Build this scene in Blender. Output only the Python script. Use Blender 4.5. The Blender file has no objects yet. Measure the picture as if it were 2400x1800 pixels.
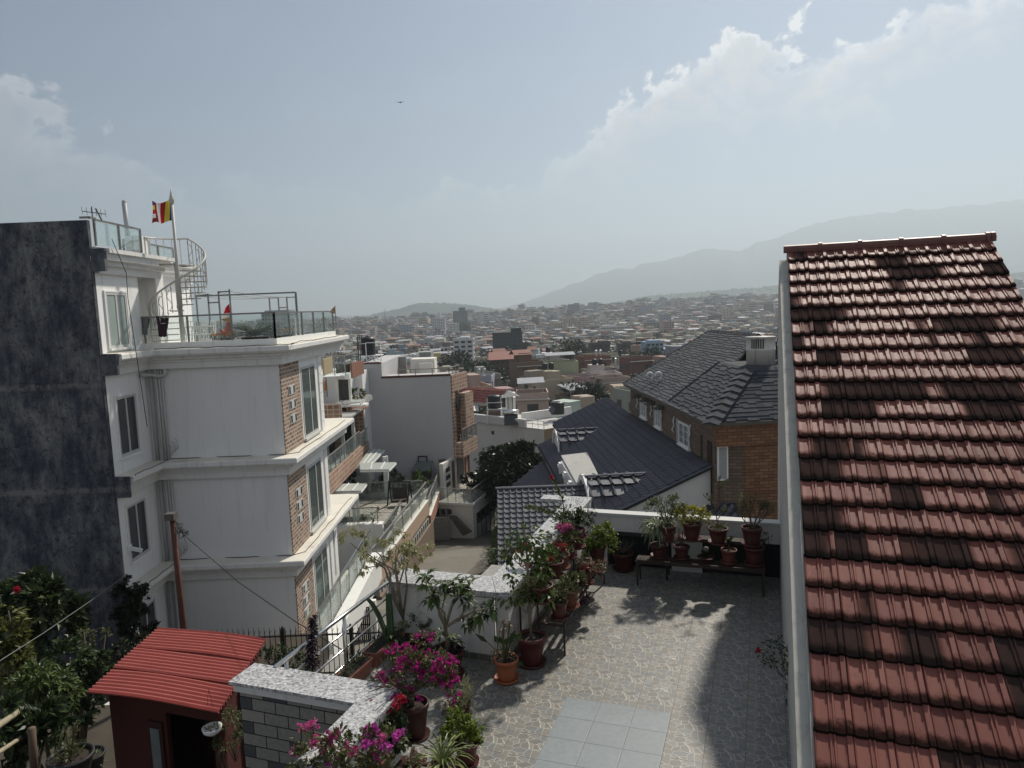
import bpy, math, random
from mathutils import Vector, Matrix, noise as mnoise
random.seed(11)
SC = bpy.context.scene
COL = SC.collection
R = random.uniform
rad = math.radians
# ---------------------------------------------------------------- camera model
F = 1664.0; PITCH = rad(6.1); ROLL = rad(2.2); CH = 4.8
CM = Matrix.Rotation(math.pi/2-PITCH, 3, 'X') @ Matrix.Rotation(-ROLL, 3, 'Z')
CP = Vector((0, 0, CH))
A = rad(19.6)
UA = Vector((math.cos(A), -math.sin(A), 0)); VA = Vector((math.sin(A), math.cos(A), 0)); ZA = Vector((0, 0, 1))
MT = Matrix((( UA.x, VA.x, 0, 0), (UA.y, VA.y, 0, 0), (0, 0, 1, 0), (0, 0, 0, 1)))
def ray(px, py): return CM @ Vector(((px-1200)/F, (900-py)/F, -1))
def Pn(px, py, p0, n):
    d = ray(px, py); return CP + d*((Vector(p0)-CP).dot(n)/d.dot(n))
def Pz(px, py, z): return Pn(px, py, (0, 0, z), ZA)
def Py(px, py, y): return Pn(px, py, (0, y, 0), Vector((0, 1, 0)))
def Px(px, py, x): return Pn(px, py, (x, 0, 0), Vector((1, 0, 0)))
def Pv(px, py, v): return Pn(px, py, VA*v, VA)
def Pu(px, py, u): return Pn(px, py, UA*u, UA)
def uvz(p): return (p.dot(UA), p.dot(VA), p.z)
def depth(p): return (p-CP).dot(CM @ Vector((0, 0, -1)))
def toimg(p):
    q = CM.transposed() @ (Vector(p)-CP); return 1200+F*q.x/-q.z, 900-F*q.y/-q.z
def frame(ox, oy, ang, oz=0):   # local x,y rotated by ang about z
    return Matrix.Translation((ox, oy, oz)) @ Matrix.Rotation(ang, 4, 'Z')
# ---------------------------------------------------------------- objects
WLOC = {}
def tag(o, label=None, cat=None, group=None, kind=None):
    if label: o['label'] = label
    if cat: o['category'] = cat
    if group: o['group'] = group
    if kind: o['kind'] = kind
    return o
def thing(name, label, cat, loc, group=None):
    o = bpy.data.objects.new(name, None); COL.objects.link(o)
    o.empty_display_size = .2
    o.location = loc; WLOC[o.name] = Vector(loc)
    return tag(o, label, cat, group)
class MB:
    def __init__(s, M=None): s.v = []; s.f = []; s.m = []; s.mi = 0; s.M = M
    def add(s, vs, fs):
        b = len(s.v)
        if s.M is not None: vs = [s.M @ Vector(v) for v in vs]
        else: vs = [Vector(v) for v in vs]
        s.v += vs; s.f += [tuple(b+i for i in f) for f in fs]; s.m += [s.mi]*len(fs); return s
    def hexa(s, p): return s.add(p, [(0,3,2,1),(4,5,6,7),(0,1,5,4),(1,2,6,5),(2,3,7,6),(3,0,4,7)])
    def box(s, x0, x1, y0, y1, z0, z1):
        return s.hexa([(x0,y0,z0),(x1,y0,z0),(x1,y1,z0),(x0,y1,z0),(x0,y0,z1),(x1,y0,z1),(x1,y1,z1),(x0,y1,z1)])
    def quad(s, a, b, c, d): return s.add([a,b,c,d], [(0,1,2,3)])
    def bar(s, a, b, w, h=None, up=(0,0,1)):
        a = Vector(a); b = Vector(b); h = h or w
        d = (b-a).normalized(); up = Vector(up)
        if abs(d.dot(up)) > .98: up = Vector((0,1,0))
        x = d.cross(up).normalized()*w/2; y = x.cross(d).normalized()*h/2
        return s.hexa([a-x-y,a+x-y,b+x-y,b-x-y,a-x+y,a+x+y,b+x+y,b-x+y])
    def tube(s, pts, r, n=8, cap=True):
        pts = [Vector(p) for p in pts]; k = len(pts)
        rs = r if isinstance(r, (list, tuple)) else [r]*k
        vs = []; fs = []
        px = None
        for i, p in enumerate(pts):
            d = (pts[min(i+1,k-1)]-pts[max(i-1,0)])
            d = d.normalized() if d.length > 1e-9 else Vector((0,0,1))
            if px is None: px = d.orthogonal().normalized()
            px = (px - d*px.dot(d)); px = px.normalized() if px.length > 1e-6 else d.orthogonal().normalized()
            py = d.cross(px)
            for j in range(n):
                t = 2*math.pi*j/n; vs.append(p+(px*math.cos(t)+py*math.sin(t))*rs[i])
        for i in range(k-1):
            for j in range(n): fs.append((i*n+j, i*n+(j+1)%n, (i+1)*n+(j+1)%n, (i+1)*n+j))
        if cap: fs.append(tuple(range(n-1,-1,-1))); fs.append(tuple((k-1)*n+j for j in range(n)))
        return s.add(vs, fs)
    def lathe(s, c, prof, n=20, cap0=True, cap1=True):
        c = Vector(c); vs = []; fs = []; k = len(prof)
        for (r, z) in prof:
            for j in range(n):
                t = 2*math.pi*j/n; vs.append(c+Vector((r*math.cos(t), r*math.sin(t), z)))
        for i in range(k-1):
            for j in range(n): fs.append((i*n+j, i*n+(j+1)%n, (i+1)*n+(j+1)%n, (i+1)*n+j))
        if cap0: fs.append(tuple(range(n-1,-1,-1)))
        if cap1: fs.append(tuple((k-1)*n+j for j in range(n)))
        return s.add(vs, fs)
    def slab(s, pts, th, up=True):   # planar polygon, thickened along minus its normal
        pts = [Vector(p) for p in pts]; n = Vector((0,0,0))
        for i in range(len(pts)):
            a, b = pts[i], pts[(i+1)%len(pts)]; n += a.cross(b)
        n.normalize()
        if up and n.z < 0: pts.reverse(); n = -n
        k = len(pts); vs = pts+[p-n*th for p in pts]
        fs = [tuple(range(k)), tuple(range(2*k-1, k-1, -1))]
        for i in range(k): j = (i+1)%k; fs.append((i, k+i, k+j, j))
        return s.add(vs, fs)
    def prism(s, pts, z0, z1): return s.slab([(x,y,z1) for x,y in pts], z1-z0)
    def ball(s, c, r, nu=10, nv=6, sq=(1,1,1)):
        c = Vector(c); vs = [c+Vector((0,0,-r*sq[2]))]; fs = []
        for i in range(1, nv):
            p = -math.pi/2+math.pi*i/nv
            for j in range(nu):
                t = 2*math.pi*j/nu; vs.append(c+Vector((r*sq[0]*math.cos(p)*math.cos(t), r*sq[1]*math.cos(p)*math.sin(t), r*sq[2]*math.sin(p))))
        vs.append(c+Vector((0,0,r*sq[2]))); L = len(vs)-1
        for j in range(nu):
            fs.append((0, 1+(j+1)%nu, 1+j)); b = 1+(nv-2)*nu; fs.append((L, b+j, b+(j+1)%nu))
        for i in range(nv-2):
            for j in range(nu):
                a = 1+i*nu; fs.append((a+j, a+(j+1)%nu, a+nu+(j+1)%nu, a+nu+j))
        return s.add(vs, fs)
    def leaf(s, p, d, n, L, W, fold=.25, tip=.5):
        d = d.normalized(); x = d.cross(n); x = x.normalized() if x.length > 1e-5 else d.orthogonal().normalized()
        u = x.cross(d); m = p+d*L*tip
        M = s.M; s.M = None
        s.add([p, m+x*W/2+u*W*fold, p+d*L-u*L*.06, m-x*W/2+u*W*fold, m], [(0,1,4),(1,2,4),(2,3,4),(3,0,4)])
        s.M = M; return s
    def build(s, name, mats, parent=None, smooth=False, uvf=None, origin=None, kind=None):
        me = bpy.data.meshes.new(name)
        if parent is not None: o = WLOC[parent.name]
        elif origin is not None: o = Vector(origin)
        else:
            xs = [v.x for v in s.v]; ys = [v.y for v in s.v]; o = Vector(((min(xs)+max(xs))/2, (min(ys)+max(ys))/2, min(v.z for v in s.v)))
        me.from_pydata([v-o for v in s.v], [], s.f)
        ms = mats if isinstance(mats, (list, tuple)) else [mats]
        for m in ms: me.materials.append(m)
        if len(ms) > 1: me.polygons.foreach_set('material_index', s.m)
        if smooth: me.polygons.foreach_set('use_smooth', [True]*len(me.polygons))
        uvl = me.uv_layers.new(name='UVMap'); buf = [0.0]*(2*len(me.loops))
        for p in me.polygons:
            n = p.normal
            if uvf is None:
                t = Vector((-n.y, n.x, 0))
                if t.length < .05: t = Vector((1,0,0))
                t.normalize(); b = n.cross(t)
            for li in p.loop_indices:
                co = s.v[me.loops[li].vertex_index]
                if uvf: a, c = uvf(co, n)
                else: a, c = co.dot(t), co.dot(b)
                buf[2*li] = a; buf[2*li+1] = c
        uvl.data.foreach_set('uv', buf)
        me.update()
        ob = bpy.data.objects.new(name, me); COL.objects.link(ob)
        if parent is not None: ob.parent = parent; WLOC[ob.name] = o
        else: ob.location = o; WLOC[ob.name] = o
        if kind: ob['kind'] = kind
        return ob
def pt(T, *p): return T @ Vector(p)
def dup_tree(o, loc, label=None, group=None, parent=None, rotz=None):
    c = o.copy(); COL.objects.link(c)
    if parent is not None: c.parent = parent
    else:
        c.location = loc; WLOC[c.name] = Vector(loc)
        if rotz is not None: c.rotation_euler = (0, 0, rotz)
        if label: c['label'] = label
        if group: c['group'] = group
    for ch in list(o.children): dup_tree(ch, None, parent=c)
    return c
# ---------------------------------------------------------------- node helpers
class NT:
    def __init__(s, m): s.t = m.node_tree; s.t.nodes.clear()
    def n(s, typ, **k):
        nd = s.t.nodes.new(typ)
        for a, b in k.items():
            if a.startswith('i_'): s.put(nd.inputs[int(a[2:])], b)
            else: setattr(nd, a, b)
        return nd
    def put(s, inp, v):
        if isinstance(v, bpy.types.NodeSocket): s.t.links.new(v, inp)
        elif v is not None:
            if isinstance(v, (tuple, list)) and len(v) == 3 and inp.type == 'RGBA': v = (*v, 1)
            inp.default_value = v
    def math(s, op, a, b=None, c=None, clamp=False):
        nd = s.n('ShaderNodeMath', operation=op, use_clamp=clamp); s.put(nd.inputs[0], a)
        if b is not None: s.put(nd.inputs[1], b)
        if c is not None: s.put(nd.inputs[2], c)
        return nd.outputs[0]
    def vmath(s, op, a, b=None):
        nd = s.n('ShaderNodeVectorMath', operation=op); s.put(nd.inputs[0], a)
        if b is not None: s.put(nd.inputs[1], b)
        return nd.outputs['Value'] if op in ('LENGTH','DOT_PRODUCT') else nd.outputs[0]
    def scale(s, v, k):
        nd = s.n('ShaderNodeVectorMath', operation='SCALE'); s.put(nd.inputs[0], v); nd.inputs['Scale'].default_value = k; return nd.outputs[0]
    def mix(s, f, a, b, mode='MIX'):
        nd = s.n('ShaderNodeMix', data_type='RGBA', blend_type=mode); s.put(nd.inputs[0], f); s.put(nd.inputs[6], a); s.put(nd.inputs[7], b); return nd.outputs[2]
    def mixf(s, f, a, b):
        nd = s.n('ShaderNodeMix', data_type='FLOAT'); s.put(nd.inputs[0], f); s.put(nd.inputs[2], a); s.put(nd.inputs[3], b); return nd.outputs[0]
    def noise(s, vec, sc, det=4, rough=.55, dist=0, col=False):
        nd = s.n('ShaderNodeTexNoise'); s.put(nd.inputs['Vector'], vec); nd.inputs['Scale'].default_value = sc
        nd.inputs['Detail'].default_value = det; nd.inputs['Roughness'].default_value = rough; nd.inputs['Distortion'].default_value = dist
        return nd.outputs['Color' if col else 'Fac']
    def ramp(s, f, *st, interp='LINEAR'):
        nd = s.n('ShaderNodeValToRGB'); s.put(nd.inputs[0], f); cr = nd.color_ramp; cr.interpolation = interp
        while len(cr.elements) < len(st): cr.elements.new(.5)
        for e, (p, c) in zip(cr.elements, st):
            e.position = p; e.color = (c, c, c, 1) if not isinstance(c, (tuple, list)) else (*c, 1)
        return nd.outputs[0]
    def step(s, f, lo, hi):
        nd = s.n('ShaderNodeMapRange', interpolation_type='SMOOTHSTEP'); s.put(nd.inputs[0], f); s.put(nd.inputs[1], lo); s.put(nd.inputs[2], hi); return nd.outputs[0]
    def pos(s): return s.n('ShaderNodeNewGeometry').outputs['Position']
    def island(s): return s.n('ShaderNodeNewGeometry').outputs['Random Per Island']
    def uv(s): return s.n('ShaderNodeUVMap').outputs[0]
    def sep(s, v):
        nd = s.n('ShaderNodeSeparateXYZ'); s.put(nd.inputs[0], v); return nd.outputs
    def comb(s, x, y, z=0.0):
        nd = s.n('ShaderNodeCombineXYZ'); s.put(nd.inputs[0], x); s.put(nd.inputs[1], y); s.put(nd.inputs[2], z); return nd.outputs[0]
    def bump(s, h, st=.3, dist=.02):
        nd = s.n('ShaderNodeBump'); s.put(nd.inputs['Height'], h); nd.inputs['Strength'].default_value = st; nd.inputs['Distance'].default_value = dist; return nd.outputs[0]
    def out(s, col, rough=.7, metal=0, bump=None, spec=.4, alpha=None, trans=None, coat=0):
        b = s.n('ShaderNodeBsdfPrincipled'); s.put(b.inputs['Base Color'], col); s.put(b.inputs['Roughness'], rough); s.put(b.inputs['Metallic'], metal)
        s.put(b.inputs['Specular IOR Level'], spec)
        if coat: s.put(b.inputs['Coat Weight'], coat); s.put(b.inputs['Coat Roughness'], .25)
        if bump is not None: s.put(b.inputs['Normal'], bump)
        sh = b.outputs[0]
        if trans:
            t = s.n('ShaderNodeBsdfTranslucent'); s.put(t.inputs[0], col); m = s.n('ShaderNodeMixShader'); s.put(m.inputs[0], trans)
            s.put(m.inputs[1], sh); s.put(m.inputs[2], t.outputs[0]); sh = m.outputs[0]
        o = s.n('ShaderNodeOutputMaterial'); s.put(o.inputs[0], sh); return b
MATS = {}
def newmat(name):
    m = bpy.data.materials.new(name); m.use_nodes = True; return m, NT(m)
def lerp(c, k): return tuple(min(1, x*k) for x in c)
def plain(name, col, rough=.7, var=.15, vs=2.0, bump=.1, bs=40, metal=0, spec=.35, isl=0, dirt=0, streak=0, coat=0):
    """painted / plastered / moulded surface with soft mottling, optional dirt blotches and rain streaks"""
    if name in MATS: return MATS[name]
    m, t = newmat(name); p = t.pos()
    c = t.mix(t.noise(p, vs, 5), lerp(col, 1-var), lerp(col, 1+var))
    if isl: c = t.mix(t.math('MULTIPLY', t.island(), isl), c, lerp(col, .35))
    if dirt:
        d = t.step(t.noise(p, vs*.7, 8, .65), .52, .75); c = t.mix(t.math('MULTIPLY', d, dirt), c, lerp(col, .25))
    if streak:
        q = t.vmath('MULTIPLY', p, (5, 5, .35)); d = t.step(t.noise(q, 1.3, 5, .6), .52, .72); c = t.mix(t.math('MULTIPLY', d, streak), c, (.12, .115, .11))
    b = t.bump(t.noise(p, bs, 4), bump, .01) if bump else None
    t.out(c, rough, metal, b, spec, coat=coat); MATS[name] = m; return m
def leafmat(name, c0, c1, c2=None, rough=.45, trans=.3):
    if name in MATS: return MATS[name]
    m, t = newmat(name); i = t.island(); p = t.pos()
    f = t.mixf(.35, i, t.noise(p, 2.5, 3))
    st = [(.15, c0), (.75, c1)]
    if c2: st.append((.97, c2))
    t.out(t.ramp(f, *st), rough, 0, None, .35, trans=trans); MATS[name] = m; return m
def bricks(name, c1, c2, mortar, w, h, ms=.01, rough=.8, bump=.5, off=.5, var=.3, squash=1.0):
    if name in MATS: return MATS[name]
    m, t = newmat(name); b = t.n('ShaderNodeTexBrick', offset=off)
    t.put(b.inputs['Vector'], t.uv()); t.put(b.inputs['Color1'], c1); t.put(b.inputs['Color2'], c2); t.put(b.inputs['Mortar'], mortar)
    b.inputs['Scale'].default_value = 1; b.inputs['Mortar Size'].default_value = ms; b.inputs['Brick Width'].default_value = w; b.inputs['Row Height'].default_value = h
    b.inputs['Mortar Smooth'].default_value = .1
    p = t.pos(); c = t.mix(t.noise(p, 1.2, 5), b.outputs[0], t.mix(1, b.outputs[0], (1-var, 1-var, 1-var), 'MULTIPLY'))
    c = t.mix(t.math('MULTIPLY', t.noise(p, 35, 3), .35), c, lerp(c1, .5))
    h2 = t.math('SUBTRACT', t.math('MULTIPLY', t.noise(p, 30, 4), .3), b.outputs[1])
    t.out(c, rough, 0, t.bump(h2, bump, .01), .25); MATS[name] = m; return m
def glass(name='railing_glass', tint=(.93, .965, .955), op=.22):
    if name in MATS: return MATS[name]
    m, t = newmat(name)
    a = t.n('ShaderNodeBsdfTransparent'); t.put(a.inputs[0], tint); g = t.n('ShaderNodeBsdfGlossy'); t.put(g.inputs[0], (.9,.95,.95)); g.inputs['Roughness'].default_value = .04
    d = t.n('ShaderNodeBsdfDiffuse'); t.put(d.inputs[0], (.55,.62,.62))
    fr = t.n('ShaderNodeFresnel'); fr.inputs[0].default_value = 1.5
    m1 = t.n('ShaderNodeMixShader'); t.put(m1.inputs[0], op*.35); t.put(m1.inputs[1], a.outputs[0]); t.put(m1.inputs[2], d.outputs[0])
    m2 = t.n('ShaderNodeMixShader'); t.put(m2.inputs[0], t.math('MULTIPLY', fr.outputs[0], .4)); t.put(m2.inputs[1], m1.outputs[0]); t.put(m2.inputs[2], g.outputs[0])
    o = t.n('ShaderNodeOutputMaterial'); t.put(o.inputs[0], m2.outputs[0]); MATS[name] = m; return m
def window_glass():
    if 'window_glass' in MATS: return MATS['window_glass']
    m, t = newmat('window_glass'); c = t.mix(t.noise(t.pos(), .8, 2), (.02,.025,.027), (.07,.08,.08))
    t.out(c, .08, 0, None, .6); MATS['window_glass'] = m; return m
# ---------------------------------------------------------------- common materials
WHITE = plain('white_paint', (.76,.76,.73), .6, .06, 1.2, .08, 60, streak=.16)
WHITE_CLEAN = plain('white_trim', (.80,.80,.78), .5, .05, 2, .05, 40, streak=.10)
GREYWALL = plain('grey_wall_paint', (.74,.735,.72), .7, .05, .6, .06, 30, streak=.10)
CREAMROOF = plain('pale_ledge_paint', (.66,.63,.55), .8, .12, 1.5, .1, 30, dirt=.35)
STEEL = plain('brushed_steel', (.62,.62,.60), .25, .04, 8, 0, metal=1)
DARKSTEEL = plain('dark_steel', (.09,.085,.08), .4, .1, 6, .05, 50, metal=.5)
BLACKIRON = plain('black_iron', (.012,.012,.013), .5, .2, 8, .1, 60)
GLASS = glass(); WGLASS = window_glass()
FRAMEGREY = plain('window_frame_grey', (.52,.52,.50), .5, .05, 5, 0)
CURTAIN = plain('net_curtain', (.33,.34,.33), .9, .3, 9, .3, 12)
CONCRETE = plain('bare_concrete', (.27,.265,.25), .9, .25, 1.6, .3, 35, dirt=.3)
TERRACOTTA = plain('terracotta_pot', (.15,.05,.032), .6, .25, 9, .12, 60, dirt=.45, isl=.0)
REDPOT = plain('dark_red_pot', (.085,.024,.02), .5, .25, 9, .12, 60, dirt=.4)
SOIL = plain('potting_soil', (.035,.026,.02), .95, .5, 30, .8, 60)
BARK = plain('bark', (.10,.078,.055), .9, .35, 14, .6, 40)
PALEBARK = plain('pale_bark', (.20,.17,.13), .9, .3, 14, .5, 40)
WOOD = plain('weathered_wood', (.17,.13,.09), .8, .3, 10, .3, 40)
GRANITE = None
def granite():
    m, t = newmat('granite_coping'); p = t.pos()
    a = t.noise(p, 30, 4, .75); b = t.noise(p, 14, 3)
    c = t.ramp(t.math('ADD', t.math('MULTIPLY', a, .8), t.math('MULTIPLY', b, .25)), (.38, .05), (.48, .26), (.57, .48), (.70, .70))
    c = t.mix(t.step(t.noise(p, 1.5, 6), .5, .8), c, t.mix(1, c, (.72,.72,.70), 'MULTIPLY'))
    t.out(c, t.mixf(t.noise(p, 3, 3), .3, .6), 0, t.bump(a, .12, .004), .5); return m
GRANITE = granite()
# ---------------------------------------------------------------- camera, light, sky, haze
cam = bpy.data.cameras.new('camera'); cam.sensor_width = 36; cam.sensor_fit = 'HORIZONTAL'; cam.lens = F/2400*36
cam.clip_start = .05; cam.clip_end = 30000
co = bpy.data.objects.new('camera', cam); COL.objects.link(co)
co.matrix_world = Matrix.Translation(CP) @ CM.to_4x4(); SC.camera = co
SAZ, SEL = rad(31.4), rad(45)
sun = bpy.data.lights.new('sun', 'SUN'); sun.energy = 4.3; sun.angle = rad(2.2); sun.color = (1, .93, .82)
so = bpy.data.objects.new('sun', sun); COL.objects.link(so)
sd = Vector((math.sin(SAZ)*math.cos(SEL), math.cos(SAZ)*math.cos(SEL), math.sin(SEL)))
so.rotation_euler = sd.to_track_quat('Z', 'Y').to_euler(); so.location = (0, 0, 60)
W = bpy.data.worlds.new('World'); SC.world = W; W.use_nodes = True
t = NT(W)
sky = t.n('ShaderNodeTexSky', sky_type='NISHITA'); sky.sun_disc = False; sky.sun_elevation = SEL; sky.sun_rotation = SAZ
sky.altitude = 1300; sky.air_density = 1.0; sky.dust_density = 1.5; sky.ozone_density = 1.8
g = t.n('ShaderNodeTexCoord').outputs['Generated']
x, y, z = t.sep(g)
el = t.math('MULTIPLY', t.math('ARCSINE', z), 180/math.pi)
az = t.math('MULTIPLY', t.math('ARCTAN2', x, y), 180/math.pi)
az01 = t.math('DIVIDE', t.math('ADD', az, 60), 120, clamp=True)
def azp(d): return (d+60)/120
top = t.ramp(az01, (azp(-60), .42), (azp(-38), .46), (azp(-31), .44), (azp(-24), .34), (azp(-6), .30), (azp(-3.5), .43), (azp(-2), .40), (azp(0), .29),
             (azp(4), .33), (azp(8.5), .50), (azp(12), .58), (azp(15), .585), (azp(19), .60), (azp(24), .60), (azp(28), .66), (azp(33), .70), (azp(40), .68), (azp(60), .6), interp='B_SPLINE')
top = t.math('MULTIPLY', top, 30)
cv = t.comb(t.math('MULTIPLY', az, .16), t.math('MULTIPLY', el, .2), 3.7)
n1 = t.noise(cv, 1.0, 9, .56, .35); n2 = t.noise(cv, 3.3, 6, .6, .2); n3 = t.noise(cv, .45, 3, .5)
edge = t.math('ADD', t.math('MULTIPLY', t.math('SUBTRACT', n1, .5), 17), t.math('MULTIPLY', t.math('SUBTRACT', n2, .5), 5))
h = t.math('SUBTRACT', t.math('ADD', top, edge), el)            # degrees below the cloud top
body = t.step(h, -.1, 1.0)
fade = t.math('MAXIMUM', t.step(h, 9.5, .8), t.math('MULTIPLY', t.step(h, 15, 3), .22))                                      # bank dissolves downwards
side = t.ramp(az01, (azp(-60), .55), (azp(-34), .46), (azp(-20), .14), (azp(-8), .12), (azp(-3), .55), (azp(2), .14), (azp(6), .5), (azp(10), .9), (azp(15), 1.0), (azp(60), 1.0))
puff = t.math('ADD', .30, t.math('MULTIPLY', t.step(t.math('ADD', n2, t.math('MULTIPLY', t.math('SUBTRACT', n1, .5), .8)), .36, .62), .7))
dens = t.math('MULTIPLY', t.math('MULTIPLY', body, fade), t.math('MULTIPLY', side, puff))
wisp = t.math('MULTIPLY', t.step(n3, .45, .8), .12)
dens = t.math('MINIMUM', t.math('ADD', dens, wisp), .86)
rim = t.math('MULTIPLY', t.step(h, 2.6, .2), body)
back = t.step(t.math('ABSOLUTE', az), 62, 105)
fill_cloud = t.math('MULTIPLY', back, t.math('MULTIPLY', t.step(t.noise(t.scale(g, 2.2), 1.0, 8, .6), .36, .58), .30))   # unseen bright clouds added behind the viewer to lift the shade fill
dens = t.math('MAXIMUM', dens, fill_cloud)
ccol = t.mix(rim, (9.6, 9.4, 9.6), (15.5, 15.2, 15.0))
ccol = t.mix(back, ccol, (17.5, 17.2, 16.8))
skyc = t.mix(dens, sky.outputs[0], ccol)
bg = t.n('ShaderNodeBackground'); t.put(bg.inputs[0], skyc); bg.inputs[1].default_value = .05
wo = t.n('ShaderNodeOutputWorld'); t.put(wo.inputs[0], bg.outputs[0])
# haze
HZD = 2.8e-4
hm = bpy.data.materials.new('haze_air'); hm.use_nodes = True; ht = NT(hm)
pv = ht.n('ShaderNodeVolumePrincipled'); pv.inputs['Color'].default_value = (.58, .665, .73, 1); pv.inputs['Density'].default_value = HZD; pv.inputs['Anisotropy'].default_value = .4
ho = ht.n('ShaderNodeOutputMaterial'); ht.put(ho.inputs['Volume'], pv.outputs[0])
hb = MB().box(-9000, 9000, -400, 9500, -60, 900).build('haze', hm); tag(hb, kind='stuff')
SC.view_settings.view_transform = 'Standard'; SC.view_settings.look = 'None'; SC.view_settings.exposure = 0.42; SC.view_settings.gamma = 1
SC.render.engine = 'CYCLES'; SC.cycles.use_denoising = True
try: SC.cycles.denoiser = 'OPENIMAGEDENOISE'
except Exception: pass
SC.cycles.max_bounces = 6; SC.cycles.diffuse_bounces = 3; SC.cycles.glossy_bounces = 3; SC.cycles.transmission_bounces = 4; SC.cycles.transparent_max_bounces = 16; SC.cycles.volume_bounces = 1
SC.cycles.sample_clamp_indirect = 6; SC.cycles.caustics_reflective = False; SC.cycles.caustics_refractive = False
# ---------------------------------------------------------------- terrain and hills
def gz(x, y):
    pts = [(-60,-4.2),(14,-4.4),(24,-7.2),(28,-8.4),(52,-11.7),(80,-14.6),(100,-17.5),(300,-27),(700,-33),(1000,-27),(1500,-13),(1900,-6),(2600,-4),(10000,0)]
    for (a, za), (b, zb) in zip(pts, pts[1:]):
        if y <= b: z = za+(zb-za)*max(0, (y-a))/(b-a); break
    else: z = 0
    k = max(0, min(1, (y-500)/900)); z += k*14*max(-.5, min(.9, (x-60)/500))
    return z
ground_mat = plain('earth_ground', (.11,.10,.085), .95, .35, .25, .3, 8, dirt=.3)
g = MB(); xs = [-6000,-3000,-1500,-900,-600,-400,-250,-150,-90,-50,-25,-10,0,10,25,50,90,150,250,400,600,900,1500,3000,6000]
ys = [-60,0,14,24,28,44,60,80,100,150,200,300,400,500,700,850,1000,1250,1500,1900,2600,4000,8500]
vs = [(x, y, gz(x, y)) for y in ys for x in xs]; nx = len(xs)
fs = [(j*nx+i, j*nx+i+1, (j+1)*nx+i+1, (j+1)*nx+i) for j in range(len(ys)-1) for i in range(nx-1)]
g.add(vs, fs); tag(g.build('ground', ground_mat, smooth=True), kind='structure')
def hill(name, prof, Y, halfdepth, col, rough=6, sub=6, step=12, tree=0):
    """ridge whose crest passes through the given sightlines at distance Y; real slopes both ways"""
    pts = [Py(px, py, Y) for px, py in prof]
    crest = []
    for a, b in zip(pts, pts[1:]):
        k = max(1, int((b-a).length/step))
        for i in range(k): crest.append(a.lerp(b, i/k))
    crest.append(pts[-1])
    rows = 13; vs = []
    for j in range(rows):
        tt = -1+2*j/(rows-1)
        for i, c in enumerate(crest):
            f = (1-abs(tt))**.85; base = gz(c.x, Y)-8
            zz = base+(c.z-base)*f
            zz += rough*f*(mnoise.noise(Vector((c.x/90, tt*6, Y/1000)))+.5*mnoise.noise(Vector((c.x/35, tt*14, 1.7))))
            if tree and abs(tt) < .5: zz += tree*max(0, mnoise.noise(Vector((c.x/9, tt*40, 4))) )+tree*.5*random.random()
            vs.append((c.x+halfdepth*.15*tt, Y+halfdepth*tt, zz))
    n = len(crest)
    fs = [(j*n+i, j*n+i+1, (j+1)*n+i+1, (j+1)*n+i) for j in range(rows-1) for i in range(n-1)]
    m = plain(name+'_forest', col, .95, .35, .02, 0)
    tag(MB().add(vs, fs).build(name, m), kind='structure')
hill('mountain', [(1120,742),(1200,722),(1300,682),(1400,645),(1500,620),(1600,602),(1645,584),(1672,578),(1720,591),(1790,566),(1860,541),(1950,515),(2060,500),(2200,488),(2400,468),(2600,460)], 6500, 1400, (.05,.06,.055), 25, step=60)
hill('hill', [(800,757),(860,750),(895,742),(915,731),(940,727),(960,719),(985,712),(1010,713),(1040,713),(1075,715),(1110,718),(1150,726),(1200,733),(1260,735)], 2700, 420, (.045,.06,.045), 3, step=6, tree=9)
hill('hill', [(1390,722),(1430,716),(1470,706),(1520,696),(1570,690),(1640,685),(1700,682),(1770,676),(1850,668),(1950,660),(2100,655),(2250,648),(2400,640),(2500,640)], 2500, 420, (.045,.06,.045), 3, step=6, tree=9)
hill('hill', [(300,775),(480,760),(640,752),(720,748),(780,752),(840,757),(900,760)], 4500, 600, (.05,.06,.05), 8, step=25, tree=6)
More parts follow.
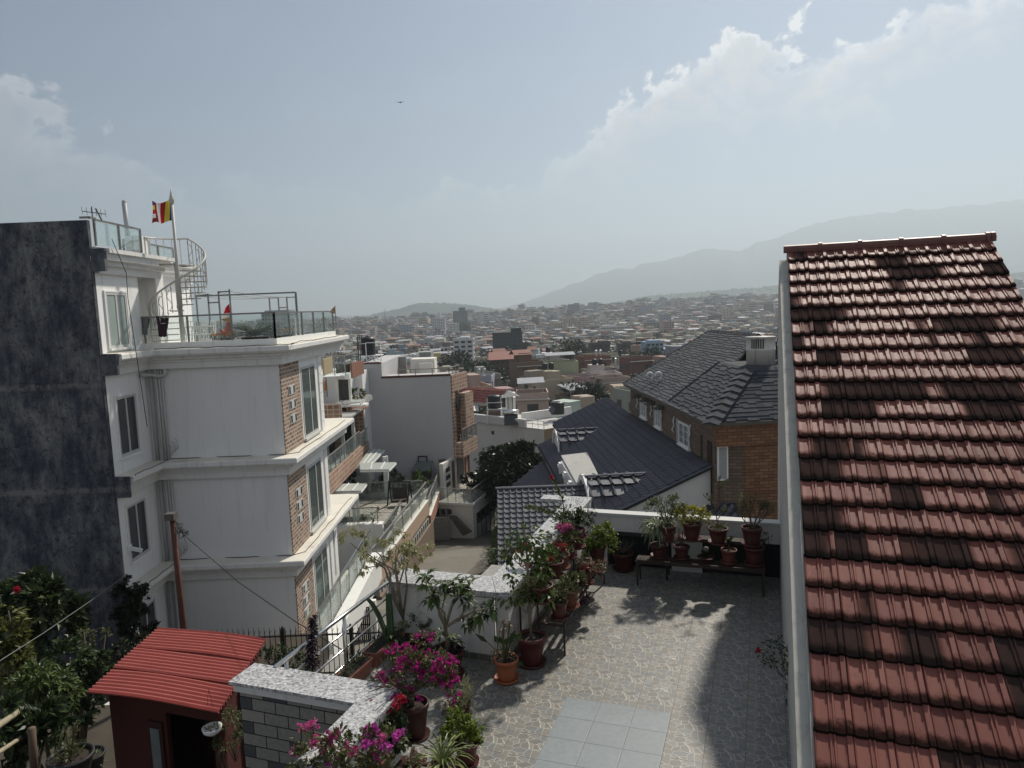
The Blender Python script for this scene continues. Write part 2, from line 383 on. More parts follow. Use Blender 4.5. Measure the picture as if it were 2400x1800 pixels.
# ---------------------------------------------------------------- terrace where the photographer looks down
def T(u, v, z): return UA*u+VA*v+ZA*z
def floor_mat(plain_tiles=False):
    m, t = newmat('grey_plain_tile' if plain_tiles else 'crazy_paving_tile'); uv = t.uv(); x, y, _ = t.sep(uv); S = .42
    x = t.math('ADD', x, 2.28); y = t.math('SUBTRACT', y, 8.0)
    xs = t.math('DIVIDE', x, S); ys = t.math('DIVIDE', y, S)
    fx = t.math('FRACT', xs); fy = t.math('FRACT', ys)
    cx = t.math('FLOOR', xs); cy = t.math('FLOOR', ys); cell = t.comb(cx, cy, 0)
    wn = t.n('ShaderNodeTexWhiteNoise', noise_dimensions='3D'); t.put(wn.inputs[0], cell); rnd = wn.outputs[0]
    ex = t.math('MINIMUM', fx, t.math('SUBTRACT', 1, fx)); ey = t.math('MINIMUM', fy, t.math('SUBTRACT', 1, fy)); e = t.math('MINIMUM', ex, ey)
    joint = t.step(e, .012, .004); p = t.pos(); big = t.noise(p, .7, 5); fine = t.noise(p, 16, 5, .65)
    if plain_tiles:
        c = t.mix(fine, (.135,.16,.17), (.25,.285,.30)); c = t.mix(t.math('MULTIPLY', rnd, .4), c, (.16,.18,.185)); lines = 0
    else:
        # four printed designs shuffled between the tiles
        q = t.math('MULTIPLY', t.math('GREATER_THAN', rnd, .93), 1.0)
        fy2 = fy
        wv = t.n('ShaderNodeTexNoise'); t.put(wv.inputs[0], t.comb(fx, fy2, q)); wv.inputs['Scale'].default_value = 4
        vec = t.vmath('ADD', t.comb(fx, t.math('MULTIPLY', fy2, 1.25), t.math('MULTIPLY', q, 7.3)), t.scale(t.vmath('SUBTRACT', wv.outputs['Color'], (.5,.5,.5)), .10))
        vo = t.n('ShaderNodeTexVoronoi', feature='DISTANCE_TO_EDGE'); t.put(vo.inputs['Vector'], vec); vo.inputs['Scale'].default_value = 4.0
        vc = t.n('ShaderNodeTexVoronoi', feature='F1'); t.put(vc.inputs['Vector'], vec); vc.inputs['Scale'].default_value = 4.0
        cr = t.sep(vc.outputs['Color'])[0]
        c = t.ramp(cr, (.0, (.105,.104,.097)), (.35, (.135,.124,.104)), (.6, (.18,.172,.152)), (1, (.11,.118,.12)))
        c = t.mix(t.math('MULTIPLY', t.noise(t.vmath('MULTIPLY', t.comb(fx, fy2, q), (3, 14, 3)), 2.2, 4), .6), c, t.mix(1, c, (1.5,1.5,1.5), 'MULTIPLY'))
        lines = t.step(vo.outputs['Distance'], .030, .012)
        c = t.mix(t.math('MULTIPLY', lines, .85), c, (.46,.44,.39))
    c = t.mix(t.math('MULTIPLY', joint, .85), c, (.035,.034,.03))
    st = t.step(big, .5, .75); c = t.mix(t.math('MULTIPLY', st, .3), c, (.07,.065,.055))
    dust = t.step(t.noise(p, 2.6, 7, .7), .5, .8); c = t.mix(t.math('MULTIPLY', dust, .08), c, (.34,.31,.26))
    t.out(c, t.mixf(t.noise(p, 4, 5), .32, .62), 0, t.bump(t.math('SUBTRACT', t.math('MULTIPLY', fine, .25), joint), .25, .006), .45); return m
FM = floor_mat(); FP = floor_mat(True)
def uvT(co, n): return (co.dot(UA), co.dot(VA))
g = MB(MT); g.prism([(-3.45,-.6),(.52,-.6),(.52,12.7),(-3.45,12.7)], -.25, 0); g.prism([(-5.1,6.0),(-3.45,6.0),(-3.45,8.75),(-5.1,8.75)], -.25, 0)
tag(g.build('floor', FM, uvf=uvT), kind='structure')
g = MB(MT); g.prism([(-2.28,-.6),(-1.02,-.6),(-1.02,8.0),(-2.28,8.0)], .001, .004); tag(g.build('floor_inlay', FP, uvf=uvT), kind='structure')
g = MB(MT); g.box(-3.62,-3.4,-.6,6,-9.5,-.26); g.box(-5.1,-3.4,8.6,12.7,-9.5,-.26); g.box(-5.1,-4.9,6.0,8.6,-9.5,-.26); g.box(-3.4,.5,12.4,12.7,-9.5,-.26)
tag(g.build('retaining_wall', plain('old_render', (.30,.29,.27), .9, .2, 1, .2, 20, dirt=.5, streak=.4)), 'stained rendered wall under the paved terrace', 'wall')
SLATE = bricks('stone_cladding', (.145,.13,.11), (.19,.172,.15), (.022,.02,.018), .36, .105, .007, .75, .6, .5, .35)
def slate_mat():
    m, t = newmat('two_tone_stone_cladding'); b = t.n('ShaderNodeTexBrick', offset=.5); t.put(b.inputs['Vector'], t.uv())
    b.inputs['Scale'].default_value = 1; b.inputs['Brick Width'].default_value = .30; b.inputs['Row Height'].default_value = .135; b.inputs['Mortar Size'].default_value = .006
    t.put(b.inputs['Color1'], (0,0,0)); t.put(b.inputs['Color2'], (1,1,1)); t.put(b.inputs['Mortar'], (.5,.5,.5)); b.inputs['Bias'].default_value = -.1
    p = t.pos(); f = t.ramp(b.outputs[0], (.0, (.24,.228,.205)), (.58, (.29,.265,.235)), (.62, (.075,.08,.083)), (1, (.085,.09,.093)), interp='CONSTANT')
    c = t.mix(t.noise(p, 22, 6, .65), t.mix(1, f, (.6,.6,.6), 'MULTIPLY'), t.mix(1, f, (1.3,1.3,1.3), 'MULTIPLY'))
    c = t.mix(b.outputs[1], c, (.018,.017,.016))
    hh = t.math('SUBTRACT', t.math('MULTIPLY', t.noise(p, 25, 5, .6), .7), t.math('MULTIPLY', b.outputs[1], 1.2))
    t.out(c, .75, 0, t.bump(hh, .7, .012), .3); return m
SLATE = slate_mat()
LWALL = plain('lime_washed_wall', (.60,.59,.56), .75, .08, 1.5, .12, 40, dirt=.15, streak=.22)
def coping(mb, pts, z0=.94, z1=1.0): mb.prism(pts, z0, z1)
# near L-shaped parapet: granite coping, stone cladding outside, painted inside
w = thing('parapet_wall', 'low wall clad in two-tone grey stone with wide granite coping, in front of the red shed roof', 'parapet', T(-4.5,5.9,0))
g = MB(MT); coping(g, [(-5.32,5.67),(-3.79,5.67),(-3.79,-.6),(-3.44,-.6),(-3.44,6.08),(-5.32,6.08)], .965, 1.0); g.build('coping', GRANITE, w)
g = MB(MT); g.prism([(-5.29,5.70),(-3.765,5.70),(-3.765,-.6),(-3.465,-.6),(-3.465,6.055),(-5.29,6.055)], .88, .9645); g.build('coping_band', plain('coping_edge', (.62,.61,.58), .7, .1, 2, .1, 30, streak=.3), w)
g = MB(MT); g.prism([(-5.25,5.74),(-3.74,5.74),(-3.74,-.6),(-3.60,-.6),(-3.60,5.88),(-5.25,5.88)], -9.4, .88); g.build('stone_cladding', SLATE, w)
g = MB(MT); g.prism([(-5.25,5.882),(-3.598,5.882),(-3.598,-.6),(-3.50,-.6),(-3.50,6.02),(-5.25,6.02)], -.2, .879); g.build('inner_face', LWALL, w)
# left parapets
w = thing('parapet_wall', 'white plastered parapet with granite top behind the big potted tree, beside the steel railing', 'parapet', T(-4.2,8.85,0))
g = MB(MT); coping(g, [(-5.08,8.57),(-3.40,8.57),(-3.66,9.1),(-5.08,9.1)]); g.build('coping', GRANITE, w)
g = MB(MT); g.prism([(-5.04,8.62),(-3.47,8.62),(-3.62,9.05),(-5.04,9.05)], -.25, .938); g.box(-3.95,-3.45,8.585,8.618,.03,.9); g.build('wall', LWALL, w)
SK = bricks('crazy_skirting', (.10,.098,.088), (.19,.18,.155), (.33,.31,.27), .14, .1, .006, .6, .2, .37)
g = MB(MT); g.box(-5.0,-3.42,8.575,8.617,.0,.10); g.build('skirting', SK, w)
w = thing('parapet_wall', 'long white parapet with granite top running behind the crowded flower rack', 'parapet', T(-3.45,11,0))
g = MB(MT); coping(g, [(-3.655,9.105),(-3.395,8.575),(-3.21,8.62),(-3.21,13.5),(-3.655,13.5)]); g.build('coping', GRANITE, w)
g = MB(MT); g.prism([(-3.61,9.06),(-3.44,8.66),(-3.26,8.66),(-3.26,13.45),(-3.61,13.45)], -.25, .938); g.build('wall', LWALL, w)
g = MB(MT); g.box(-3.259,-3.235,8.7,12.4,.0,.10); g.build('skirting', SK, w)
g = MB(MT); coping(g, [(-4.2,13.2),(-3.657,13.2),(-3.657,13.5),(-4.2,13.5)], .94, 1.002); g.build('coping_return', GRANITE, w)
w = thing('parapet_wall', 'far white parapet with dark louvred openings behind the slatted plant bench', 'parapet', T(-1.4,12.6,0))
g = MB(MT); coping(g, [(-3.205,12.5),(.55,12.5),(.55,12.72),(-3.205,12.72)], .955, 1.0); g.build('coping', plain('light_granite', (.50,.50,.48), .5, .12, 30, .05, 40), w)
g = MB(MT); g.box(-3.2,.52,12.53,12.69,.62,.954)
for a, b in ((-3.2,-2.72),(-1.55,-1.02)): g.box(a,b,12.53,12.69,-.25,.619)
g.build('wall', LWALL, w)
lv = plain('dark_louvre', (.012,.013,.013), .6, .1, 5, 0)
for a, b in ((-2.72,-1.55),(-1.02,.52)):
    g = MB(MT); g.box(a+.002,b-.002,12.62,12.66,-.2,.618)
    for i in range(int((b-a)/.05)): g.box(a+.02+i*.05, a+.04+i*.05, 12.59, 12.619, .02, .6)
    g.build('louvre_panel', lv, w)
g = MB(MT); g.box(-2.70,-1.57,12.50,12.53,.60,.66); g.build('lintel_rail', plain('green_paint', (.02,.035,.03), .5), w)
# steel railing with planters on its ledge
w = thing('steel_railing', 'shiny stainless steel railing with four rails on the left edge of the terrace', 'railing', T(-5.03,7.3,.2))
def rail(z, r): return MB(MT).tube([(-5.03,6.06,z),(-5.03,8.62,z)], r, 10)
rail(1.0,.026).build('handrail', STEEL, w, True)
for z in (.78,.57,.36): rail(z,.014).build('rail', STEEL, w, True)
for v in (6.25,7.42,8.55):
    g = MB(MT); g.tube([(-5.03,v,.15),(-5.03,v,.975)], .024, 8); g.build('post', STEEL, w, True)
g = MB(MT); g.box(-5.12,-4.72,6.06,8.61,0.002,.16); g.build('ledge', plain('ledge_stone', (.30,.29,.27), .7, .2, 3, .2, 20, dirt=.3), w)
PLANTER = plain('planter_plastic', (.22,.085,.06), .55, .12, 6, .05, 40, dirt=.25)
for i, (v0, v1, lab) in enumerate(((6.35,6.95,'long terracotta planter with dark red plants nearest the granite coping'),(7.0,7.62,'long terracotta planter with sparse seedlings, middle of the railing ledge'),(7.72,8.4,'long terracotta planter at the far end of the railing ledge beside the cactus'))):
    w = thing('planter_box', lab, 'planter', T(-4.87,(v0+v1)/2,.163), 'planters along the steel railing')
    u0, u1 = -4.98, -4.78
    g = MB(MT); g.hexa([(u0+.02,v0+.02,.165),(u1-.02,v0+.02,.165),(u1-.02,v1-.02,.165),(u0+.02,v1-.02,.165),(u0,v0,.36),(u1,v0,.36),(u1,v1,.36),(u0,v1,.36)])
    g.box(u0-.012,u1+.012,v0-.012,v0+.012,.335,.368); g.box(u0-.012,u1+.012,v1-.012,v1+.012,.335,.368); g.box(u0-.012,u0+.012,v0+.013,v1-.013,.335,.368); g.box(u1-.012,u1+.012,v0+.013,v1-.013,.335,.368)
    g.build('box', PLANTER, w)
    g = MB(MT); g.box(u0+.013,u1-.013,v0+.013,v1-.013,.34,.362); g.build('soil', SOIL, w)
    g = MB()
    for k in range(26):
        p = T(R(u0+.03,u1-.03), R(v0+.03,v1-.03), .36)
        for q in range(5):
            a = R(0,6.28); g.leaf(p+ZA*R(0,.12), Vector((math.cos(a),math.sin(a),R(.2,1.4))), ZA, R(.03,.08), R(.015,.03))
    g.build('foliage', leafmat('seedling_leaf', (.03,.05,.02),(.08,.10,.04)) if i else leafmat('red_leaf', (.05,.012,.016),(.14,.03,.035)), w)

# ---------------------------------------------------------------- tiled roof house on the right
RV, RZ, SL = 13.55, 5.58, rad(31.4)
cs, sn = math.cos(SL), math.sin(SL)
U0, U1 = .40, 3.46
EX, CW = .372, .305     # exposure and cover width of a tile
rh = thing('tiled_roof_house', 'gable house with weathered red interlocking roof tiles, black with moss in patches', 'house', T(2.6, 10, 0))
def rtile_mat():
    m, t = newmat('mossy_clay_tile'); x, y, _ = t.sep(t.uv()); isl = t.island(); p = t.pos()
    pu = t.vmath('DOT_PRODUCT', p, tuple(UA)); pv = t.vmath('DOT_PRODUCT', p, tuple(VA))
    row = t.math('FLOOR', y); yy = t.math('FRACT', y)
    pn = t.noise(t.comb(t.math('MULTIPLY', pu, .9), t.math('MULTIPLY', row, 5.37), 2.0), 1.0, 2, .5)
    dark = t.step(t.math('ADD', pn, t.math('MULTIPLY', t.math('SUBTRACT', isl, .5), .16)), .545, .60)
    base = t.ramp(isl, (.0, (.135,.042,.034)), (.35, (.19,.064,.050)), (.7, (.235,.086,.066)), (1, (.15,.048,.04)))
    base = t.mix(t.math('MULTIPLY', t.noise(p, 14, 5, .65), .40), base, (.22,.095,.075))
    n = t.noise(p, 11, 6, .7)
    blot = t.step(n, .58, .72)
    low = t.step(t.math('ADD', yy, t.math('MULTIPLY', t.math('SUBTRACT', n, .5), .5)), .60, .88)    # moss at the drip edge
    c = t.mix(t.math('MULTIPLY', blot, .5), base, (.025,.022,.02))
    c = t.mix(t.math('MULTIPLY', dark, t.mixf(t.noise(p, 25, 4, .6), .75, .97)), c, (.021,.022,.021))
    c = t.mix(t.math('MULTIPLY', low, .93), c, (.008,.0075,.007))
    lich = t.step(t.noise(p, 42, 3, .7), .70, .78); c = t.mix(t.math('MULTIPLY', lich, .25), c, (.30,.27,.23))
    t.out(c, t.mixf(t.math('MAXIMUM', low, dark), t.mixf(n, .45, .65), 1.0), 0, t.bump(t.noise(p, 60, 4), .2, .004), t.mixf(t.math('MAXIMUM', low, dark), .16, .0)); return m
prof = [(0,.004),(.010,.020),(.016,.022),(.022,.006),(.06,.0),(.118,.002),(.126,.019),(.138,.020),(.145,.008),(.152,.008),(.159,.020),(.171,.019),(.179,.002),(.235,.0),(.252,.004),(.259,.027),(.301,.028),(.3045,.006)]
RT = rtile_mat(); g = MB(MT); uvs = []
nrow = 38
def rpt(u, s, h):   # s distance down the slope from the ridge, h above the deck
    return (u, RV-s*cs-h*sn, RZ-s*sn+h*cs)
for r in range(nrow):
    s0 = r*EX+.02; s1 = s0+EX+.035
    sh = 0
    u = U0+sh; c = 0
    while u < U1-.02:
        pr = [(x, z) for x, z in prof if u+x <= U1+.03]
        if len(pr) < 3: break
        jit = R(-.009,.009); dz = R(-.004,.006); du = R(-.005,.005); tw = R(-.02,.02); k = len(pr); vs = []
        for (s, h0) in ((s0, .004), (s1+jit, .034+dz)):
            for x, z in pr: vs.append(rpt(u+x+du, s+tw*(x-.15), z+h0+.03))
        for x, z in pr: vs.append(rpt(u+x+du, s1+jit+.002+tw*(x-.15), z+.044))
        b = len(g.v)
        g.add(vs, [(i, k+i, k+i+1, i+1) for i in range(k-1)]+[(k+i, 2*k+i, 2*k+i+1, k+i+1) for i in range(k-1)])
        u += CW; c += 1
def uvroof(co, n):
    v = co.dot(VA); s = ((RV-v)*cs+(RZ-co.z)*sn)
    h = (co.z-(RZ-s*sn))
    return (co.dot(UA)/CW, min((s-.02)/EX, 9999))
# row-wise uv: v inside a tile runs 0..1 down the exposed face
me_rows = g
def uvroof2(co, n):
    v = co.dot(VA); s = (RV-v)*cs+(RZ-co.z)*sn
    return (co.dot(UA)/CW, (s-.02)/EX-.13)
rt = g.build('roof_tiles', RT, rh, False, uvroof2)
g = MB(MT); g.slab([rpt(U0+.02,.02,0),rpt(U1,.02,0),rpt(U1,nrow*EX,0),rpt(U0+.02,nrow*EX,0)], .10); g.build('roof_deck', plain('roof_underlay', (.03,.028,.025), .9), rh)
g = MB(MT); g.slab([(U0+.02,RV+.03,RZ-.02),(U1,RV+.03,RZ-.02),(U1,RV+6*cs,RZ-6*sn),(U0+.02,RV+6*cs,RZ-6*sn)], .10); g.build('roof_back_slope', plain('back_slope_tile', (.12,.05,.04), .7, .3, 5, .3, 20), rh)
RC = plain('ridge_cap_tile', (.15,.062,.05), .5, .2, 6, .15, 40, dirt=.3)
g = MB(MT); u = U0-.06
while u < U1:
    u2 = min(u+.62, U1+.05)
    for (ua, ub, r) in ((u, u2-.06, .085), (u2-.06, u2, .105)):
        k = 7; vs = []
        for uu in (ua, ub):
            for i in range(k):
                a = math.pi*(-.12+1.24*i/(k-1)); vs.append((uu, RV+r*1.25*math.cos(a), RZ+.035+r*math.sin(a)*1.1))
        g.add(vs, [(i, i+1, k+i+1, k+i) for i in range(k-1)]+[tuple(range(k-1,-1,-1)), tuple(range(k, 2*k))])
    u = u2
g.build('ridge_cap', RC, rh)
# gable wall with a pale rake board beside the tiles
RAKE = plain('rake_board', (.40,.39,.36), .8, .10, 3, .3, 30, dirt=.35, streak=.2)
g = MB(MT); zb = -.3
g.slab([(.52,RV,RZ-.12),(.52,RV-9.6*cs,RZ-.12-9.6*sn),(.52,RV-9.6*cs,zb),(.52,RV+1.2*cs,zb),(.52,RV+1.2*cs,RZ-.12-1.2*sn)], .25, up=False)
g.build('gable_wall', plain('gable_plaster', (.50,.48,.43), .85, .1, 1.5, .2, 25, dirt=.35, streak=.3), rh)
g = MB(MT)
for s0, s1, w_ in ((0.0, 6.0, .012), (5.99, nrow*EX, .02)):
    a = rpt(U0-.035, s0, .0); b = rpt(U0-.035, s1, .0)
    g.hexa([rpt(U0-w_,s0,-.15),rpt(U0+.05,s0,-.15),rpt(U0+.05,s1,-.15),rpt(U0-w_,s1,-.15),rpt(U0-w_,s0,.028),rpt(U0+.05,s0,.028),rpt(U0+.05,s1,.028),rpt(U0-w_,s1,.028)])
g.build('rake_board', RAKE, rh)
g = MB(MT); g.box(U1-.3,U1-.05,RV-9,RV+6,-.3,.2); g.slab([(U1-.3,RV,RZ-.12),(U1-.3,RV-9*cs,RZ-.12-9*sn),(U1-.3,RV-9*cs,zb),(U1-.3,RV+7*cs,zb),(U1-.3,RV+7*cs,RZ-.12-7*sn)], .2, up=False); g.build('side_wall', MATS['gable_plaster'], rh)
# ---------------------------------------------------------------- white apartment building on the left
XS, XC, YD, YG, YE, YW = -11.08, -7.05, 19.2, 21.5, 28.9, 26.2
XW = -24.0
LV = [-6.1, -2.78, .42, 3.82]     # ledge levels (top of each cornice is ~.15 above)
wb = thing('apartment_building', 'white four-storey building with grey moulded ledges, brick tile strips and a soot-dark end wall', 'building', (-12, 24, -9.3))
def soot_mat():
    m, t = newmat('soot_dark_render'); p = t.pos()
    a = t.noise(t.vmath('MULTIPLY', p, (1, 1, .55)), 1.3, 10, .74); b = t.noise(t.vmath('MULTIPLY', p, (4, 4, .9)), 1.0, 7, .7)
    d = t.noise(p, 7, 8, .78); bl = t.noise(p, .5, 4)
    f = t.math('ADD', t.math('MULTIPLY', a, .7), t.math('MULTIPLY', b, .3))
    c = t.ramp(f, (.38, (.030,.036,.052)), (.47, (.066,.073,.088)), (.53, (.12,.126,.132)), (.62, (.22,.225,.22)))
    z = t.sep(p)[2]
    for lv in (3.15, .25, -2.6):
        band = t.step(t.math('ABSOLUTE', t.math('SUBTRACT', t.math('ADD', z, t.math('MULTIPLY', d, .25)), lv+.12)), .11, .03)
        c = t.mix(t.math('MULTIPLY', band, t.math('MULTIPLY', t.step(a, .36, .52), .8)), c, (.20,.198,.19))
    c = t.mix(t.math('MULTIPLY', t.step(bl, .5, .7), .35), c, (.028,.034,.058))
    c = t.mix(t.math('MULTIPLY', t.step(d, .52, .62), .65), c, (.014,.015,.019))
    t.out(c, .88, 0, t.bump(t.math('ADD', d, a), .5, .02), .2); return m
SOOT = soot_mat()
g = MB(); g.box(XW, XS-.004, YD, YD+.12, -9.3, 7.55)
g.box(XS-.0035, XS+.42, YD+.0, YD+.10, LV[3]-.42, LV[3]+.16); g.box(XS-.0035, XS+.42, YD, YD+.10, LV[2]-.42, LV[2]+.16); g.box(XS-.0035, XS+.42, YD, YD+.10, LV[1]-.42, LV[1]+.14); g.box(XS-.0035, XS+.36, YD, YD+.1, 6.2, 6.8)
g.build('end_wall', SOOT, wb)
g = MB(); g.box(XW, XS, YD+.12, YG-.001, -9.3, 6.86); g.box(XW, XC, YG, YW, -9.3, LV[3]-.02); g.box(XW, XC-1.2, YW+.001, YE-.6, -9.3, LV[3]-.02); g.box(XW, XC-.35, YW+.001, YE-.6, -9.3, LV[1]-.02)
g.build('wall', [plain('white_wall_sunny', (.82,.82,.80), .65, .05, .8, .08, 40, streak=.22)], wb)
g = MB(); g.box(XS, XC-.003, YG-.012, YG-.002, -9.3, LV[3]-.05); g.build('side_wall', GREYWALL, wb)
g = MB(); g.box(XS-.6, XS-.002, YG+1.1, YG+1.6, LV[3], 6.86); g.box(XW, XS-.9, YG, YG+5.5, LV[3], 6.86); g.build('penthouse_wall', MATS['white_wall_sunny'], wb)
# ledges: moulded cornice profile swept along the facade line
def sweep(mb, path, prof, up=0):
    # path: xy corners (outline going so that outside is on the right), prof: (out, z)
    n = len(path); k = len(prof); vs = []
    for i, p in enumerate(path):
        p = Vector((*p, 0)); ds = []
        if i > 0: ds.append((p-Vector((*path[i-1], 0))).normalized())
        if i < n-1: ds.append((Vector((*path[i+1], 0))-p).normalized())
        ns = [Vector((d.y, -d.x, 0)) for d in ds]
        m = sum(ns, Vector())/len(ns); m = m/max(.3, m.length_squared) if len(ns) > 1 else m
        for o, z in prof: vs.append(p+m*o+Vector((0, 0, z)))
    fs = [(i*k+j, (i+1)*k+j, (i+1)*k+j+1, i*k+j+1) for i in range(n-1) for j in range(k-1)]
    fs += [tuple(range(k)), tuple((n-1)*k+j for j in range(k-1, -1, -1))]
    mb.add(vs, fs)
PATH = [(XS, YD+.13), (XS, YG), (XC, YG), (XC, YE)]
def ledge(z, out=.50, name='ledge'):
    g = MB(); sweep(g, PATH, [(.0,z-.44),(.16,z-.44),(.16,z-.26),(.20,z-.25),(.20,z-.18),(.30,z-.16),(.30,z-.08),(out-.05,z-.06),(out,z+.0),(out,z+.12),(out-.02,z+.14)])
    g.build(name, plain('ledge_moulding', (.70,.695,.67), .7, .08, 2, .1, 30, dirt=.12, streak=.25), wb)
    g = MB(); sweep(g, PATH, [(out-.021,z+.10),(out-.022,z+.144),(.002,z+.17),(.002,z+.10)]); g.box(XC-1.2,XC+.001,YW+.002,YE,z-.2,z+.168); g.build('ledge_top', CREAMROOF, wb)
for z in LV[1:]: ledge(z)
# upper roof cornice
g = MB(); sweep(g, [(XS, YD+.13), (XS, 22.6), (XS-.9, 22.6), (XS-.9, 27)], [(0,6.15),(.12,6.15),(.12,6.35),(.22,6.37),(.22,6.47),(.36,6.51),(.36,6.67),(.45,6.69),(.45,6.80),(0,6.87)]); g.build('roof_cornice', MATS['ledge_moulding'], wb)
g = MB(); g.box(XW, XS-.05, YD+.13, 22.6, 6.861, 6.9); g.box(XW, XS-.95, 22.601, 27, 6.861, 6.9); g.box(XS-.5, XS-.06, 22.0, 22.55, 6.905, 7.42); g.box(XS-.5,XS-.1,YD+.12,YD+.3,6.901,7.5); g.build('roof_slab', WHITE, wb)
g = MB(); g.box(XS, XC+.0, YG+.0, YG+.14, LV[3]+.02, LV[3]+.34); g.box(XC-.14, XC, YG+.141, YE-.1, LV[3]+.02, LV[3]+.34); g.box(XS, XC-.141, YG+.141, YE-.1, LV[3]-.02, LV[3]+.06); g.build('terrace_kerb', WHITE, wb)
# windows on the side face (x = XS), every storey
def side_window(z0, z1, y0=19.66, y1=20.72, light=False):
    w = MB(); f = .07; x = XS
    w.box(x, x+.03, y0, y0+f, z0, z1); w.box(x, x+.03, y1-f, y1, z0, z1); w.box(x, x+.03, y0+f, y1-f, z1-f, z1); w.box(x, x+.03, y0+f, y1-f, z0, z0+f)
    w.box(x, x+.028, (y0+y1)/2-.035, (y0+y1)/2+.035, z0+f, z1-f)
    o = w.build('window', FRAMEGREY, wb)
    MB().box(x+.002, x+.012, y0+f, y1-f, z0+f, z1-f).build('pane', plain('frosted_pane', (.30,.36,.34), .25, .1, 3, 0, spec=.5) if light else WGLASS, o)
    w = MB(); w.box(x, x+.09, y0-.05, y1+.08, z0-.07, z0-.002); w.box(x, x+.04, y0-.05, y0-.001, z0, z1+.05); w.box(x, x+.04, y1+.001, y1+.05, z0, z1+.05); w.box(x, x+.04, y0-.001, y1+.001, z1+.001, z1+.05); w.build('sill', WHITE_CLEAN, o)
side_window(4.12, 5.66, light=True); side_window(1.05, 2.74); side_window(-2.0, -.38); side_window(-5.2, -3.5)
# drain pipes in the inner corner
PIPE = plain('grey_pipe', (.50,.50,.48), .5, .1, 5, .05)
for i, (dx, r) in enumerate(((.16,.06),(.33,.035),(.42,.03),(.50,.03))):
    g = MB()
    for z0, z1 in ((LV[2]+.18, LV[3]-.46), (LV[1]+.18, LV[2]-.46), (-9, LV[1]-.46)): g.tube([(XS+dx, YG-.09, z0), (XS+dx, YG-.09, z1)], r, 8)
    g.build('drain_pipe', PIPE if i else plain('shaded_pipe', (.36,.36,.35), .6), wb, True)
g = MB(); g.tube([(XS+.10,YG-.5,LV[3]-.58),(XS+.2,YG-.15,LV[3]-.6),(XS+.45,YG-.12,LV[3]-.66),(XS+.62,YG-.14,LV[3]-.62),(XS+.66,YG-.14,LV[3]-.45)], .055, 8); g.build('bent_pipe', PIPE, wb, True)
g = MB()
for z in (LV[2]+.2, LV[1]+.2):
    g = MB()
    for k in range(3):
        x = XS+.5+.1*k; g.tube([(x,YG-.05,z+.1+.1*k),(x+.1,YG-.08,z+.1+.1*k),(x+.1,YG-.08,z+.35+.1*k),(x+.02,YG-.05,z+.42+.1*k)], .015, 6)
    g.build('pipe_elbow', PIPE, wb, True)
pass
# east facade: brick tile strip with small windows, tall curtained windows, quoins
BTILE = bricks('brick_face_tile', (.44,.30,.22), (.15,.085,.06), (.60,.53,.45), .30, .12, .022, .75, .8, .5, .35)
PTILE = bricks('patterned_face_tile', (.50,.32,.23), (.24,.14,.10), (.64,.50,.40), .34, .27, .035, .7, .8, .0, .25)
for i in range(4):
    zl = (LV[i-1]+.17) if i else -9.3
    zt = LV[i]-.45 if i else LV[0]-.45
for (zb, zt) in ((LV[2]+.175, LV[3]-.445), (LV[1]+.175, LV[2]-.445), (-5.74, LV[1]-.445), (-9.3,-5.75)):
    g = MB(); g.box(XC, XC+.035, YG+.002, YG+1.88, zb, zt); g.build('brick_tile_strip', BTILE, wb)
    g = MB(); q = zb
    while q < zt-.05: g.box(XC, XC+.045, 25.75, 26.15, q, min(q+.33, zt)); q += .35
    g.build('quoin', WHITE_CLEAN, wb)
    if zb < -9: continue
    h = zt-zb
    for k in range(3):
        z0 = zb+h*(.30+.165*k)
        o = MB(); o.box(XC+.036, XC+.055, YG+.62, YG+1.28, z0, z0+.29); o = o.build('window', FRAMEGREY, wb)
        MB().box(XC+.056, XC+.060, YG+.66, YG+.80, z0+.03, z0+.26).build('pane', WGLASS, o); MB().box(XC+.056, XC+.060, YG+1.10, YG+1.24, z0+.03, z0+.26).build('pane', WGLASS, o)
        g = MB(); g.box(XC+.056, XC+.058, YG+.82, YG+1.08, z0+.03, z0+.26); g.build('blind', plain('pale_blind', (.5,.52,.5), .7), o)
    y0, y1 = 23.55, 25.25; z0, z1 = zb+.12, zt-.28
    o = MB(); o.box(XC, XC+.05, y0, y0+.07, z0, z1); o.box(XC, XC+.05, y1-.07, y1, z0, z1); o.box(XC, XC+.05, y0+.07, y1-.07, z1-.07, z1); o.box(XC, XC+.05, y0+.07, y1-.07, z0, z0+.07); o.box(XC, XC+.048, 24.5, 24.57, z0+.07, z1-.07)
    o.box(XC, XC+.12, y0-.1, y1+.1, z0-.08, z0-.002)
    o = o.build('window', FRAMEGREY, wb)
    g = MB()
    n = 26
    for k in range(n):
        ya = y0+.08+(y1-y0-.16)*k/n; yb = ya+(y1-y0-.16)/n; xa = XC+.012+.014*math.sin(k*1.9); xb = XC+.012+.014*math.sin((k+1)*1.9)
        g.quad((xa,ya,z0+.07),(xb,yb,z0+.07),(xb,yb,z1-.07),(xa,ya,z1-.07))
    g.build('curtain', CURTAIN, o)
    MB().box(XC+.032, XC+.036, y0+.07, y1-.07, z0+.07, z1-.07).build('pane', glass('curtain_glass', (.6,.66,.64), .3), o)
    g = MB(); g.box(XC, XC+.03, y0-.12, y0-.001, z0-.08, z1+.1); g.build('window_surround', WHITE_CLEAN, o)
# second bay beyond the quoins, lowest storey window
o = MB(); o.box(XC-.35, XC-.30, 26.5, 27.7, -5.6, -3.5); o = o.build('window', FRAMEGREY, wb); MB().box(XC-.299, XC-.293, 26.6, 27.6, -5.5, -3.6).build('pane', CURTAIN, o)
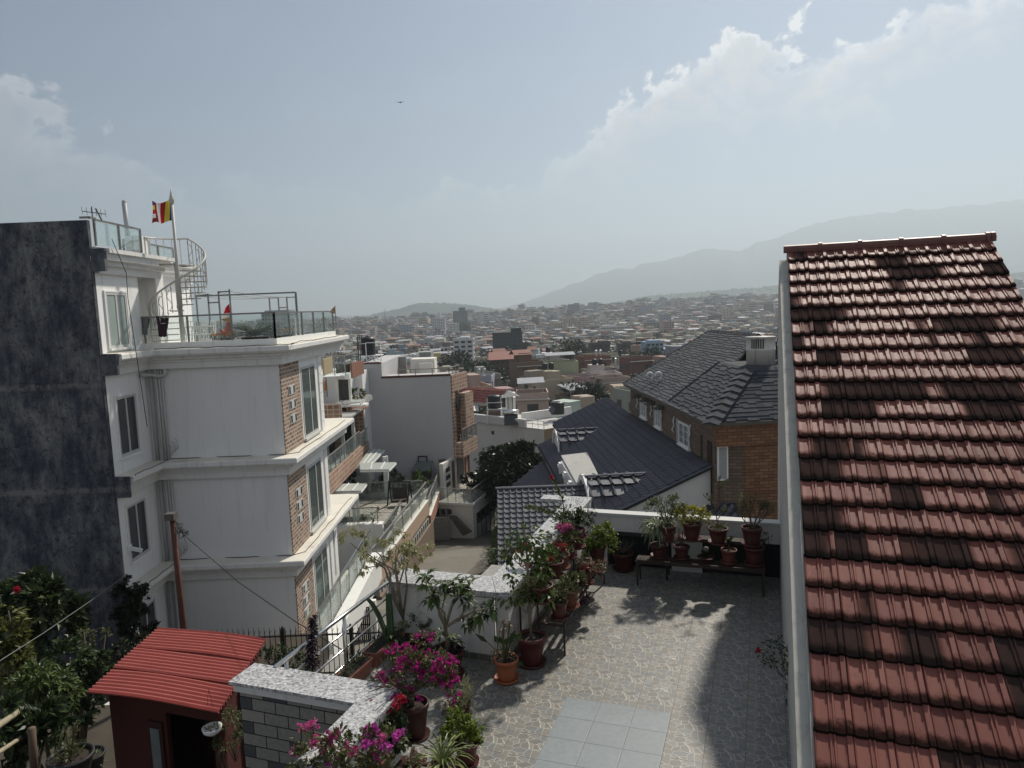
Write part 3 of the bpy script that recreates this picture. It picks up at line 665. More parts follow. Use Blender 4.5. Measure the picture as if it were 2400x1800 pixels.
# lowest balcony with glass railing
g = MB(); g.box(XC, XC+.55, YG+.3, 30.5, -5.95, -5.78); g.build('balcony_floor', plain('brown_tile', (.15,.10,.075), .5, .2, 3, .1, 20), wb)
g = MB(); g.box(XC+.551, XC+1.0, YG+.3, 30.5, -6.2, -5.72); g.box(XC+.7, XC+.95, YG+.3, 30.5, -6.9, -6.201); g.build('balcony_beam', WHITE, wb)
g = MB(); g.box(XC+.50,XC+.53,YG+.4,30.4,-5.70,-4.68); g.build('balcony_glass', GLASS, wb)
g = MB()
for k in range(7): y = YG+.5+k*1.4; g.bar((XC+.56,y,-5.75),(XC+.56,y,-4.65),.04)
g.bar((XC+.54,YG+.3,-4.65),(XC+.54,30.5,-4.65),.06); g.build('balcony_rail', STEEL, wb)
# terrace glass railing and roof glass railing
def glass_rail(pts, z0, z1, posts, parent, name='glass_railing'):
    g = MB()
    for a, b in zip(pts, pts[1:]):
        a = Vector(a); b = Vector(b); g.bar((a.x,a.y,z1),(b.x,b.y,z1),.06,.05)
        k = max(1, round((b-a).length/posts))
        for i in range(k+1):
            p = a.lerp(b, i/k); g.bar((p.x,p.y,z0),(p.x,p.y,z1),.05)
    o = g.build(name, plain('rail_bronze_steel', (.22,.21,.195), .35, .1, 6, 0, metal=.7), parent)
    g = MB()
    for a, b in zip(pts, pts[1:]):
        a = Vector((*a,0)); b = Vector((*b,0)); d = (b-a).normalized()*.06; n = Vector((-d.y, d.x, 0)).normalized()*.008
        p, q = a+d, b-d; g.hexa([(p-n)+ZA*(z0+.06),(q-n)+ZA*(z0+.06),(q+n)+ZA*(z0+.06),(p+n)+ZA*(z0+.06),(p-n)+ZA*(z1-.04),(q-n)+ZA*(z1-.04),(q+n)+ZA*(z1-.04),(p+n)+ZA*(z1-.04)])
    g.build('glass_panel', GLASS, o); return o
glass_rail([(XS+.05,YG+.05),(XC-.05,YG+.05),(XC-.05,YE-.2)], LV[3]+.34, LV[3]+1.12, 1.35, wb)
glass_rail([(XS-.02,YD+.35),(XS-.02,21.95)], 6.9, 7.6, 1.3, wb)
glass_rail([(XS-.95,22.7),(XS-.95,26)], 6.9, 7.4, 1.1, wb)
g = MB(); g.bar((XS-.02,YD+.12,7.63),(XS-.02,YD+.4,7.63),.07,.06); g.bar((XS-.25,YD+.12,7.63),(XS-.02,YD+.12,7.63),.07,.06); g.build('rail_end', MATS['rail_bronze_steel'], wb)
# security camera, wall lamp
g = MB(); p = Px(303,1285,XS+.02); g.box(XS,XS+.05,p.y-.1,p.y+.1,p.z-.1,p.z+.1); g.bar((XS+.05,p.y,p.z),(XS+.35,p.y+.05,p.z-.1),.09); g.build('security_camera', WHITE_CLEAN, wb)
g = MB(); g.ball((XS+.62,YG-.1,6.0),.1,10,6) ; 
p = Px(325,645,XS-.0); g = MB(); g.ball((XS+.02,p.y,p.z),.11,12,8,(.5,1,1)); g.build('wall_lamp', plain('lamp_cream', (.6,.58,.5), .4), wb)
# cables along ledges
CABLE = plain('black_cable', (.02,.02,.02), .6, 0, 1, 0)
def cable(pts, r=.008, parent=None, name='cable', mat=None, sag=0, n=14):
    P = [Vector(p) for p in pts]; q = []
    for a, b in zip(P, P[1:]):
        for i in range(n): tt = i/n; v = a.lerp(b, tt); v.z -= sag*4*tt*(1-tt); q.append(v)
    q.append(P[-1]); return MB().tube(q, r, 5).build(name, mat or CABLE, parent, True)
for z in LV[1:3]:
    q = [(XS+.52, YD+.2, z+.15)]
    for k in range(8): q.append((XS+.48+R(-.03,.05), YD+.3+k*.25, z+.155+R(0,.03)))
    q += [(XS+.5+k*.25, YG-.02-.03*math.sin(k), z+.185) for k in range(15)]+[(XC+.3+R(-.02,.05), YG+.3+k*.5, z+.16+R(0,.02)) for k in range(14)]
    cable(q, .010, wb, n=2)
q = [(XS+.5+k*.22, YG-.42+R(-.03,.03), LV[3]+.15+R(0,.04)) for k in range(20)]+[(XC+.42, YG+k*.5, LV[3]+.16+R(0,.05)) for k in range(15)]
cable(q, .012, wb, n=2)
cable([Px(262,560,XS+.5),Px(296,640,XS+.5),Px(300,700,XS+.55),Px(318,820,XS+.58),Px(333,920,XS+.5),Px(345,1000,XS+.35)], .010, wb)
cable([Px(211,600,XS+.4),Px(240,900,XS+.4),Px(262,1100,XS+.4),Px(272,1180,XS+.4)], .010, wb)
# spiral staircase
sp = thing('spiral_staircase', 'white iron spiral staircase with scrolled balusters climbing beside the flag pole', 'staircase', (-10.0, 23.2, LV[3]+.06))
IRON = plain('cream_iron', (.50,.48,.43), .5, .1, 8, .05, 40)
IRONS = plain('grey_iron', (.40,.385,.35), .5, .1, 8, .05, 40)
sy = 22.3; sx = Py(424,760,sy).x; sr = .86
g = MB(); g.tube([(sx,sy,LV[3]),(sx,sy,6.6)], .05, 10); g.build('newel', IRON, sp, True)
N = 15; z0, z1 = LV[3]+.22, 6.55
a0 = rad(172); a1 = a0+rad(275)
def hel(k, r, dz=0): a = a0+(a1-a0)*k; return Vector((sx+r*math.cos(a), sy+r*math.sin(a), z0+(z1-z0)*k+dz))
for i in range(N):
    k = i/(N-1); a = a0+(a1-a0)*k; w_ = rad(13)
    g = MB(); z = z0+(z1-z0)*k
    g.slab([(sx+.07*math.cos(a-w_),sy+.07*math.sin(a-w_),z),(sx+sr*math.cos(a-w_),sy+sr*math.sin(a-w_),z),(sx+sr*math.cos(a+w_),sy+sr*math.sin(a+w_),z),(sx+.07*math.cos(a+w_),sy+.07*math.sin(a+w_),z)], .03)
    g.build('tread', IRONS, sp)
g = MB(); g.tube([hel(i/60, sr, .86) for i in range(61)], .028, 7); g.build('handrail', IRON, sp, True)
for i in range(0, 2*N+1):
    k = i/(2*N); g = MB(); p = hel(k, sr); g.tube([p, p+ZA*.86], .012, 5)
    if i % 2 and i < 2*N:
        p2 = hel((i+1)/(2*N), sr); m = (p+p2)/2; q = []; tdir = (p2-p).normalized()
        for s in range(17):
            tt = s/16; ang = 2*math.pi*tt*1.0; q.append(m+ZA*(.1+.62*tt)+tdir*.07*math.sin(ang))
        for (zz, sg) in ((.1, 1), (.72, -1)):
            for s in range(10):
                pass
        g.tube(q, .010, 5); 
        for zz, sg in ((.10, 1), (.72, -1)):
            g.tube([m+ZA*(zz+.05*math.sin(s*.7)*sg)+tdir*(.05*math.cos(s*.7)-.05)*sg for s in range(8)], .009, 5)
    g.build('baluster', IRONS, sp)
g = MB(); g.slab([(sx-1.3,sy-.1,6.57),(sx+.1,sy-.1,6.57),(sx+.1,sy+.95,6.57),(sx-1.3,sy+.95,6.57)], .05); g.build('landing', IRONS, sp)
g = MB(); lp = [(sx+sr*math.cos(a0+(a1-a0)+rad(d)), sy+sr*math.sin(a0+(a1-a0)+rad(d))) for d in range(0, 100, 16)]+[(sx-1.1, sy-.3)]
for p in lp: g.tube([(*p,6.57),(*p,7.4)], .012, 5)
g.tube([(*p,7.4) for p in lp], .026, 6); g.build('landing_rail', IRON, sp)
# flag pole with striped flag
fp = thing('flag_pole', 'tall white flag pole with spear tip flying a small striped flag', 'flag pole', (-10.56, 23.0, 3.9))
p0 = Py(433,830,22.0); p1 = Py(403,480,22.0); p0.z = 3.88
g = MB(); g.tube([p0, p1], [.06, .042], 10); g.build('pole', plain('pole_grey_paint', (.47,.46,.43), .5, .1, 6), fp, True)
g = MB(); g.lathe(p1, [(.03,0),(.06,.05),(.09,.13),(.05,.25),(.02,.38),(.005,.48)], 8); g.build('spear_tip', IRON, fp, True)
cols = [('flag_blue',(.02,.028,.12)),('flag_yellow',(.48,.40,.05)),('flag_red',(.30,.018,.02)),('flag_white',(.55,.50,.50)),('flag_maroon',(.16,.02,.022))]
def fcol(n, c):
    m, t = newmat(n); t.out(c, .8, 0, None, .1, trans=.35); MATS[n] = m; return m
FM5 = [fcol(n, c) for n, c in cols]
ft = Py(402,471,22.0); fw, fh = .62, .62
def fpos(a, b):  # a 0..1 away from the pole, b 0..1 down
    return ft+Vector((-fw*a-.05*b*a, .10*math.sin(a*7+b*2), -fh*b*(1-.12*a)+.05*math.sin(a*8+b)-.06*a+.14*a*a*(1-2*b)*.3))
for j in range(5):
    g = MB(); n = 6; a_, b_ = j*.17, (j+1)*.17
    for i in range(10):
        for s in range(2):
            q = lambda aa, bb: fpos(a_+(b_-a_)*aa/2, bb/10)
            g.quad(q(s,i), q(s+1,i), q(s+1,i+1), q(s,i+1))
    g.build('stripe', FM5[j], fp, True)
for j in range(5):
    g = MB()
    for s in range(2):
        for i in range(2):
            q = lambda aa, bb: fpos(.85+.15*aa/2, (j+bb/2)/5)
            g.quad(q(s,i), q(s+1,i), q(s+1,i+1), q(s,i+1))
    g.build('stripe', FM5[j], fp, True)
# second pipe, antenna
g = MB(); b = Py(302,580,23.5); tp = Py(291,475,23.5); b.z = 7.0; g.tube([b, tp], .075, 10); g.lathe(tp, [(.075,0),(.07,.05),(.02,.09)], 10)
tag(g.build('vent_pipe', plain('vent_grey', (.33,.34,.35), .5), smooth=True), 'grey vent pipe standing behind the glass railing on the top roof', 'vent pipe')
an = thing('television_antenna', 'small rooftop television antenna with crossed rods at the dark wall corner', 'antenna', Py(218,520,20.0))
c = Py(216,497,20.0); g = MB(); g.tube([Py(219,535,20.0), c+ZA*.15], .014, 5); g.build('mast', DARKSTEEL, an)
g = MB(); g.tube([c+Vector((-.22,-.1,.02)), c+Vector((.28,.15,-.05))], .012, 5)
for k in range(6):
    q = c+Vector((-.22,-.1,.02)).lerp(Vector((.28,.15,-.05)), k/5); g.tube([q+Vector((.06,-.12,.10)), q+Vector((-.06,.12,-.06))], .007, 4)
g.tube([c+Vector((.1,0,.1)),c+Vector((.2,.1,-.25))], .02, 5); g.build('rods', DARKSTEEL, an)
# pergola frame on the terrace
pg = thing('terrace_frame', 'thin grey steel frame with drying lines above the planted roof terrace', 'frame', (-8.5, 25.5, 3.9))
FR = plain('grey_frame_steel', (.20,.20,.20), .5, .1, 6, 0, metal=.3)
zt = 5.62
def fr(*seg, w=.045):
    g = MB()
    for a, b in seg: g.bar(a, b, w)
    g.build('frame_bar', FR, pg)
yb = 28.5; yf = 22.9
P_ = lambda px, y: Py(px, 700, y).x
xs_ = [P_(460,24.2), P_(488,24.2), P_(513,24.2), P_(539,24.2)]
for i, x in enumerate(xs_): fr(((x,24.2,LV[3]+.06),(x,24.2,zt+.06*i)))
fr(((xs_[0],24.2,zt),(xs_[1],24.2,zt+.02))); fr(((xs_[1],24.2,zt-.25),(xs_[2],24.2,zt-.25))); fr(((xs_[2],24.2,zt+.1),(xs_[3],24.2,zt+.1)))
xe = P_(734,24.6)
fr(((xs_[0],24.1,zt-.02),(XC-.25,24.6,zt)), w=.05); fr(((XC-.25,24.6,zt),(XC-.25,24.6,LV[3]+.1)), w=.06)
xr = [P_(q, 28.6) for q in (631,652,672,693)]
for x in xr: fr(((x,28.6,LV[3]),(x,28.6,zt-.02)), w=.05)
fr(((xr[0],28.6,zt-.05),(xr[1],28.6,zt-.05))); fr(((xr[1],28.6,zt-.45),(xr[2],28.6,zt-.45))); fr(((xr[2],28.6,zt-.05),(xr[3],28.6,zt-.05)))
for i in range(4): cable([(xs_[i],24.2,zt+.04*i),(xr[i],28.6,zt-.04)], .010, pg, 'drying_line', FR, .08)
# prayer flag on the terrace, cycad, flowers, chairs and table
rf = thing('red_flag', 'tattered red, yellow and white flag hanging from a pole on the roof terrace', 'flag', Py(531,790,23.6))
a = Py(536,720,23.6); b = Py(538,800,23.6); g = MB(); g.tube([(b.x+.03,b.y,3.9), a+ZA*.05], .02, 6); g.build('pole', FR, rf)
def cloth(name, mat, parent, poly, y, thick=.0):
    g = MB(); pts = [Py(px, py, y+.04*math.sin(px*.3)) for px, py in poly]; g.add(pts, [tuple(range(len(pts)))]); g.build(name, mat, parent)
cloth('upper_cloth', FM5[2], rf, [(537,712),(540,733),(524,735),(529,720)], 23.6)
cloth('middle_cloth', FM5[3], rf, [(540,734),(541,743),(521,750),(524,736)], 23.58)
cloth('emblem_cloth', plain('gold_cloth', (.35,.20,.04), .8), rf, [(541,744),(541,754),(533,757),(518,749),(522,747)], 23.56)
cloth('lower_cloth', FM5[2], rf, [(541,755),(543,787),(531,789),(517,783),(513,774),(519,773),(526,777),(530,757)], 23.55)
of = thing('pennant', 'small ochre triangular pennant on a thin stick at the terrace corner', 'flag', (XC-.1, YE-.3, LV[3]+1.1))
p = Py(785,720,29.0); g = MB(); g.tube([Py(788,765,29.0), Py(785,716,29.0)], .015, 5); g.build('stick', FR, of)
cloth('cloth', plain('ochre_cloth', (.30,.20,.09), .8), of, [(785,718),(786,736),(772,732),(778,724)], 29.0)
# ---------------------------------------------------------------- roof covering generators
def inpoly(x, y, P):
    c = False; n = len(P); j = n-1
    for i in range(n):
        xi, yi = P[i]; xj, yj = P[j]
        if (yi > y) != (yj > y) and x < (xj-xi)*(y-yi)/(yj-yi)+xi: c = not c
        j = i
    return c
def basis(pts):
    pts = [Vector(p) for p in pts]; n = Vector((0,0,0))
    for i in range(len(pts)): n += pts[i].cross(pts[(i+1) % len(pts)])
    n.normalize(); n = n if n.z > 0 else -n
    e = Vector((0,0,1)).cross(n).normalized(); s = e.cross(n).normalized()
    if s.z > 0: s = -s
    return pts[0], e, s, n
STILE = [(0,.03),(.05,.058),(.12,.064),(.19,.05),(.25,.008),(.5,.0),(.8,.004),(.93,.02),(1.0,.03)]
MTILE = [(0,.0),(.10,.05),(.22,.095),(.34,.105),(.46,.075),(.56,.025),(.66,.0),(.84,-.004),(1,.0)]
def stiles(mb, pts, cw=.31, eh=.33, lift=.065, pr=STILE):
    o, e, s, n = basis(pts); P = [((Vector(p)-o).dot(e), (Vector(p)-o).dot(s)) for p in pts]
    x0 = min(p[0] for p in P); x1 = max(p[0] for p in P); y0 = min(p[1] for p in P); y1 = max(p[1] for p in P)
    k = len(pr); r = 0; y = y0
    while y < y1-.02:
        x = x0
        while x < x1-.02:
            if inpoly(x+cw/2, y+eh/2, P):
                vs = []; j = R(-.004, .004)
                for (yy, h0) in ((y-.01, .005), (y+eh+.025, lift+j)):
                    for a, z in pr: vs.append(o+e*(x+a*cw)+s*yy+n*(z*cw/.31+h0))
                for a, z in pr: vs.append(o+e*(x+a*cw)+s*(y+eh+.027)+n*(z*cw/.31+lift+j-.022))
                mb.add(vs, [(i, i+1, k+i+1, k+i) for i in range(k-1)]+[(k+i, k+i+1, 2*k+i+1, 2*k+i) for i in range(k-1)])
            x += cw
        y += eh; r += 1
def shingles(mb, pts, w=.62, eh=.29, th=.020):
    o, e, s, n = basis(pts); P = [((Vector(p)-o).dot(e), (Vector(p)-o).dot(s)) for p in pts]
    x0 = min(p[0] for p in P); x1 = max(p[0] for p in P); y0 = min(p[1] for p in P); y1 = max(p[1] for p in P)
    y = y0; r = 0
    while y < y1:
        x = x0-w*R(0,1)
        while x < x1:
            ww = w*R(.55,1.1); short = random.random() < .4; e2 = eh*(.62 if short else 1.0); t = th*(.6 if short else 1.5)
            if inpoly(min(x1-.01,max(x0+.01,x+ww/2)), y+eh/2, P) and inpoly(x+.06, y+eh*.5, P) and inpoly(x+ww-.06, y+eh*.5, P):
                a = o+e*(x+.004)+s*(y-.02)+n*.012; b = o+e*(x+ww-.004)+s*(y-.02)+n*.012
                c = o+e*(x+ww-.004)+s*(y+e2+.01)+n*(.014+t); d = o+e*(x+.004)+s*(y+e2+.01)+n*(.014+t)
                c2 = c-n*(t+.012); d2 = d-n*(t+.012)
                mb.add([a,b,c,d,c2,d2], [(0,3,2,1),(3,5,4,2)])
            x += ww
        y += eh; r += 1
def caprow(mb, a, b, r=.13, L=.42, lift=.05):
    a = Vector(a); b = Vector(b); n = max(1, round((b-a).length/L)); d = (b-a).normalized(); x = d.cross(Vector((0,0,1))).normalized(); u = x.cross(d)
    for i in range(n):
        p = a.lerp(b, i/n)-d*.03; q = a.lerp(b, (i+1)/n)+d*.03; vs = []
        for pp, rr in ((p, r), (q, r*1.12)):
            for k in range(7):
                t = math.pi*(k/6); vs.append(pp+x*rr*math.cos(t)+u*(rr*.75*math.sin(t)+lift-.04))
        mb.add(vs, [(k, k+1, 8+k, 7+k) for k in range(6)]+[tuple(range(6,-1,-1)), tuple(range(7,14))])
def roofmat(name, c0, c1, rough=.55, spec=.4, dirt=.2):
    m, t = newmat(name); p = t.pos(); i = t.island()
    c = t.mix(i, c0, c1); c = t.mix(t.math('MULTIPLY', t.step(t.noise(p, 1.3, 6), .5, .75), dirt), c, lerp(c1, 1.7))
    c = t.mix(t.math('MULTIPLY', t.noise(p, 18, 4), .4), c, lerp(c0, .6))
    t.out(c, t.mixf(t.noise(p, 5, 3), rough-.1, rough+.15), 0, t.bump(t.noise(p, 60, 3), .15, .004), spec); MATS[name] = m; return m
GREYT_ = None
SHING = roofmat('asphalt_shingle', (.038,.043,.050), (.080,.087,.097), .85, .2)
BLUET = roofmat('blue_grey_roof_tile', (.042,.048,.064), (.056,.063,.082), .30, .6, .15)
GREYT = roofmat('grey_glazed_tile', (.085,.09,.105), (.125,.13,.15), .6, .3, .3)
BRK = bricks('brown_brick_tile', (.36,.18,.095), (.20,.10,.056), (.06,.042,.03), .44, .15, .014, .75, .5, .5, .35)
BRKD = bricks('grey_brown_brick_tile', (.25,.18,.13), (.16,.115,.085), (.075,.06,.048), .44, .15, .014, .8, .5, .5, .3)
# ---------------------------------------------------------------- brick house with shingle roof
BA = rad(-3.5); BC = Py(1677, 990, 32); BO = Vector((BC.x, BC.y, 0))
BN = Vector((math.cos(BA), -math.sin(BA), 0)); BD = Vector((math.sin(BA), math.cos(BA), 0))
def B(x, y, z): return BO+BN*x+BD*y+ZA*z
MBF = Matrix(((BN.x,BD.x,0,BO.x),(BN.y,BD.y,0,BO.y),(0,0,1,0),(0,0,0,1)))
def loc(p): q = Vector(p)-BO; return Vector((q.dot(BN), q.dot(BD), q.z))
EZ = BC.z
bh = thing('brick_house', 'brown brick house with dark shingle hip roof and white barred windows', 'house', B(4, 8, -12))
g = MB(MBF); g.box(0, .2, .2, 16.9, -12, EZ); g.build('side_wall', BRKD, bh)
g = MB(MBF); g.box(1.35, 9, 0, .2-.003, -12, EZ-1.12); g.box(-.04, 9, -.14, .2-.003, EZ-1.118, EZ); g.build('front_wall', BRK, bh)
g = MB(MBF); g.slab([(-.02,.45,-12),(1.349,.02,-12),(1.349,.02,EZ-1.12),(-.02,.45,EZ-1.12)], .15, up=False); g.build('corner_wall', BRKD, bh)
g = MB(MBF); g.box(.2, 9, 16.7, 16.9, -12, EZ); g.box(8.8, 9, .2, 16.7, -12, EZ); g.build('back_wall', BRKD, bh)
ev = [B(-.35,-.4,EZ+.02), B(-.35,17.2,EZ+.02)]
hip = Pn(1750, 863, BO, (BN-BD).normalized())           # on the diagonal through the corner
lh = loc(hip); pitch = math.atan2(lh.z-EZ-.02, (lh.x+.4)); 
nL = -BN*math.sin(pitch)+ZA*math.cos(pitch)               # left-facing slope
nF = -BD*math.sin(pitch)+ZA*math.cos(pitch)
e0 = B(-.4,-.4,EZ+.02)
apex2 = Pn(1686, 849, e0, nL); low2 = Pn(1568, 940, e0, nL)
# main slope: shallower plane through the same eave
pm = rad(27); nM = -BN*math.sin(pm)+ZA*math.cos(pm)
rl = Pn(1663, 775, e0, nM); fe = B(-.4, 17.2, EZ+.02)
main = [B(-.4, 3.0, EZ+.02), fe, rl, Pn(1830, 790, e0, nM), Pn(1830, 860, e0, nM)]
lr = loc(rl)
rr = B(lr.x, lr.y-8.5, lr.z)
main = [B(-.4, 2.0, EZ+.02), fe, rl, rr]
g = MB(); g.slab(main, .1); g.slab([B(-.4,-.4,EZ+.02), low2, apex2, hip], .1)
fr = [e0, hip, B(9.4, lh.y, lh.z), B(9.4, -.4, EZ+.02)]
g.slab(fr, .1); g.slab([hip+ZA*.01, apex2+ZA*.01, apex2+BN*6+ZA*.01, B(9.4, lh.y, lh.z+.01)], .1)
g.slab([rl, fe, B(2*lr.x+.4, 17.2, EZ+.02)], .1); g.slab([rl, rr, B(2*lr.x+.4, 2, EZ), B(2*lr.x+.4, 17.2, EZ)], .1)
g.build('roof_deck', plain('roof_felt', (.035,.038,.043), .9, .2, 3, .2, 20), bh)
g = MB(); shingles(g, main, .5, .24); rf = g.build('main_roof', SHING, bh)
g = MB(); shingles(g, [e0, low2, apex2, hip], .55, .26); g.build('side_roof', SHING, bh)
g = MB(); shingles(g, fr, .62, .27); g.build('front_roof', roofmat('dark_shingle', (.034,.040,.050), (.066,.074,.086), .85, .2), bh)
def hipcaps(a, b, n, w=.42):
    g = MB(); a = Vector(a); b = Vector(b); d = (b-a).normalized(); x = d.cross(ZA).normalized(); u = x.cross(d)
    for i in range(n):
        p = a.lerp(b, i/n); q = a.lerp(b, (i+1.12)/n)
        for s in (1, -1):
            g.quad(p+u*.10, p+x*s*w-u*.10+u*.07, q+x*s*w-u*.16+u*.05, q+u*.04) if s > 0 else g.quad(p+u*.10, q+u*.04, q+x*s*w-u*.16+u*.05, p+x*s*w-u*.10+u*.07)
        g.quad(p+u*.10, p+x*w-u*.03, p+x*w-u*.09, p+u*.03); g.quad(p+u*.10, p+u*.03, p-x*w-u*.09, p-x*w-u*.03)
    return g
hipcaps(e0, hip, 9).build('hip_cap', SHING, bh); hipcaps(fe, rl, 22, .2).build('hip_cap', SHING, bh); hipcaps(rr, rl, 18, .2).build('hip_cap', SHING, bh); hipcaps(low2, apex2, 12, .12).build('hip_cap', SHING, bh)
g = MB(MBF); g.box(-.42,-.38,-.4,17.2,EZ-.12,EZ+.03); g.box(-.38,9.4,-.42,-.38,EZ-.12,EZ+.03); g.build('fascia', plain('fascia_brown', (.10,.085,.07), .7), bh)
g = MB(MBF); g.box(-.38,-.001,-.38,17.1,EZ-.10,EZ-.06); g.box(0,9.3,-.38,-.001,EZ-.10,EZ-.06); g.build('soffit', plain('soffit_grey', (.25,.24,.22), .8), bh)
for (y0, y1, z0, z1) in ((12.45,13.75,-2.5,-1.35),(9.0,10.2,-2.55,-1.35),(3.75,5.5,-2.72,-1.5)):
    o = MB(MBF); o.box(-.10,-.002,y0,y0+.09,z0,z1); o.box(-.10,-.002,y1-.09,y1,z0,z1); o.box(-.10,-.002,y0+.09,y1-.09,z1-.09,z1); o.box(-.10,-.002,y0+.09,y1-.09,z0,z0+.09); m = (y0+y1)/2; o.box(-.10,-.002,m-.04,m+.04,z0+.09,z1-.09)
    o.box(-.16,-.002,y0-.12,y1+.12,z0-.10,z0-.002)
    o = o.build('window', WHITE_CLEAN, bh)
    MB(MBF).box(-.03,-.02,y0+.09,y1-.09,z0+.09,z1-.09).build('pane', plain('blue_pane', (.10,.13,.15), .15, .2, 2, 0, spec=.6), o)
    g = MB(MBF)
    for k in range(1, 3): z = z0+(z1-z0)*k/3; g.box(-.085,-.07,y0+.09,y1-.09,z-.012,z+.012)
    for k in range(1, 4): y = y0+(y1-y0)*k/4; g.box(-.068,-.055,y-.012,y+.012,z0+.09,z1-.09)
    g.build('window_bars', WHITE_CLEAN, o)
    MB(MBF).box(-.05,-.003,y1,y1+.55,z0-.05,z1+.05).build('reveal_panel', plain('grey_panel', (.30,.29,.27), .8), o)
    if y0 > 6:
        for yy in (y0-.2, y1+.6):
            g = MB(MBF); g.slab([(-.02,yy-.45,z1+.22),(-.02,yy+.45,z1+.22),(-.5,yy+.35,z1+.02),(-.5,yy-.35,z1+.02)], .04); g.add([(-.02,yy-.45,z1+.22),(-.5,yy-.35,z1+.02),(-.02,yy-.45,z1+.0)],[(0,1,2)]); g.build('window_hood', plain('hood_brown', (.07,.06,.05), .8), bh)
    for yy in (y0-.3, y1+.75):
        g = MB(MBF); g.tube([(-.06,yy,z1+.1),(-.14,yy-.02,z1-.15),(-.06,yy+.1,z1-.4),(-.16,yy+.16,z1-.65),(-.08,yy+.05,z1-.8)], .035, 6); g.build('scroll_bracket', WHITE_CLEAN, bh, True)
o = MB(MBF); o.box(.12,.62,.10,.2,-3.5,-1.87); o = o.build('window', WHITE_CLEAN, bh); MB(MBF).box(.19,.55,.09,.099,-3.42,-1.95).build('pane', CURTAIN, o)
g = MB(MBF); g.box(-.032,-.004,1.85,2.05,-3.2,-1.7); g.box(-.035,-.004,.5,1.1,-4.2,-1.75); g.build('wall_recess', plain('recess_brown', (.035,.025,.018), .9), bh)
# roof tank, vents, black tank
p = Pn(1783, 860, hip, ZA); 
p.z = hip.z; ct = Py(1783, 825, p.y+1.2); base = Vector((ct.x, ct.y, hip.z+.02)); r = 32.5*depth(ct)/F; zt = Py(1783, 789, ct.y).z
t_ = thing('roof_turret', 'round white roof vent turret with dark louvres and rust streaks on the shingle roof', 'roof vent', base)
H = zt-base.z
g = MB(); g.lathe(base, [(r,0),(r,H*.52),(r*1.02,H*.53),(r*1.02,H*.56),(r,H*.57),(r,H*.98),(r*1.03,H*.985),(r*1.03,H),(0.02,H+.02)], 28); g.build('drum', plain('rusty_white', (.55,.53,.49), .6, .06, 3, .05, 30, streak=.7), t_, True)
g = MB()
for k in range(6):
    a = rad(215+k*9); g.box
    d = Vector((math.cos(a), math.sin(a), 0)); q = base+d*(r+.004); tdir = Vector((-d.y, d.x, 0))
    g.hexa([q-tdir*.035+ZA*H*.60, q+tdir*.035+ZA*H*.60, q+tdir*.035+d*.01+ZA*H*.60, q-tdir*.035+d*.01+ZA*H*.60, q-tdir*.035+ZA*H*.93, q+tdir*.035+ZA*H*.93, q+tdir*.035+d*.01+ZA*H*.93, q-tdir*.035+d*.01+ZA*H*.93])
g.build('louvre', plain('louvre_dark', (.06,.06,.06), .6), t_)
bk = Py(1842, 800, 37.5)
t_ = thing('water_tank', 'dark green-grey tall water tank beside the white roof turret', 'water tank', (bk.x+.3, bk.y, hip.z-.4))
g = MB(); g.lathe((bk.x+.45,bk.y,hip.z-.4), [(.85,0),(.88,.3),(.85,.32),(.88,.7),(.85,.72),(.88,1.1),(.85,1.12),(.88,1.6),(.84,1.62),(.86,2.2),(.5,2.35),(.2,2.38)], 20); g.build('tank', plain('tank_dark_green', (.022,.028,.027), .5), t_, True)
g = MB(); g.tube([Py(1822,810,36.6), Py(1842,738,36.6)], .035, 6); g.build('leaning_pipe', PIPE, t_)
for px in (1530, 1550):
    b = Pn(px, 893, e0, nM); o = thing('roof_vent_pipe', ('hooked white vent pipe lower on the shingle slope' if px == 1530 else 'hooked white vent pipe higher on the shingle slope, near the ridge'), 'vent pipe', b, 'hooked vent pipes on the shingle roof')
    g = MB(); q = [b-ZA*.1, b+ZA*.35]
    for k in range(7): a = math.pi*k/6; q.append(b+ZA*(.35+.18*math.sin(a))+BN*(-.18+.18*math.cos(a))-BD*(.0))
    q.append(b+BN*-.38+ZA*.30); g.tube(q, .085, 10); g.build('pipe', plain('vent_white', (.6,.6,.6), .4), o, True)
# ---------------------------------------------------------------- lower house with blue-grey tile roofs
th_ = thing('tile_roof_villa', 'low villa with dark blue-grey tiled roofs and white arched dormers', 'house', B(-5, 8, -12))
pt_ = rad(23); nT = -BN*math.sin(pt_)+ZA*math.cos(pt_); j0 = B(-.02, 0, -2.86)
def S_(px, py): return Pn(px, py, j0, nT)
nt = B(-.03, .45, -2.86); ll = loc(S_(1450, 1197)); nl = B(ll.x, .45, loc(S_(1450,1197)).z)
def onS(x, y): return B(x, y, -2.86+(x+.02)*math.tan(pt_))
XL = -6.3
mainT = [onS(-.03,.45), onS(-.03,20.4), onS(XL,20.4), onS(XL,.45)]
g = MB(); g.slab([p-ZA*.03 for p in mainT], .12); g.build('roof_deck', MATS['roof_felt'], th_)
g = MB(); stiles(g, mainT, .36, .44, .06, MTILE); g.build('main_roof', BLUET, th_)
g = MB(); caprow(g, onS(-.03,20.4)+ZA*.02, onS(XL,20.4)+ZA*.02, .12, .4); g.build('rake_cap', BLUET, th_); g = MB(); caprow(g, onS(-.03,.42), onS(XL,.42), .07, .4); g.build('rake_cap', BLUET, th_)
g = MB(MBF); g.slab([(-.04,.62,-3.0),(XL+.2,.62,loc(onS(XL+.2,0)).z-.14),(XL+.2,.62,-12),(-.04,.62,-12)], .2, up=False); g.build('gable_wall', LWALL, th_)
g = MB(MBF); g.box(-1.95,-1.35,.59,.618,-5.9,-4.6); g.build('gable_window', WGLASS, th_)
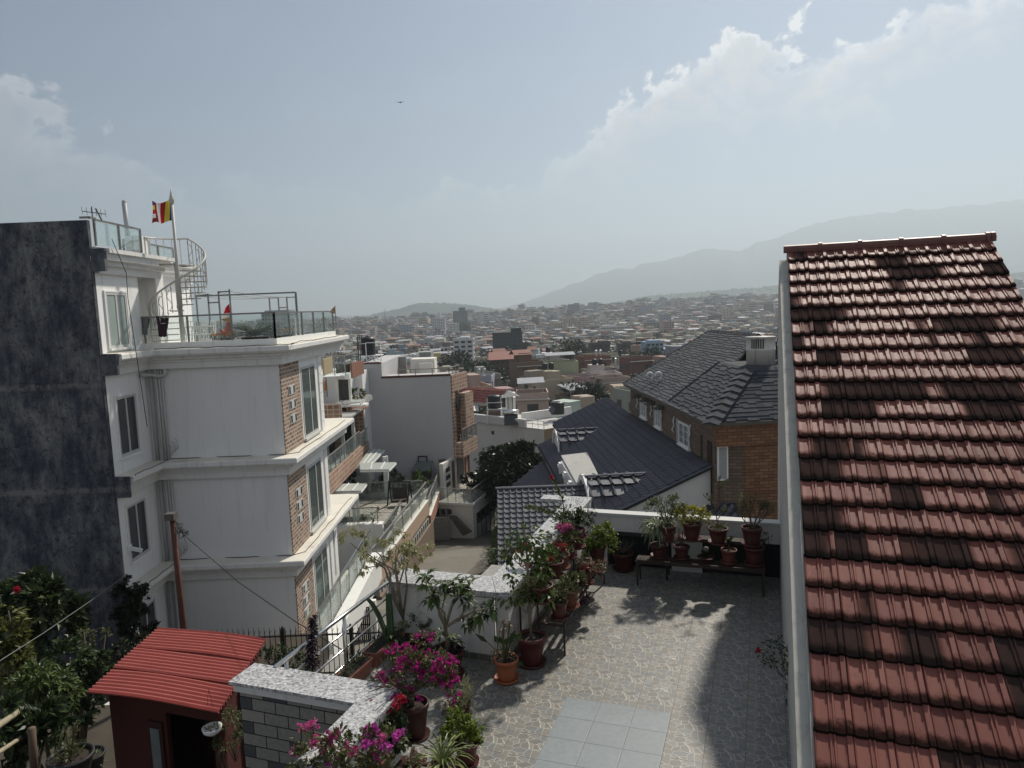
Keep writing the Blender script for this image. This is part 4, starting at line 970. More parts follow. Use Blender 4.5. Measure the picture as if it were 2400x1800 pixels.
# back side of the ridge further along
g = MB(); bt = [onS(-.03,20.3)+ZA*.14, onS(-.03,25)+ZA*.14, onS(-4.6,25)+ZA*.14, onS(-4.6,20.3)+ZA*.14]; g.slab([p-ZA*.03 for p in bt], .1); g.build('rear_roof_deck', MATS['roof_felt'], th_); g = MB(); stiles(g, bt, .36, .44, .06, MTILE); g.build('rear_roof', BLUET, th_)
# barrel dormers
def dormer(pxr, pyr, pxl, R_, Hh):
    e = loc(S_(pxr, pyr)); y, z = e.y, e.z
    pl = loc(Pn(pxl, pyr, B(0, y, 0), BD)); xl = pl.x
    n = 9; L = e.x-xl; g = MB(MBF); k = 6
    def arc(i): a = math.pi*i/n; return (-R_*math.cos(a), Hh*math.sin(a)**.8)
    # tiles on the barrel
    nc = max(3, round((L+1.6)/.62)); cw = (L+1.6)/nc
    for c in range(nc):
        for i in range(n):
            (a0, h0), (a1, h1) = arc(i), arc(i+1)
            up = 1 if i < n/2 else -1
            vs = []
            for fx, hh in ((0,.05),(.10,.10),(.20,.05),(.28,.0),(1.0,.0)):
                for q, ((aa, zz), ex) in enumerate((((a0,h0), .10 if up > 0 else 0), ((a1,h1), 0 if up > 0 else .10))):
                    rr = 1+(hh+ex)/R_; vs.append((xl+(c+fx)*cw, y+aa*rr, z-Hh+zz*rr))
            g.add(vs, [(2*q, 2*q+2, 2*q+3, 2*q+1) for q in range(4)])
    g.build('dormer_roof', roofmat('barrel_tile_%d' % pxr, (.05,.055,.07), (.095,.10,.12), .38, .55, .3), th_)
    g = MB(MBF)
    q = [(xl+.06, y+arc(i)[0]*.97, z-Hh+arc(i)[1]*.97) for i in range(n+1)]+[(xl+.06, y+R_*.97, z-Hh-1.4), (xl+.06, y-R_*.97, z-Hh-1.4)]
    k = len(q); g.add(q+[(xl+.3, b, c) for a, b, c in q], [tuple(range(k)), tuple(range(2*k-1,k-1,-1))]+[(i, k+i, k+(i+1)%k, (i+1)%k) for i in range(k)])
    g.build('dormer_front', WHITE, th_)
    g = MB(MBF)
    for i in range(n):
        (a0, h0), (a1, h1) = arc(i), arc(i+1)
        g.hexa([(xl-.08,y+a0*1.06,z-Hh+h0*1.06),(xl+.055,y+a0*1.06,z-Hh+h0*1.06),(xl+.055,y+a1*1.06,z-Hh+h1*1.06),(xl-.08,y+a1*1.06,z-Hh+h1*1.06),(xl-.08,y+a0*.93,z-Hh+h0*.93),(xl+.055,y+a0*.93,z-Hh+h0*.93),(xl+.055,y+a1*.93,z-Hh+h1*.93),(xl-.08,y+a1*.93,z-Hh+h1*.93)])
    g.build('dormer_arch', WHITE_CLEAN, th_)
    g = MB(MBF); g.box(xl+.02, e.x+1.3, y-R_-.02, y-R_+.1, z-Hh-.24, z-Hh-.02); g.box(xl-.10, xl+.05, y-R_-.10, y-R_+.35, z-Hh-1.3, z-Hh-.05); g.build('dormer_side', plain('dormer_grey', (.35,.34,.32), .7), th_)
    caps = MB(); caprow(caps, B(xl-.05, y, z+.03), B(e.x+.2, y, z+.03), .12, .42); caps.build('ridge_cap', BLUET, th_)
    return xl, y, z
d2 = dormer(1512, 1112, 1368, 2.0, 2.1)
d1 = dormer(1402, 1005, 1302, 1.75, 1.9)
# concrete slab between the dormers, white wall under it
sa, sb = loc(S_(1374,1061)), loc(S_(1407,1125))
zs = min(sa.z, sb.z)+.25
pz = lambda px, py: Pz(px, py, zs)
g = MB(); g.slab([pz(1315,1067), pz(1376,1060), pz(1410,1128), pz(1352,1134)], .14); g.build('flat_slab', plain('weathered_slab', (.36,.355,.34), .85, .15, 1.5, .2, 20, dirt=.3, streak=.2), th_)
q = [loc(pz(1318,1072)), loc(pz(1350,1130))]
g = MB(); a_, b_ = pz(1320,1074), pz(1354,1132); g.slab([a_-ZA*.15, b_-ZA*.15, b_-ZA*4, a_-ZA*4], .15, up=False); g.build('white_wall', WHITE, th_)
for f in (.05, .45, .8):
    p = a_.lerp(b_, f)-ZA*.15; g = MB(); g.box(p.x-.32,p.x-.05,p.y-.2,p.y+.2,p.z-3.6,p.z-.05); g.box(p.x-.38,p.x-.0,p.y-.26,p.y+.26,p.z-.35,p.z-.2); g.build('pilaster', WHITE_CLEAN, th_)
# lower hip roof on the left and front gable roof
o_ = a_-ZA*1.6-BN*.3
lp = [Pn(1300,1062,o_,nT), Pn(1328,1140,o_,nT), Pn(1316,1190,o_,nT), Pn(1200,1150,o_,nT), Pn(1205,1139,o_,nT)]
g = MB(); g.slab([p-ZA*.03 for p in lp], .1); g.build('lower_roof_deck', MATS['roof_felt'], th_)
g = MB(); stiles(g, lp, .36, .44, .06, MTILE); g.build('lower_roof', BLUET, th_)
g = MB(); caprow(g, lp[0], lp[4], .1, .5); g.build('hip_cap', GREYT, th_)
fy = 35.5; rz_ = Py(1165,1146,fy); nG = Vector((0,-math.sin(rad(30)),math.cos(rad(30))))
G_ = lambda px, py: Pn(px, py, rz_, nG)
gp = [G_(1165,1147), G_(1345,1140), G_(1345,1330), G_(1192,1330)]
xa, xb = gp[0].x, gp[1].x; low = G_(1250,1330)
gp = [Vector((xa, gp[0].y, gp[0].z)), Vector((xb+1.2, gp[0].y, gp[0].z)), Vector((xb+1.2, low.y, low.z)), Vector((xa, low.y, low.z))]
g = MB(); g.slab([p-ZA*.03 for p in gp], .1); g.slab([gp[0]-ZA*.03, gp[1]-ZA*.03, gp[1]+Vector((0,3,-1.7)), gp[0]+Vector((0,3,-1.7))], .1); g.build('front_roof_deck', MATS['roof_felt'], th_)
g = MB(); stiles(g, gp, .315, .335); g.build('front_roof', GREYT, th_)
g = MB(); caprow(g, gp[0]+Vector((-.05,0,.02)), gp[1]+ZA*.02, .12, .45); g.build('ridge_cap', GREYT, th_)
g = MB(); g.add([gp[0]+Vector((.1,0,-.1)), gp[3]+Vector((.1,0,-.1)), gp[3]+Vector((.1,0,-5)), gp[0]+Vector((.1,6,-5)), gp[0]+Vector((.1,3,-1.8))], [(0,1,2,3,4)]); g.box(gp[0].x+.11,gp[1].x,low.y+.4,low.y+.6,-12,low.z-.1); g.box(gp[0].x+.11,gp[0].x+.3,low.y+.4,gp[0].y+5,-12,low.z-.12); g.build('front_wall', LWALL, th_)
# small tiled roof right of the gable
o2 = B(1.2,-.6,-4.7); nS2 = (-BD*.35-BN*.45+ZA*.85).normalized()
sp_ = [Pn(1690,1128,o2,nS2), Pn(1722,1168,o2,nS2), Pn(1735,1240,o2,nS2), Pn(1600,1240,o2,nS2), Pn(1612,1200,o2,nS2)]
g = MB(); g.slab([p-ZA*.03 for p in sp_], .1); g.build('porch_roof_deck', MATS['roof_felt'], th_); g = MB(); stiles(g, sp_, .36, .44, .06, MTILE); g.build('porch_roof', BLUET, th_)
# ---------------------------------------------------------------- rows of houses down the slope
def up_(n): return Vector(n).normalized()
TAN = plain('tan_wall', (.25,.19,.12), .8, .1, 1.5, .1, 20, streak=.2)
BEIGEW = plain('beige_wall', (.50,.475,.44), .75, .08, .5, .1, 20, streak=.22, dirt=.12)
POLY = plain('polycarbonate_sheet', (.42,.45,.42), .35, .1, 3, 0, spec=.5)
CREAM = plain('cream_wall', (.70,.67,.60), .75, .06, 1, .1, 20, streak=.1)
TERRW = plain('terracotta_wall', (.36,.18,.12), .8, .1, 2, .1, 20, streak=.1)
PAVE = bricks('interlocking_paver', (.60,.57,.50), (.36,.34,.30), (.16,.15,.13), .30, .22, .03, .85, .4, .5, .3)
DARKDOOR = plain('dark_glazed_door', (.012,.013,.014), .2, .3, 3, 0, spec=.5)
# ---- terraced house with patterned tile balconies, facade on the plane x = XH
XH, YH0, YH1 = -10.5, 38.0, 50.0
hz = lambda px, py: Px(px, py, XH)
h2 = thing('tiled_balcony_house', 'house with patterned brown tile balconies and a roof garden behind the white building', 'house', (-14, 45, -9.5))
g = MB(); g.box(-22, XH-2.0, YH0, YH1+2, -9.5, .9); g.box(-22, XH-.02, YH1-.25, YH1+2, -9.5, .75); g.build('wall', GREYWALL, h2)
z0 = -5.05
g = MB(); g.box(XH-2.0, XH-.001, YH0, YH1-.26, z0, z0+.2); g.box(XH-2, XH-.001, YH0, YH1-.26, -1.9, -1.72); g.build('balcony_floor', CONCRETE, h2)
g = MB(); g.box(XH, XH+.14, YH0, 47.4, z0-.15, z0+1.0); g.box(XH, XH+.14, 47.401, YH1, z0-.15, z0+.78); g.build('tile_parapet', PTILE, h2)
g = MB(); g.box(XH+.05, XH+.08, YH0, 47.3, z0+1.0, z0+1.95); g.box(XH+.05, XH+.08, 47.5, YH1, z0+.78, z0+1.75); g.build('balcony_glass', GLASS, h2)
g = MB(); g.bar((XH+.06,YH0,z0+1.97),(XH+.06,47.4,z0+1.97),.07); g.bar((XH+.06,47.5,z0+1.77),(XH+.06,YH1,z0+1.77),.07)
for k in range(9): y = YH0+.4+k*1.15; g.bar((XH+.06,y,z0+1),(XH+.06,y,z0+1.95),.05)
g.build('balcony_rail', plain('rail_grey_metal', (.30,.29,.28), .4, .1, 5, 0, metal=.5), h2)
for (px0, py0, px1, py1, Y) in ((805,990,828,1052,47.5),(770,1030,786,1062,44.0)):
    a = Py(px0, py0, Y); b = Py(px1, py1, Y)
    o = MB(); o.box(a.x, b.x, Y-.02, Y+.1, b.z, a.z); o.build('glazed_door', DARKDOOR, h2)
for px, Y in ((801,46.2),(827,47.3)):
    a = Py(px, 990, Y); g = MB(); g.box(a.x-.1, a.x+.1, Y-.1, Y+.1, z0+.2, -1.9); g.build('column', WHITE, h2)
MB().box(XH-2.0, XH-.4, 47.8, 48.0, z0+.2, -1.9).build('partition_wall', PTILE, h2); MB().box(XH-.6, XH-.02, YH1-.5, YH1-.26, z0+.2, -1.9).build('partition_wall', PTILE, h2)
cp = [Pz(779,958,-1.55), Pz(851,957,-1.55), Pz(822,976,-1.55), Pz(774,978,-1.55)]
g = MB(); g.slab(cp, .10); g.build('canopy_sheet', plain('grey_canopy', (.40,.41,.39), .45, .08, 3, 0), h2)
g = MB(); g.box(XH-.6, XH+.35, YH1-2.2, YH1-.3, -1.71, -1.55); g.build('window_shade', TERRW, h2)
# upper storey
Yu = 47.0
a, b = Py(793,890,Yu), Py(822,943,Yu)
g = MB(); g.box(-22, XH-.6, Yu, YH1, -1.4, .75); g.build('upper_wall', GREYWALL, h2)
o = MB(); o.box(a.x, b.x, Yu-.03, Yu-.002, b.z, a.z); o.build('glazed_door', DARKDOOR, h2)
g = MB(); g.box(a.x-.28, a.x-.02, Yu-.06, Yu-.002, b.z-.05, a.z+.1); g.box(b.x+.01, b.x+.16, Yu-.4, Yu-.25, b.z-.05, a.z+.1); g.box(a.x-.3, b.x+1.2, Yu-.9, Yu-.002, b.z-.2, b.z-.06); g.build('door_surround', WHITE, h2)
pa = [Py(820,850,46), Py(848,846,47.5), Py(850,875,47.5), Py(823,887,46)]
g = MB(); g.slab(pa, .12, up=False); g.build('orange_parapet', TERRW, h2)
pa = [Py(789,855,46.4), Py(820,853,46), Py(821,872,46), Py(790,875,46.4)]
g = MB(); g.slab(pa, .1, up=False); g.build('bamboo_blind', plain('bamboo_blind_brown', (.085,.065,.045), .9, .2, 10, .2, 40), h2)
pa = [Py(754,842,40), Py(775,836,41.5), Py(777,873,41.5), Py(757,880,40)]
g = MB(); g.slab(pa, .1, up=False); g.build('tan_blind', plain('tan_blind_cloth', (.42,.34,.21), .9, .12, 8, .2, 30), h2)
for k in range(7):
    f = k/6; p = Py(845+25*f, 943-16*f, 46+3.0*f); g = MB(); g.bar(p-Vector((1.6,0,0)), p, .09, .12); g.box(p.x-.05,p.x+.05,p.y-.04,p.y+.04,p.z-.30,p.z-.061); g.build('pergola_slat', WHITE, h2)
a, b = Py(828,948,46), Py(868,928,49.5); g = MB(); g.bar(a-Vector((.9,0,-.1)), b-Vector((1.0,0,-.1)), .14, .12); g.build('pergola_beam', plain('pergola_pinkish', (.5,.4,.34), .8), h2)
g = MB(); q = [Py(824,945,46.2), Py(856,930,49.6), Py(857,968,49.6), Py(825,966,46.2)]; g.slab([p-Vector((.35,0,0)) for p in q], .1, up=False); g.build('slatted_wall', TERRW, h2)
zt = Py(800,833,46).z
g = MB(); g.box(XH-3.6, XH-.2, 45.6, 45.66, .92, zt); g.box(XH-.2, XH-.14, 45.6, 49, .92, zt); g.build('roof_rail_glass', GLASS, h2)
g = MB(); g.bar((XH-3.6,45.6,zt),(XH-.15,45.6,zt),.07); g.bar((XH-.15,45.6,zt),(XH-.15,49,zt),.07)
for k in range(6): g.bar((XH-3.6+k*.68,45.6,.9),(XH-3.6+k*.68,45.6,zt),.05)
g.build('roof_rail', MATS['rail_grey_metal'], h2)
g = MB()
for k in range(420):
    p = Vector((R(XH-3.7,XH-.3), R(45.65,46.2), R(.95,zt+.25))); g.leaf(p, Vector((R(-1,1),R(-1,1),R(-.2,1))), ZA, R(.12,.25), R(.05,.1))
g.build('roof_garden', leafmat('dull_leaf', (.035,.045,.025),(.10,.11,.06)), h2)
# small balcony patch close to the quoins
g = MB(); a = Py(771,962,40); g.box(a.x-1.5,a.x+.7,40,40.15,a.z-1.1,a.z+.35); g.build('tile_parapet', PTILE, h2)
# orange flag, red flag
def small_flag(name, lab, px0, py0, px1, py1, Y, polypx, mat):
    o = thing(name, lab, 'flag', Py(px1, py1, Y)); g = MB(); g.tube([Py(px0,py0,Y), Py(px1,py1,Y)], .03, 5); g.build('stick', DARKSTEEL, o)
    cloth('cloth', mat, o, polypx, Y)
small_flag('orange_flag', 'orange and yellow flag on a stick beside the white quoin column', 764, 885, 767, 930, 39.5, [(764,888),(767,914),(760,916),(760,898)], plain('orange_cloth', (.45,.13,.02), .8))
small_flag('red_pennant', 'thin red pennant tied to poles left of the black roof tank', 838, 785, 840, 835, 52, [(839,804),(841,818),(838,820),(837,808)], FM5[2])
# ---- tall grey house with the blank wall
YG2 = 52.0; c0 = Py(1055, 880, YG2); AG = rad(17)
dG = Vector((math.sin(AG), math.cos(AG), 0)); nG_ = Vector((math.cos(AG), -math.sin(AG), 0))
far = Pn(1091, 872, c0, nG_); Lf = (far-c0).length
xl_, xs_2 = Py(846, 850, YG2).x, Py(894, 862, YG2).x
zt1, zt0 = Py(870, 853, YG2).z, c0.z
gh = thing('grey_wall_house', 'tall house with a blank grey end wall, brown roof edge and patterned tile side', 'house', (-7, 56, -12))
cF = c0+dG*Lf
g = MB(); g.prism([(xl_,YG2),(xs_2,YG2),(xs_2,YG2+10),(xl_,YG2+10)], -12, zt1); g.prism([(xs_2+.001,YG2),(c0.x,YG2),(cF.x-.6,cF.y),(xs_2+.001,cF.y)], -6.2, zt0-.02)
g.prism([(xs_2+.001,YG2),(c0.x-1.2,YG2),(c0.x+.5,cF.y),(xs_2+.001,cF.y)], -12, -6.201)
g.build('wall', plain('grey_blank_wall', (.46,.455,.455), .8, .06, .5, .1, 20, streak=.08, dirt=.06), gh)
g = MB(); g.prism([(xs_2-.05,YG2-.06),(c0.x+.03,YG2-.06),(c0.x+.03,YG2+.2),(xs_2-.05,YG2+.2)], zt0-.019, zt0+.12); g.prism([(xl_-.05,YG2-.06),(xs_2,YG2-.06),(xs_2,YG2+.2),(xl_-.05,YG2+.2)], zt1, zt1+.1); g.build('roof_edge', plain('maroon_edge', (.085,.03,.022), .7), gh)
MG = Matrix(((dG.x, nG_.x, 0, c0.x),(dG.y, nG_.y, 0, c0.y),(0,0,1,0),(0,0,0,1)))     # local x along the side, y outward
g = MB(MG); g.box(0, Lf, .0, .12, zt0-1.25, zt0+.02); g.box(0,.55,0,.1,-5.2,zt0-1.251); g.box(Lf*.45, Lf, .0, .55, -4.6, zt0-1.5); g.box(0, Lf, 0, .75, -6.1, -5.0); g.build('tile_band', PTILE, gh)
g = MB(MG); g.box(.55, Lf*.45, -.05, .02, -4.99, zt0-1.26); g.build('stair_recess', plain('brown_stair', (.16,.075,.045), .8, .2, 3), gh)
g = MB(MG)
for k in range(9): z = -4.8+k*.28; g.box(.56, Lf*.45-.01, .02, .14, z, z+.05)
g.build('stair_slat', plain('slat_brown', (.25,.14,.09), .8), gh)
g = MB(MG); g.box(.56, Lf*.42, .16, .2, zt0-2.6, zt0-1.55); g.build('landing_glass', WGLASS, gh)
g = MB(MG); g.box(.1, Lf-.1, .70, .74, -4.95, -4.0); g.build('balcony_glass', GLASS, gh)
g = MB(MG); g.bar((.05,.72,-3.98),(Lf,.72,-3.98),.07)
for k in range(4): g.bar((.1+k*(Lf-.2)/3,.72,-5),(.1+k*(Lf-.2)/3,.72,-3.98),.05)
g.build('balcony_rail', MATS['rail_grey_metal'], gh)
zl, zd = -6.1, -8.55
g = MB(MG); g.box(-2.2, Lf, -.3, .0, zd-3.4, zl); g.build('lower_wall', CREAM, gh)
for a, b in ((.5,1.8),(2.6,Lf-.1)):
    o = MB(MG); o.box(a,b,.001,.05,zd+.35,zl-.15); o.build('glazed_door', DARKDOOR, gh)
g = MB(MG); g.box(2.1,2.5,.001,.1,zd,zl); g.build('orange_pier', TERRW, gh)
o = MB(MG); o.box(-.55,-.1,.001,.05,zd+.1,zl-.2); o.build('door', plain('brown_door', (.10,.045,.03), .5), gh)
for k in range(3): z = zl-.75-k*.55; g = MB(MG); g.slab([(-1.75,.02,z),(-1.0,.02,z+.02),(-1.0,.02,z+.34),(-1.75,.02,z+.32)], .03, up=False); g.build('slot_window', DARKDOOR, gh)
# deck and garage under it
g = MB(MG); g.box(-3.3, Lf, .001, 2.6, zd-.2, zd-.02); g.build('deck', WHITE, gh)
g = MB(MG); g.box(-3.2, Lf, .05, 2.5, zd-.019, zd); g.build('deck_paving', PAVE, gh)
g = MB(MG); g.box(-3.2, Lf, .01, 2.5, -12.5, zd-.21); g.build('garage_wall', CREAM, gh)
o = MB(MG); o.box(-2.6, 2.2, 2.501, 2.54, -12.3, zd-.9); o = o.build('garage_door', plain('garage_grey', (.42,.42,.42), .6), gh)
g = MB(MG); g.box(-2.55, 2.15, 2.541, 2.55, -10.3, zd-.95)
for k in range(6): g.box(-2.6+k*.94, -2.5+k*.94, 2.551, 2.57, -12.3, zd-.9)
g.build('door_panel', DARKDOOR, o)
g = MB(MG); g.box(-3.25, Lf, 2.52, 2.55, zd, zd+.95); g.box(-3.27,-3.24, .1, 2.52, zd, zd+.95); g.build('deck_glass', GLASS, gh)
g = MB(MG); g.bar((-3.25,2.53,zd+.97),(Lf,2.53,zd+.97),.06); g.bar((-3.25,.1,zd+.97),(-3.25,2.53,zd+.97),.06)
for k in range(5): g.bar((-3.25,.1+k*.6,zd),(-3.25,.1+k*.6,zd+.97),.04)
g.build('deck_rail', MATS['rail_grey_metal'], gh)
# rooftop of the grey house
g = MB(); a = Py(1005, 842, 58); g.box(Py(962,850,57).x, Py(1018,850,57).x, 57, 59, zt0-.5, Py(970,842,57).z); g.box(Py(985,850,57.5).x, a.x+.4, 56.5, 57, zt0-.5, Py(1000,842,56.5).z-.3); g.build('stair_hut', CREAM, gh)
g = MB(); g.box(xs_2+.01, c0.x, YG2+.2, YG2+9, zt0-.6, zt0-.5); g.box(Py(960,850,62).x-3, Py(960,850,62).x, 60, 60.3, zt0-.5, zt0+1.0); g.build('roof_terrace', CONCRETE, gh)
g = MB()
pr = [Py(935,885,52.3), c0+Vector((-.1,.3,0)), cF+Vector((-.5,0,0))]; ztr = Py(1050,863,52.2).z
for a, b, n in ((pr[0],pr[1],3),(pr[1],pr[2],3)):
    for zz in (ztr, ztr-.45): g.bar((a.x,a.y,zz),(b.x,b.y,zz),.06)
    for k in range(n+1): p = a.lerp(b, k/n); g.bar((p.x,p.y,zt0),(p.x,p.y,ztr),.06)
g.build('roof_rail', MATS['rail_grey_metal'], gh)
# black water tank on its stand
def tank(name, lab, c, r, h, group=None, ribs=7, mat=None):
    o = thing(name, lab, 'water tank', c, group); pr = []
    for k in range(ribs):
        z = h*.86*k/ribs; dz = h*.86/ribs; pr += [(r*.97,z),(r,z+dz*.2),(r,z+dz*.75),(r*.97,z+dz*.9)]
    pr += [(r*.97,h*.86),(r*.95,h*.89),(r*.6,h*.955),(r*.3,h*.97)]
    g = MB(); g.lathe(c, pr, 24); g.build('barrel', mat or plain('black_tank_plastic', (.012,.013,.015), .45, .2, 4, 0, spec=.4), o, True)
    g = MB(); g.lathe(Vector(c)+ZA*h*.96, [(r*.3,0),(r*.3,h*.04),(.02,h*.045)], 16); g.build('lid', MATS['black_tank_plastic'], o); return o
ty = 54.0; ctr = Py(864, 832, ty); tr = 16.8*depth(ctr)/F; top = Py(864, 788, ty).z
tank('water_tank', 'big ribbed black water tank on a white stand on the tall grey house', (ctr.x, ctr.y, ctr.z), tr, top-ctr.z)
st = thing('tank_stand', 'white metal truss stand and guard rail under the big black tank', 'stand', (ctr.x, ctr.y, zt1+.1))
g = MB(); zb = zt1+.1
for sx_ in (-1, 1):
    for sy_ in (-1, 1):
        p = Vector((ctr.x+sx_*tr*1.0, ctr.y+sy_*tr, 0)); g.bar((p.x,p.y,zb),(p.x,p.y,ctr.z),.07)
    g.bar((ctr.x+sx_*tr,ctr.y-tr,zb),(ctr.x,ctr.y-tr,ctr.z),.05)
g.box(ctr.x-tr, ctr.x+tr*1.9, ctr.y-tr, ctr.y+tr, ctr.z-.06, ctr.z-.001); g.build('frame', WHITE_CLEAN, st)
g = MB(); x0, x1 = ctr.x-tr, ctr.x+tr*1.9
for x in (x1-1.1, x1): g.bar((x,ctr.y-tr,zb),(x,ctr.y-tr,ctr.z+.95),.06)
g.bar((x1-1.1,ctr.y-tr,ctr.z+.95),(x1,ctr.y-tr,ctr.z+.95),.05); g.bar((x0,ctr.y-tr-.03,ctr.z+.9),(x1-1.1,ctr.y-tr-.03,ctr.z+.9),.04); g.bar((x1-1.1,ctr.y-tr,zb),(x1-.55,ctr.y-tr,ctr.z-.07),.05); g.bar((x1-.55,ctr.y-tr,ctr.z-.07),(x1,ctr.y-tr,zb),.05); g.build('guard_rail', WHITE_CLEAN, st)
for k in range(3):
    o = MB(); o.tube([Py(836+k*4,850,52.5), Py(838+k*4.5,785,52.5)], .035, 5); tag(o.build('metal_pole', DARKSTEEL), 'slim dark metal pole bundled left of the big black roof tank', 'pole', 'poles bundled beside the roof tank')
# ---- patio with covers and garden swing
zp = -7.4
yF = Pz(800,1236,zp).y; yB = 52.0
pat = [Pz(758,1232,zp), Pz(905,1225,zp), Pz(985,1150,zp), Pz(830,1160,zp)]
g = MB(); g.slab([Vector((-16.5,yF,zp)), Vector((pat[1].x,yF,zp)), Vector((c0.x-1.3,52,zp)), Vector((-16.5,52,zp))], .2)
tag(g.build('patio', PAVE), kind='structure')
pe = pat[1].x
rw = thing('patio_wall', 'pale retaining wall and planted ledge along the front of the paved patio', 'wall', (-9, yF, -11))
g = MB(); g.box(-16.5, pe, yF-.6, yF-.01, -11.5, zp+.28); g.build('wall', WHITE, rw)
g = MB(); g.slab([(pe+.001,yF-.6,zp-.21),(pe+.2,yF-.6,zp-.21),(c0.x-1.2,52,zp-.21),(c0.x-1.4,52,zp-.21)], 3); g.build('side_wall', CREAM, rw)
def cover(lab, poly, zc, legs, mat=POLY):
    o = thing('patio_cover', lab, 'canopy', Pz(*legs[0], zp)); P4 = [Pz(px, py, zc) for px, py in poly]
    g = MB(); g.slab(P4, .05); g.build('sheet', mat, o)
    g = MB(); n = len(P4)
    for i in range(n): g.bar(P4[i]-ZA*.10, P4[(i+1)%n]-ZA*.10, .07, .09)
    for f in (.35, .7): g.bar(P4[0].lerp(P4[1], f)+ZA*.03, P4[3].lerp(P4[2], f)+ZA*.03, .05, .04)
    g.build('frame', WHITE_CLEAN, o)
    for q in legs:
        p = Pz(*q, zp); g = MB(); g.bar((p.x,p.y,zp),(p.x,p.y,zc-.06),.16); g.build('post', WHITE, o)
cover('pale sheet patio cover close to the white building, on two posts', [(776,1152),(846,1150),(860,1132),(795,1134)], -5.3, [(832,1225),(841,1222)])
cover('pale sheet patio cover in the middle with white posts behind the swing', [(845,1101),(912,1100),(928,1083),(842,1085)], -4.6, [(905,1165),(911,1163)])
cover('long pale sheet cover running along the foot of the blank grey wall', [(836,1093),(870,1085),(900,1054),(866,1052)], -4.7, [(868,1150),(893,1100)])
sw = thing('garden_swing', 'dark metal garden swing seat with brown cushions on the patio', 'swing', Pz(935,1185,zp))
sy_ = Pz(935,1186,zp).y; zf = zp
def sp2(px, py, y=sy_): return Py(px, py, y)
g = MB(); tl, tr_ = sp2(912,1128), sp2(960,1129)
for (p, f1, f2) in ((tl,(908,1186),(918,1178)),(tr_,(954,1189),(966,1177))):
    a, b = Pz(*f1, zp), Pz(*f2, zp); g.tube([a, p, b], .05, 6)
g.tube([tl, tr_], .05, 6); g.build('frame', BLACKIRON, sw)
a, b = sp2(920,1172), sp2(953,1170); g = MB(); g.box(a.x, b.x, sy_-.3, sy_+.3, a.z-.1, a.z+.05); g.slab([(a.x,sy_+.25,a.z),(b.x,sy_+.25,a.z),(b.x,sy_+.45,a.z+.65),(a.x,sy_+.45,a.z+.65)], .1, up=False); g.build('seat', plain('brown_cushion', (.06,.05,.042), .9), sw)
g = MB(); g.tube([(a.x,sy_,a.z), tl+Vector((.25,0,0))], .02, 5); g.tube([(b.x,sy_,a.z), tr_+Vector((-.25,0,0))], .02, 5); g.build('hanger', BLACKIRON, sw)
# glass railings of the patio and the stair
def grail(lab, pts, zoff=1.0, gl=True, mat=None):
    o = thing('glass_railing', lab, 'railing', pts[0]); g = MB(); h = MB()
    for a, b in zip(pts, pts[1:]):
        a, b = Vector(a), Vector(b); g.bar(a+ZA*zoff, b+ZA*zoff, .07, .06); n = max(1, round((b-a).length/1.6))
        for k in range(n+1): p = a.lerp(b, k/n); g.bar(p, p+ZA*zoff, .05)
        d = (b-a).normalized(); x = d.cross(ZA).normalized()*.01; h.hexa([a+ZA*.1-x,b+ZA*.1-x,b+ZA*.1+x,a+ZA*.1+x,a+ZA*(zoff-.06)-x,b+ZA*(zoff-.06)-x,b+ZA*(zoff-.06)+x,a+ZA*(zoff-.06)+x])
    g.build('rail', MATS['rail_grey_metal'], o)
    if gl: h.build('glass_panel', GLASS, o)
zfr = zp+.28
grail('glass railing along the front edge of the patio behind the planted ledge', [(-16, yF-.3, zfr), (pe-.3, yF-.3, zfr)], .9)
bk_ = Pz(900,1170,zp).y
grail('glass railing across the back of the patio in front of the shrubs', [(Py(840,1180,bk_).x, bk_, zp), (Py(992,1170,bk_).x, bk_, zp)], 1.15)
# long sloping stair with tan side wall and glass balustrades
def slope_rail(lab, A_, B_, h, wallmat, wall_h, wall_w, name='stair_balustrade'):
    o = thing(name, lab, 'balustrade', A_); A_, B_ = Vector(A_), Vector(B_); d = (B_-A_); x = Vector((d.y,-d.x,0)).normalized()
    g = MB(); g.hexa([A_-x*wall_w/2-ZA*wall_h, A_+x*wall_w/2-ZA*wall_h, B_+x*wall_w/2-ZA*wall_h, B_-x*wall_w/2-ZA*wall_h, A_-x*wall_w/2, A_+x*wall_w/2, B_+x*wall_w/2, B_-x*wall_w/2]); g.build('side_wall', wallmat, o)
    g = MB(); g.hexa([A_-x*wall_w*.55+ZA*.001, A_+x*wall_w*.55+ZA*.001, B_+x*wall_w*.55+ZA*.001, B_-x*wall_w*.55+ZA*.001, A_-x*wall_w*.55+ZA*.06, A_+x*wall_w*.55+ZA*.06, B_+x*wall_w*.55+ZA*.06, B_-x*wall_w*.55+ZA*.06]); g.build('wall_cap', CREAM, o)
    g = MB(); g.bar(A_+ZA*h, B_+ZA*h, .08, .07); n = max(1, round(d.length/1.8))
    for k in range(n+1): p = A_.lerp(B_, k/n); g.bar(p+ZA*.06, p+ZA*h, .05)
    g.build('rail', MATS['rail_grey_metal'], o)
    y = x*.012; a = A_+d*.02; b = B_-d*.02; g = MB(); g.hexa([a-y+ZA*.1,b-y+ZA*.1,b+y+ZA*.1,a+y+ZA*.1,a-y+ZA*(h-.06),b-y+ZA*(h-.06),b+y+ZA*(h-.06),a+y+ZA*(h-.06)]); g.build('glass_panel', GLASS, o)
PINKT = plain('tan_plaster', (.46,.33,.24), .8, .08, 2, .1, 20, streak=.1)
slope_rail('upper flight of the sloping stair wall, pinkish tan, reaching the cream door', Py(1005,1210,44.5), Py(1032,1135,51.0), 1.15, TERRW, .8, .25)
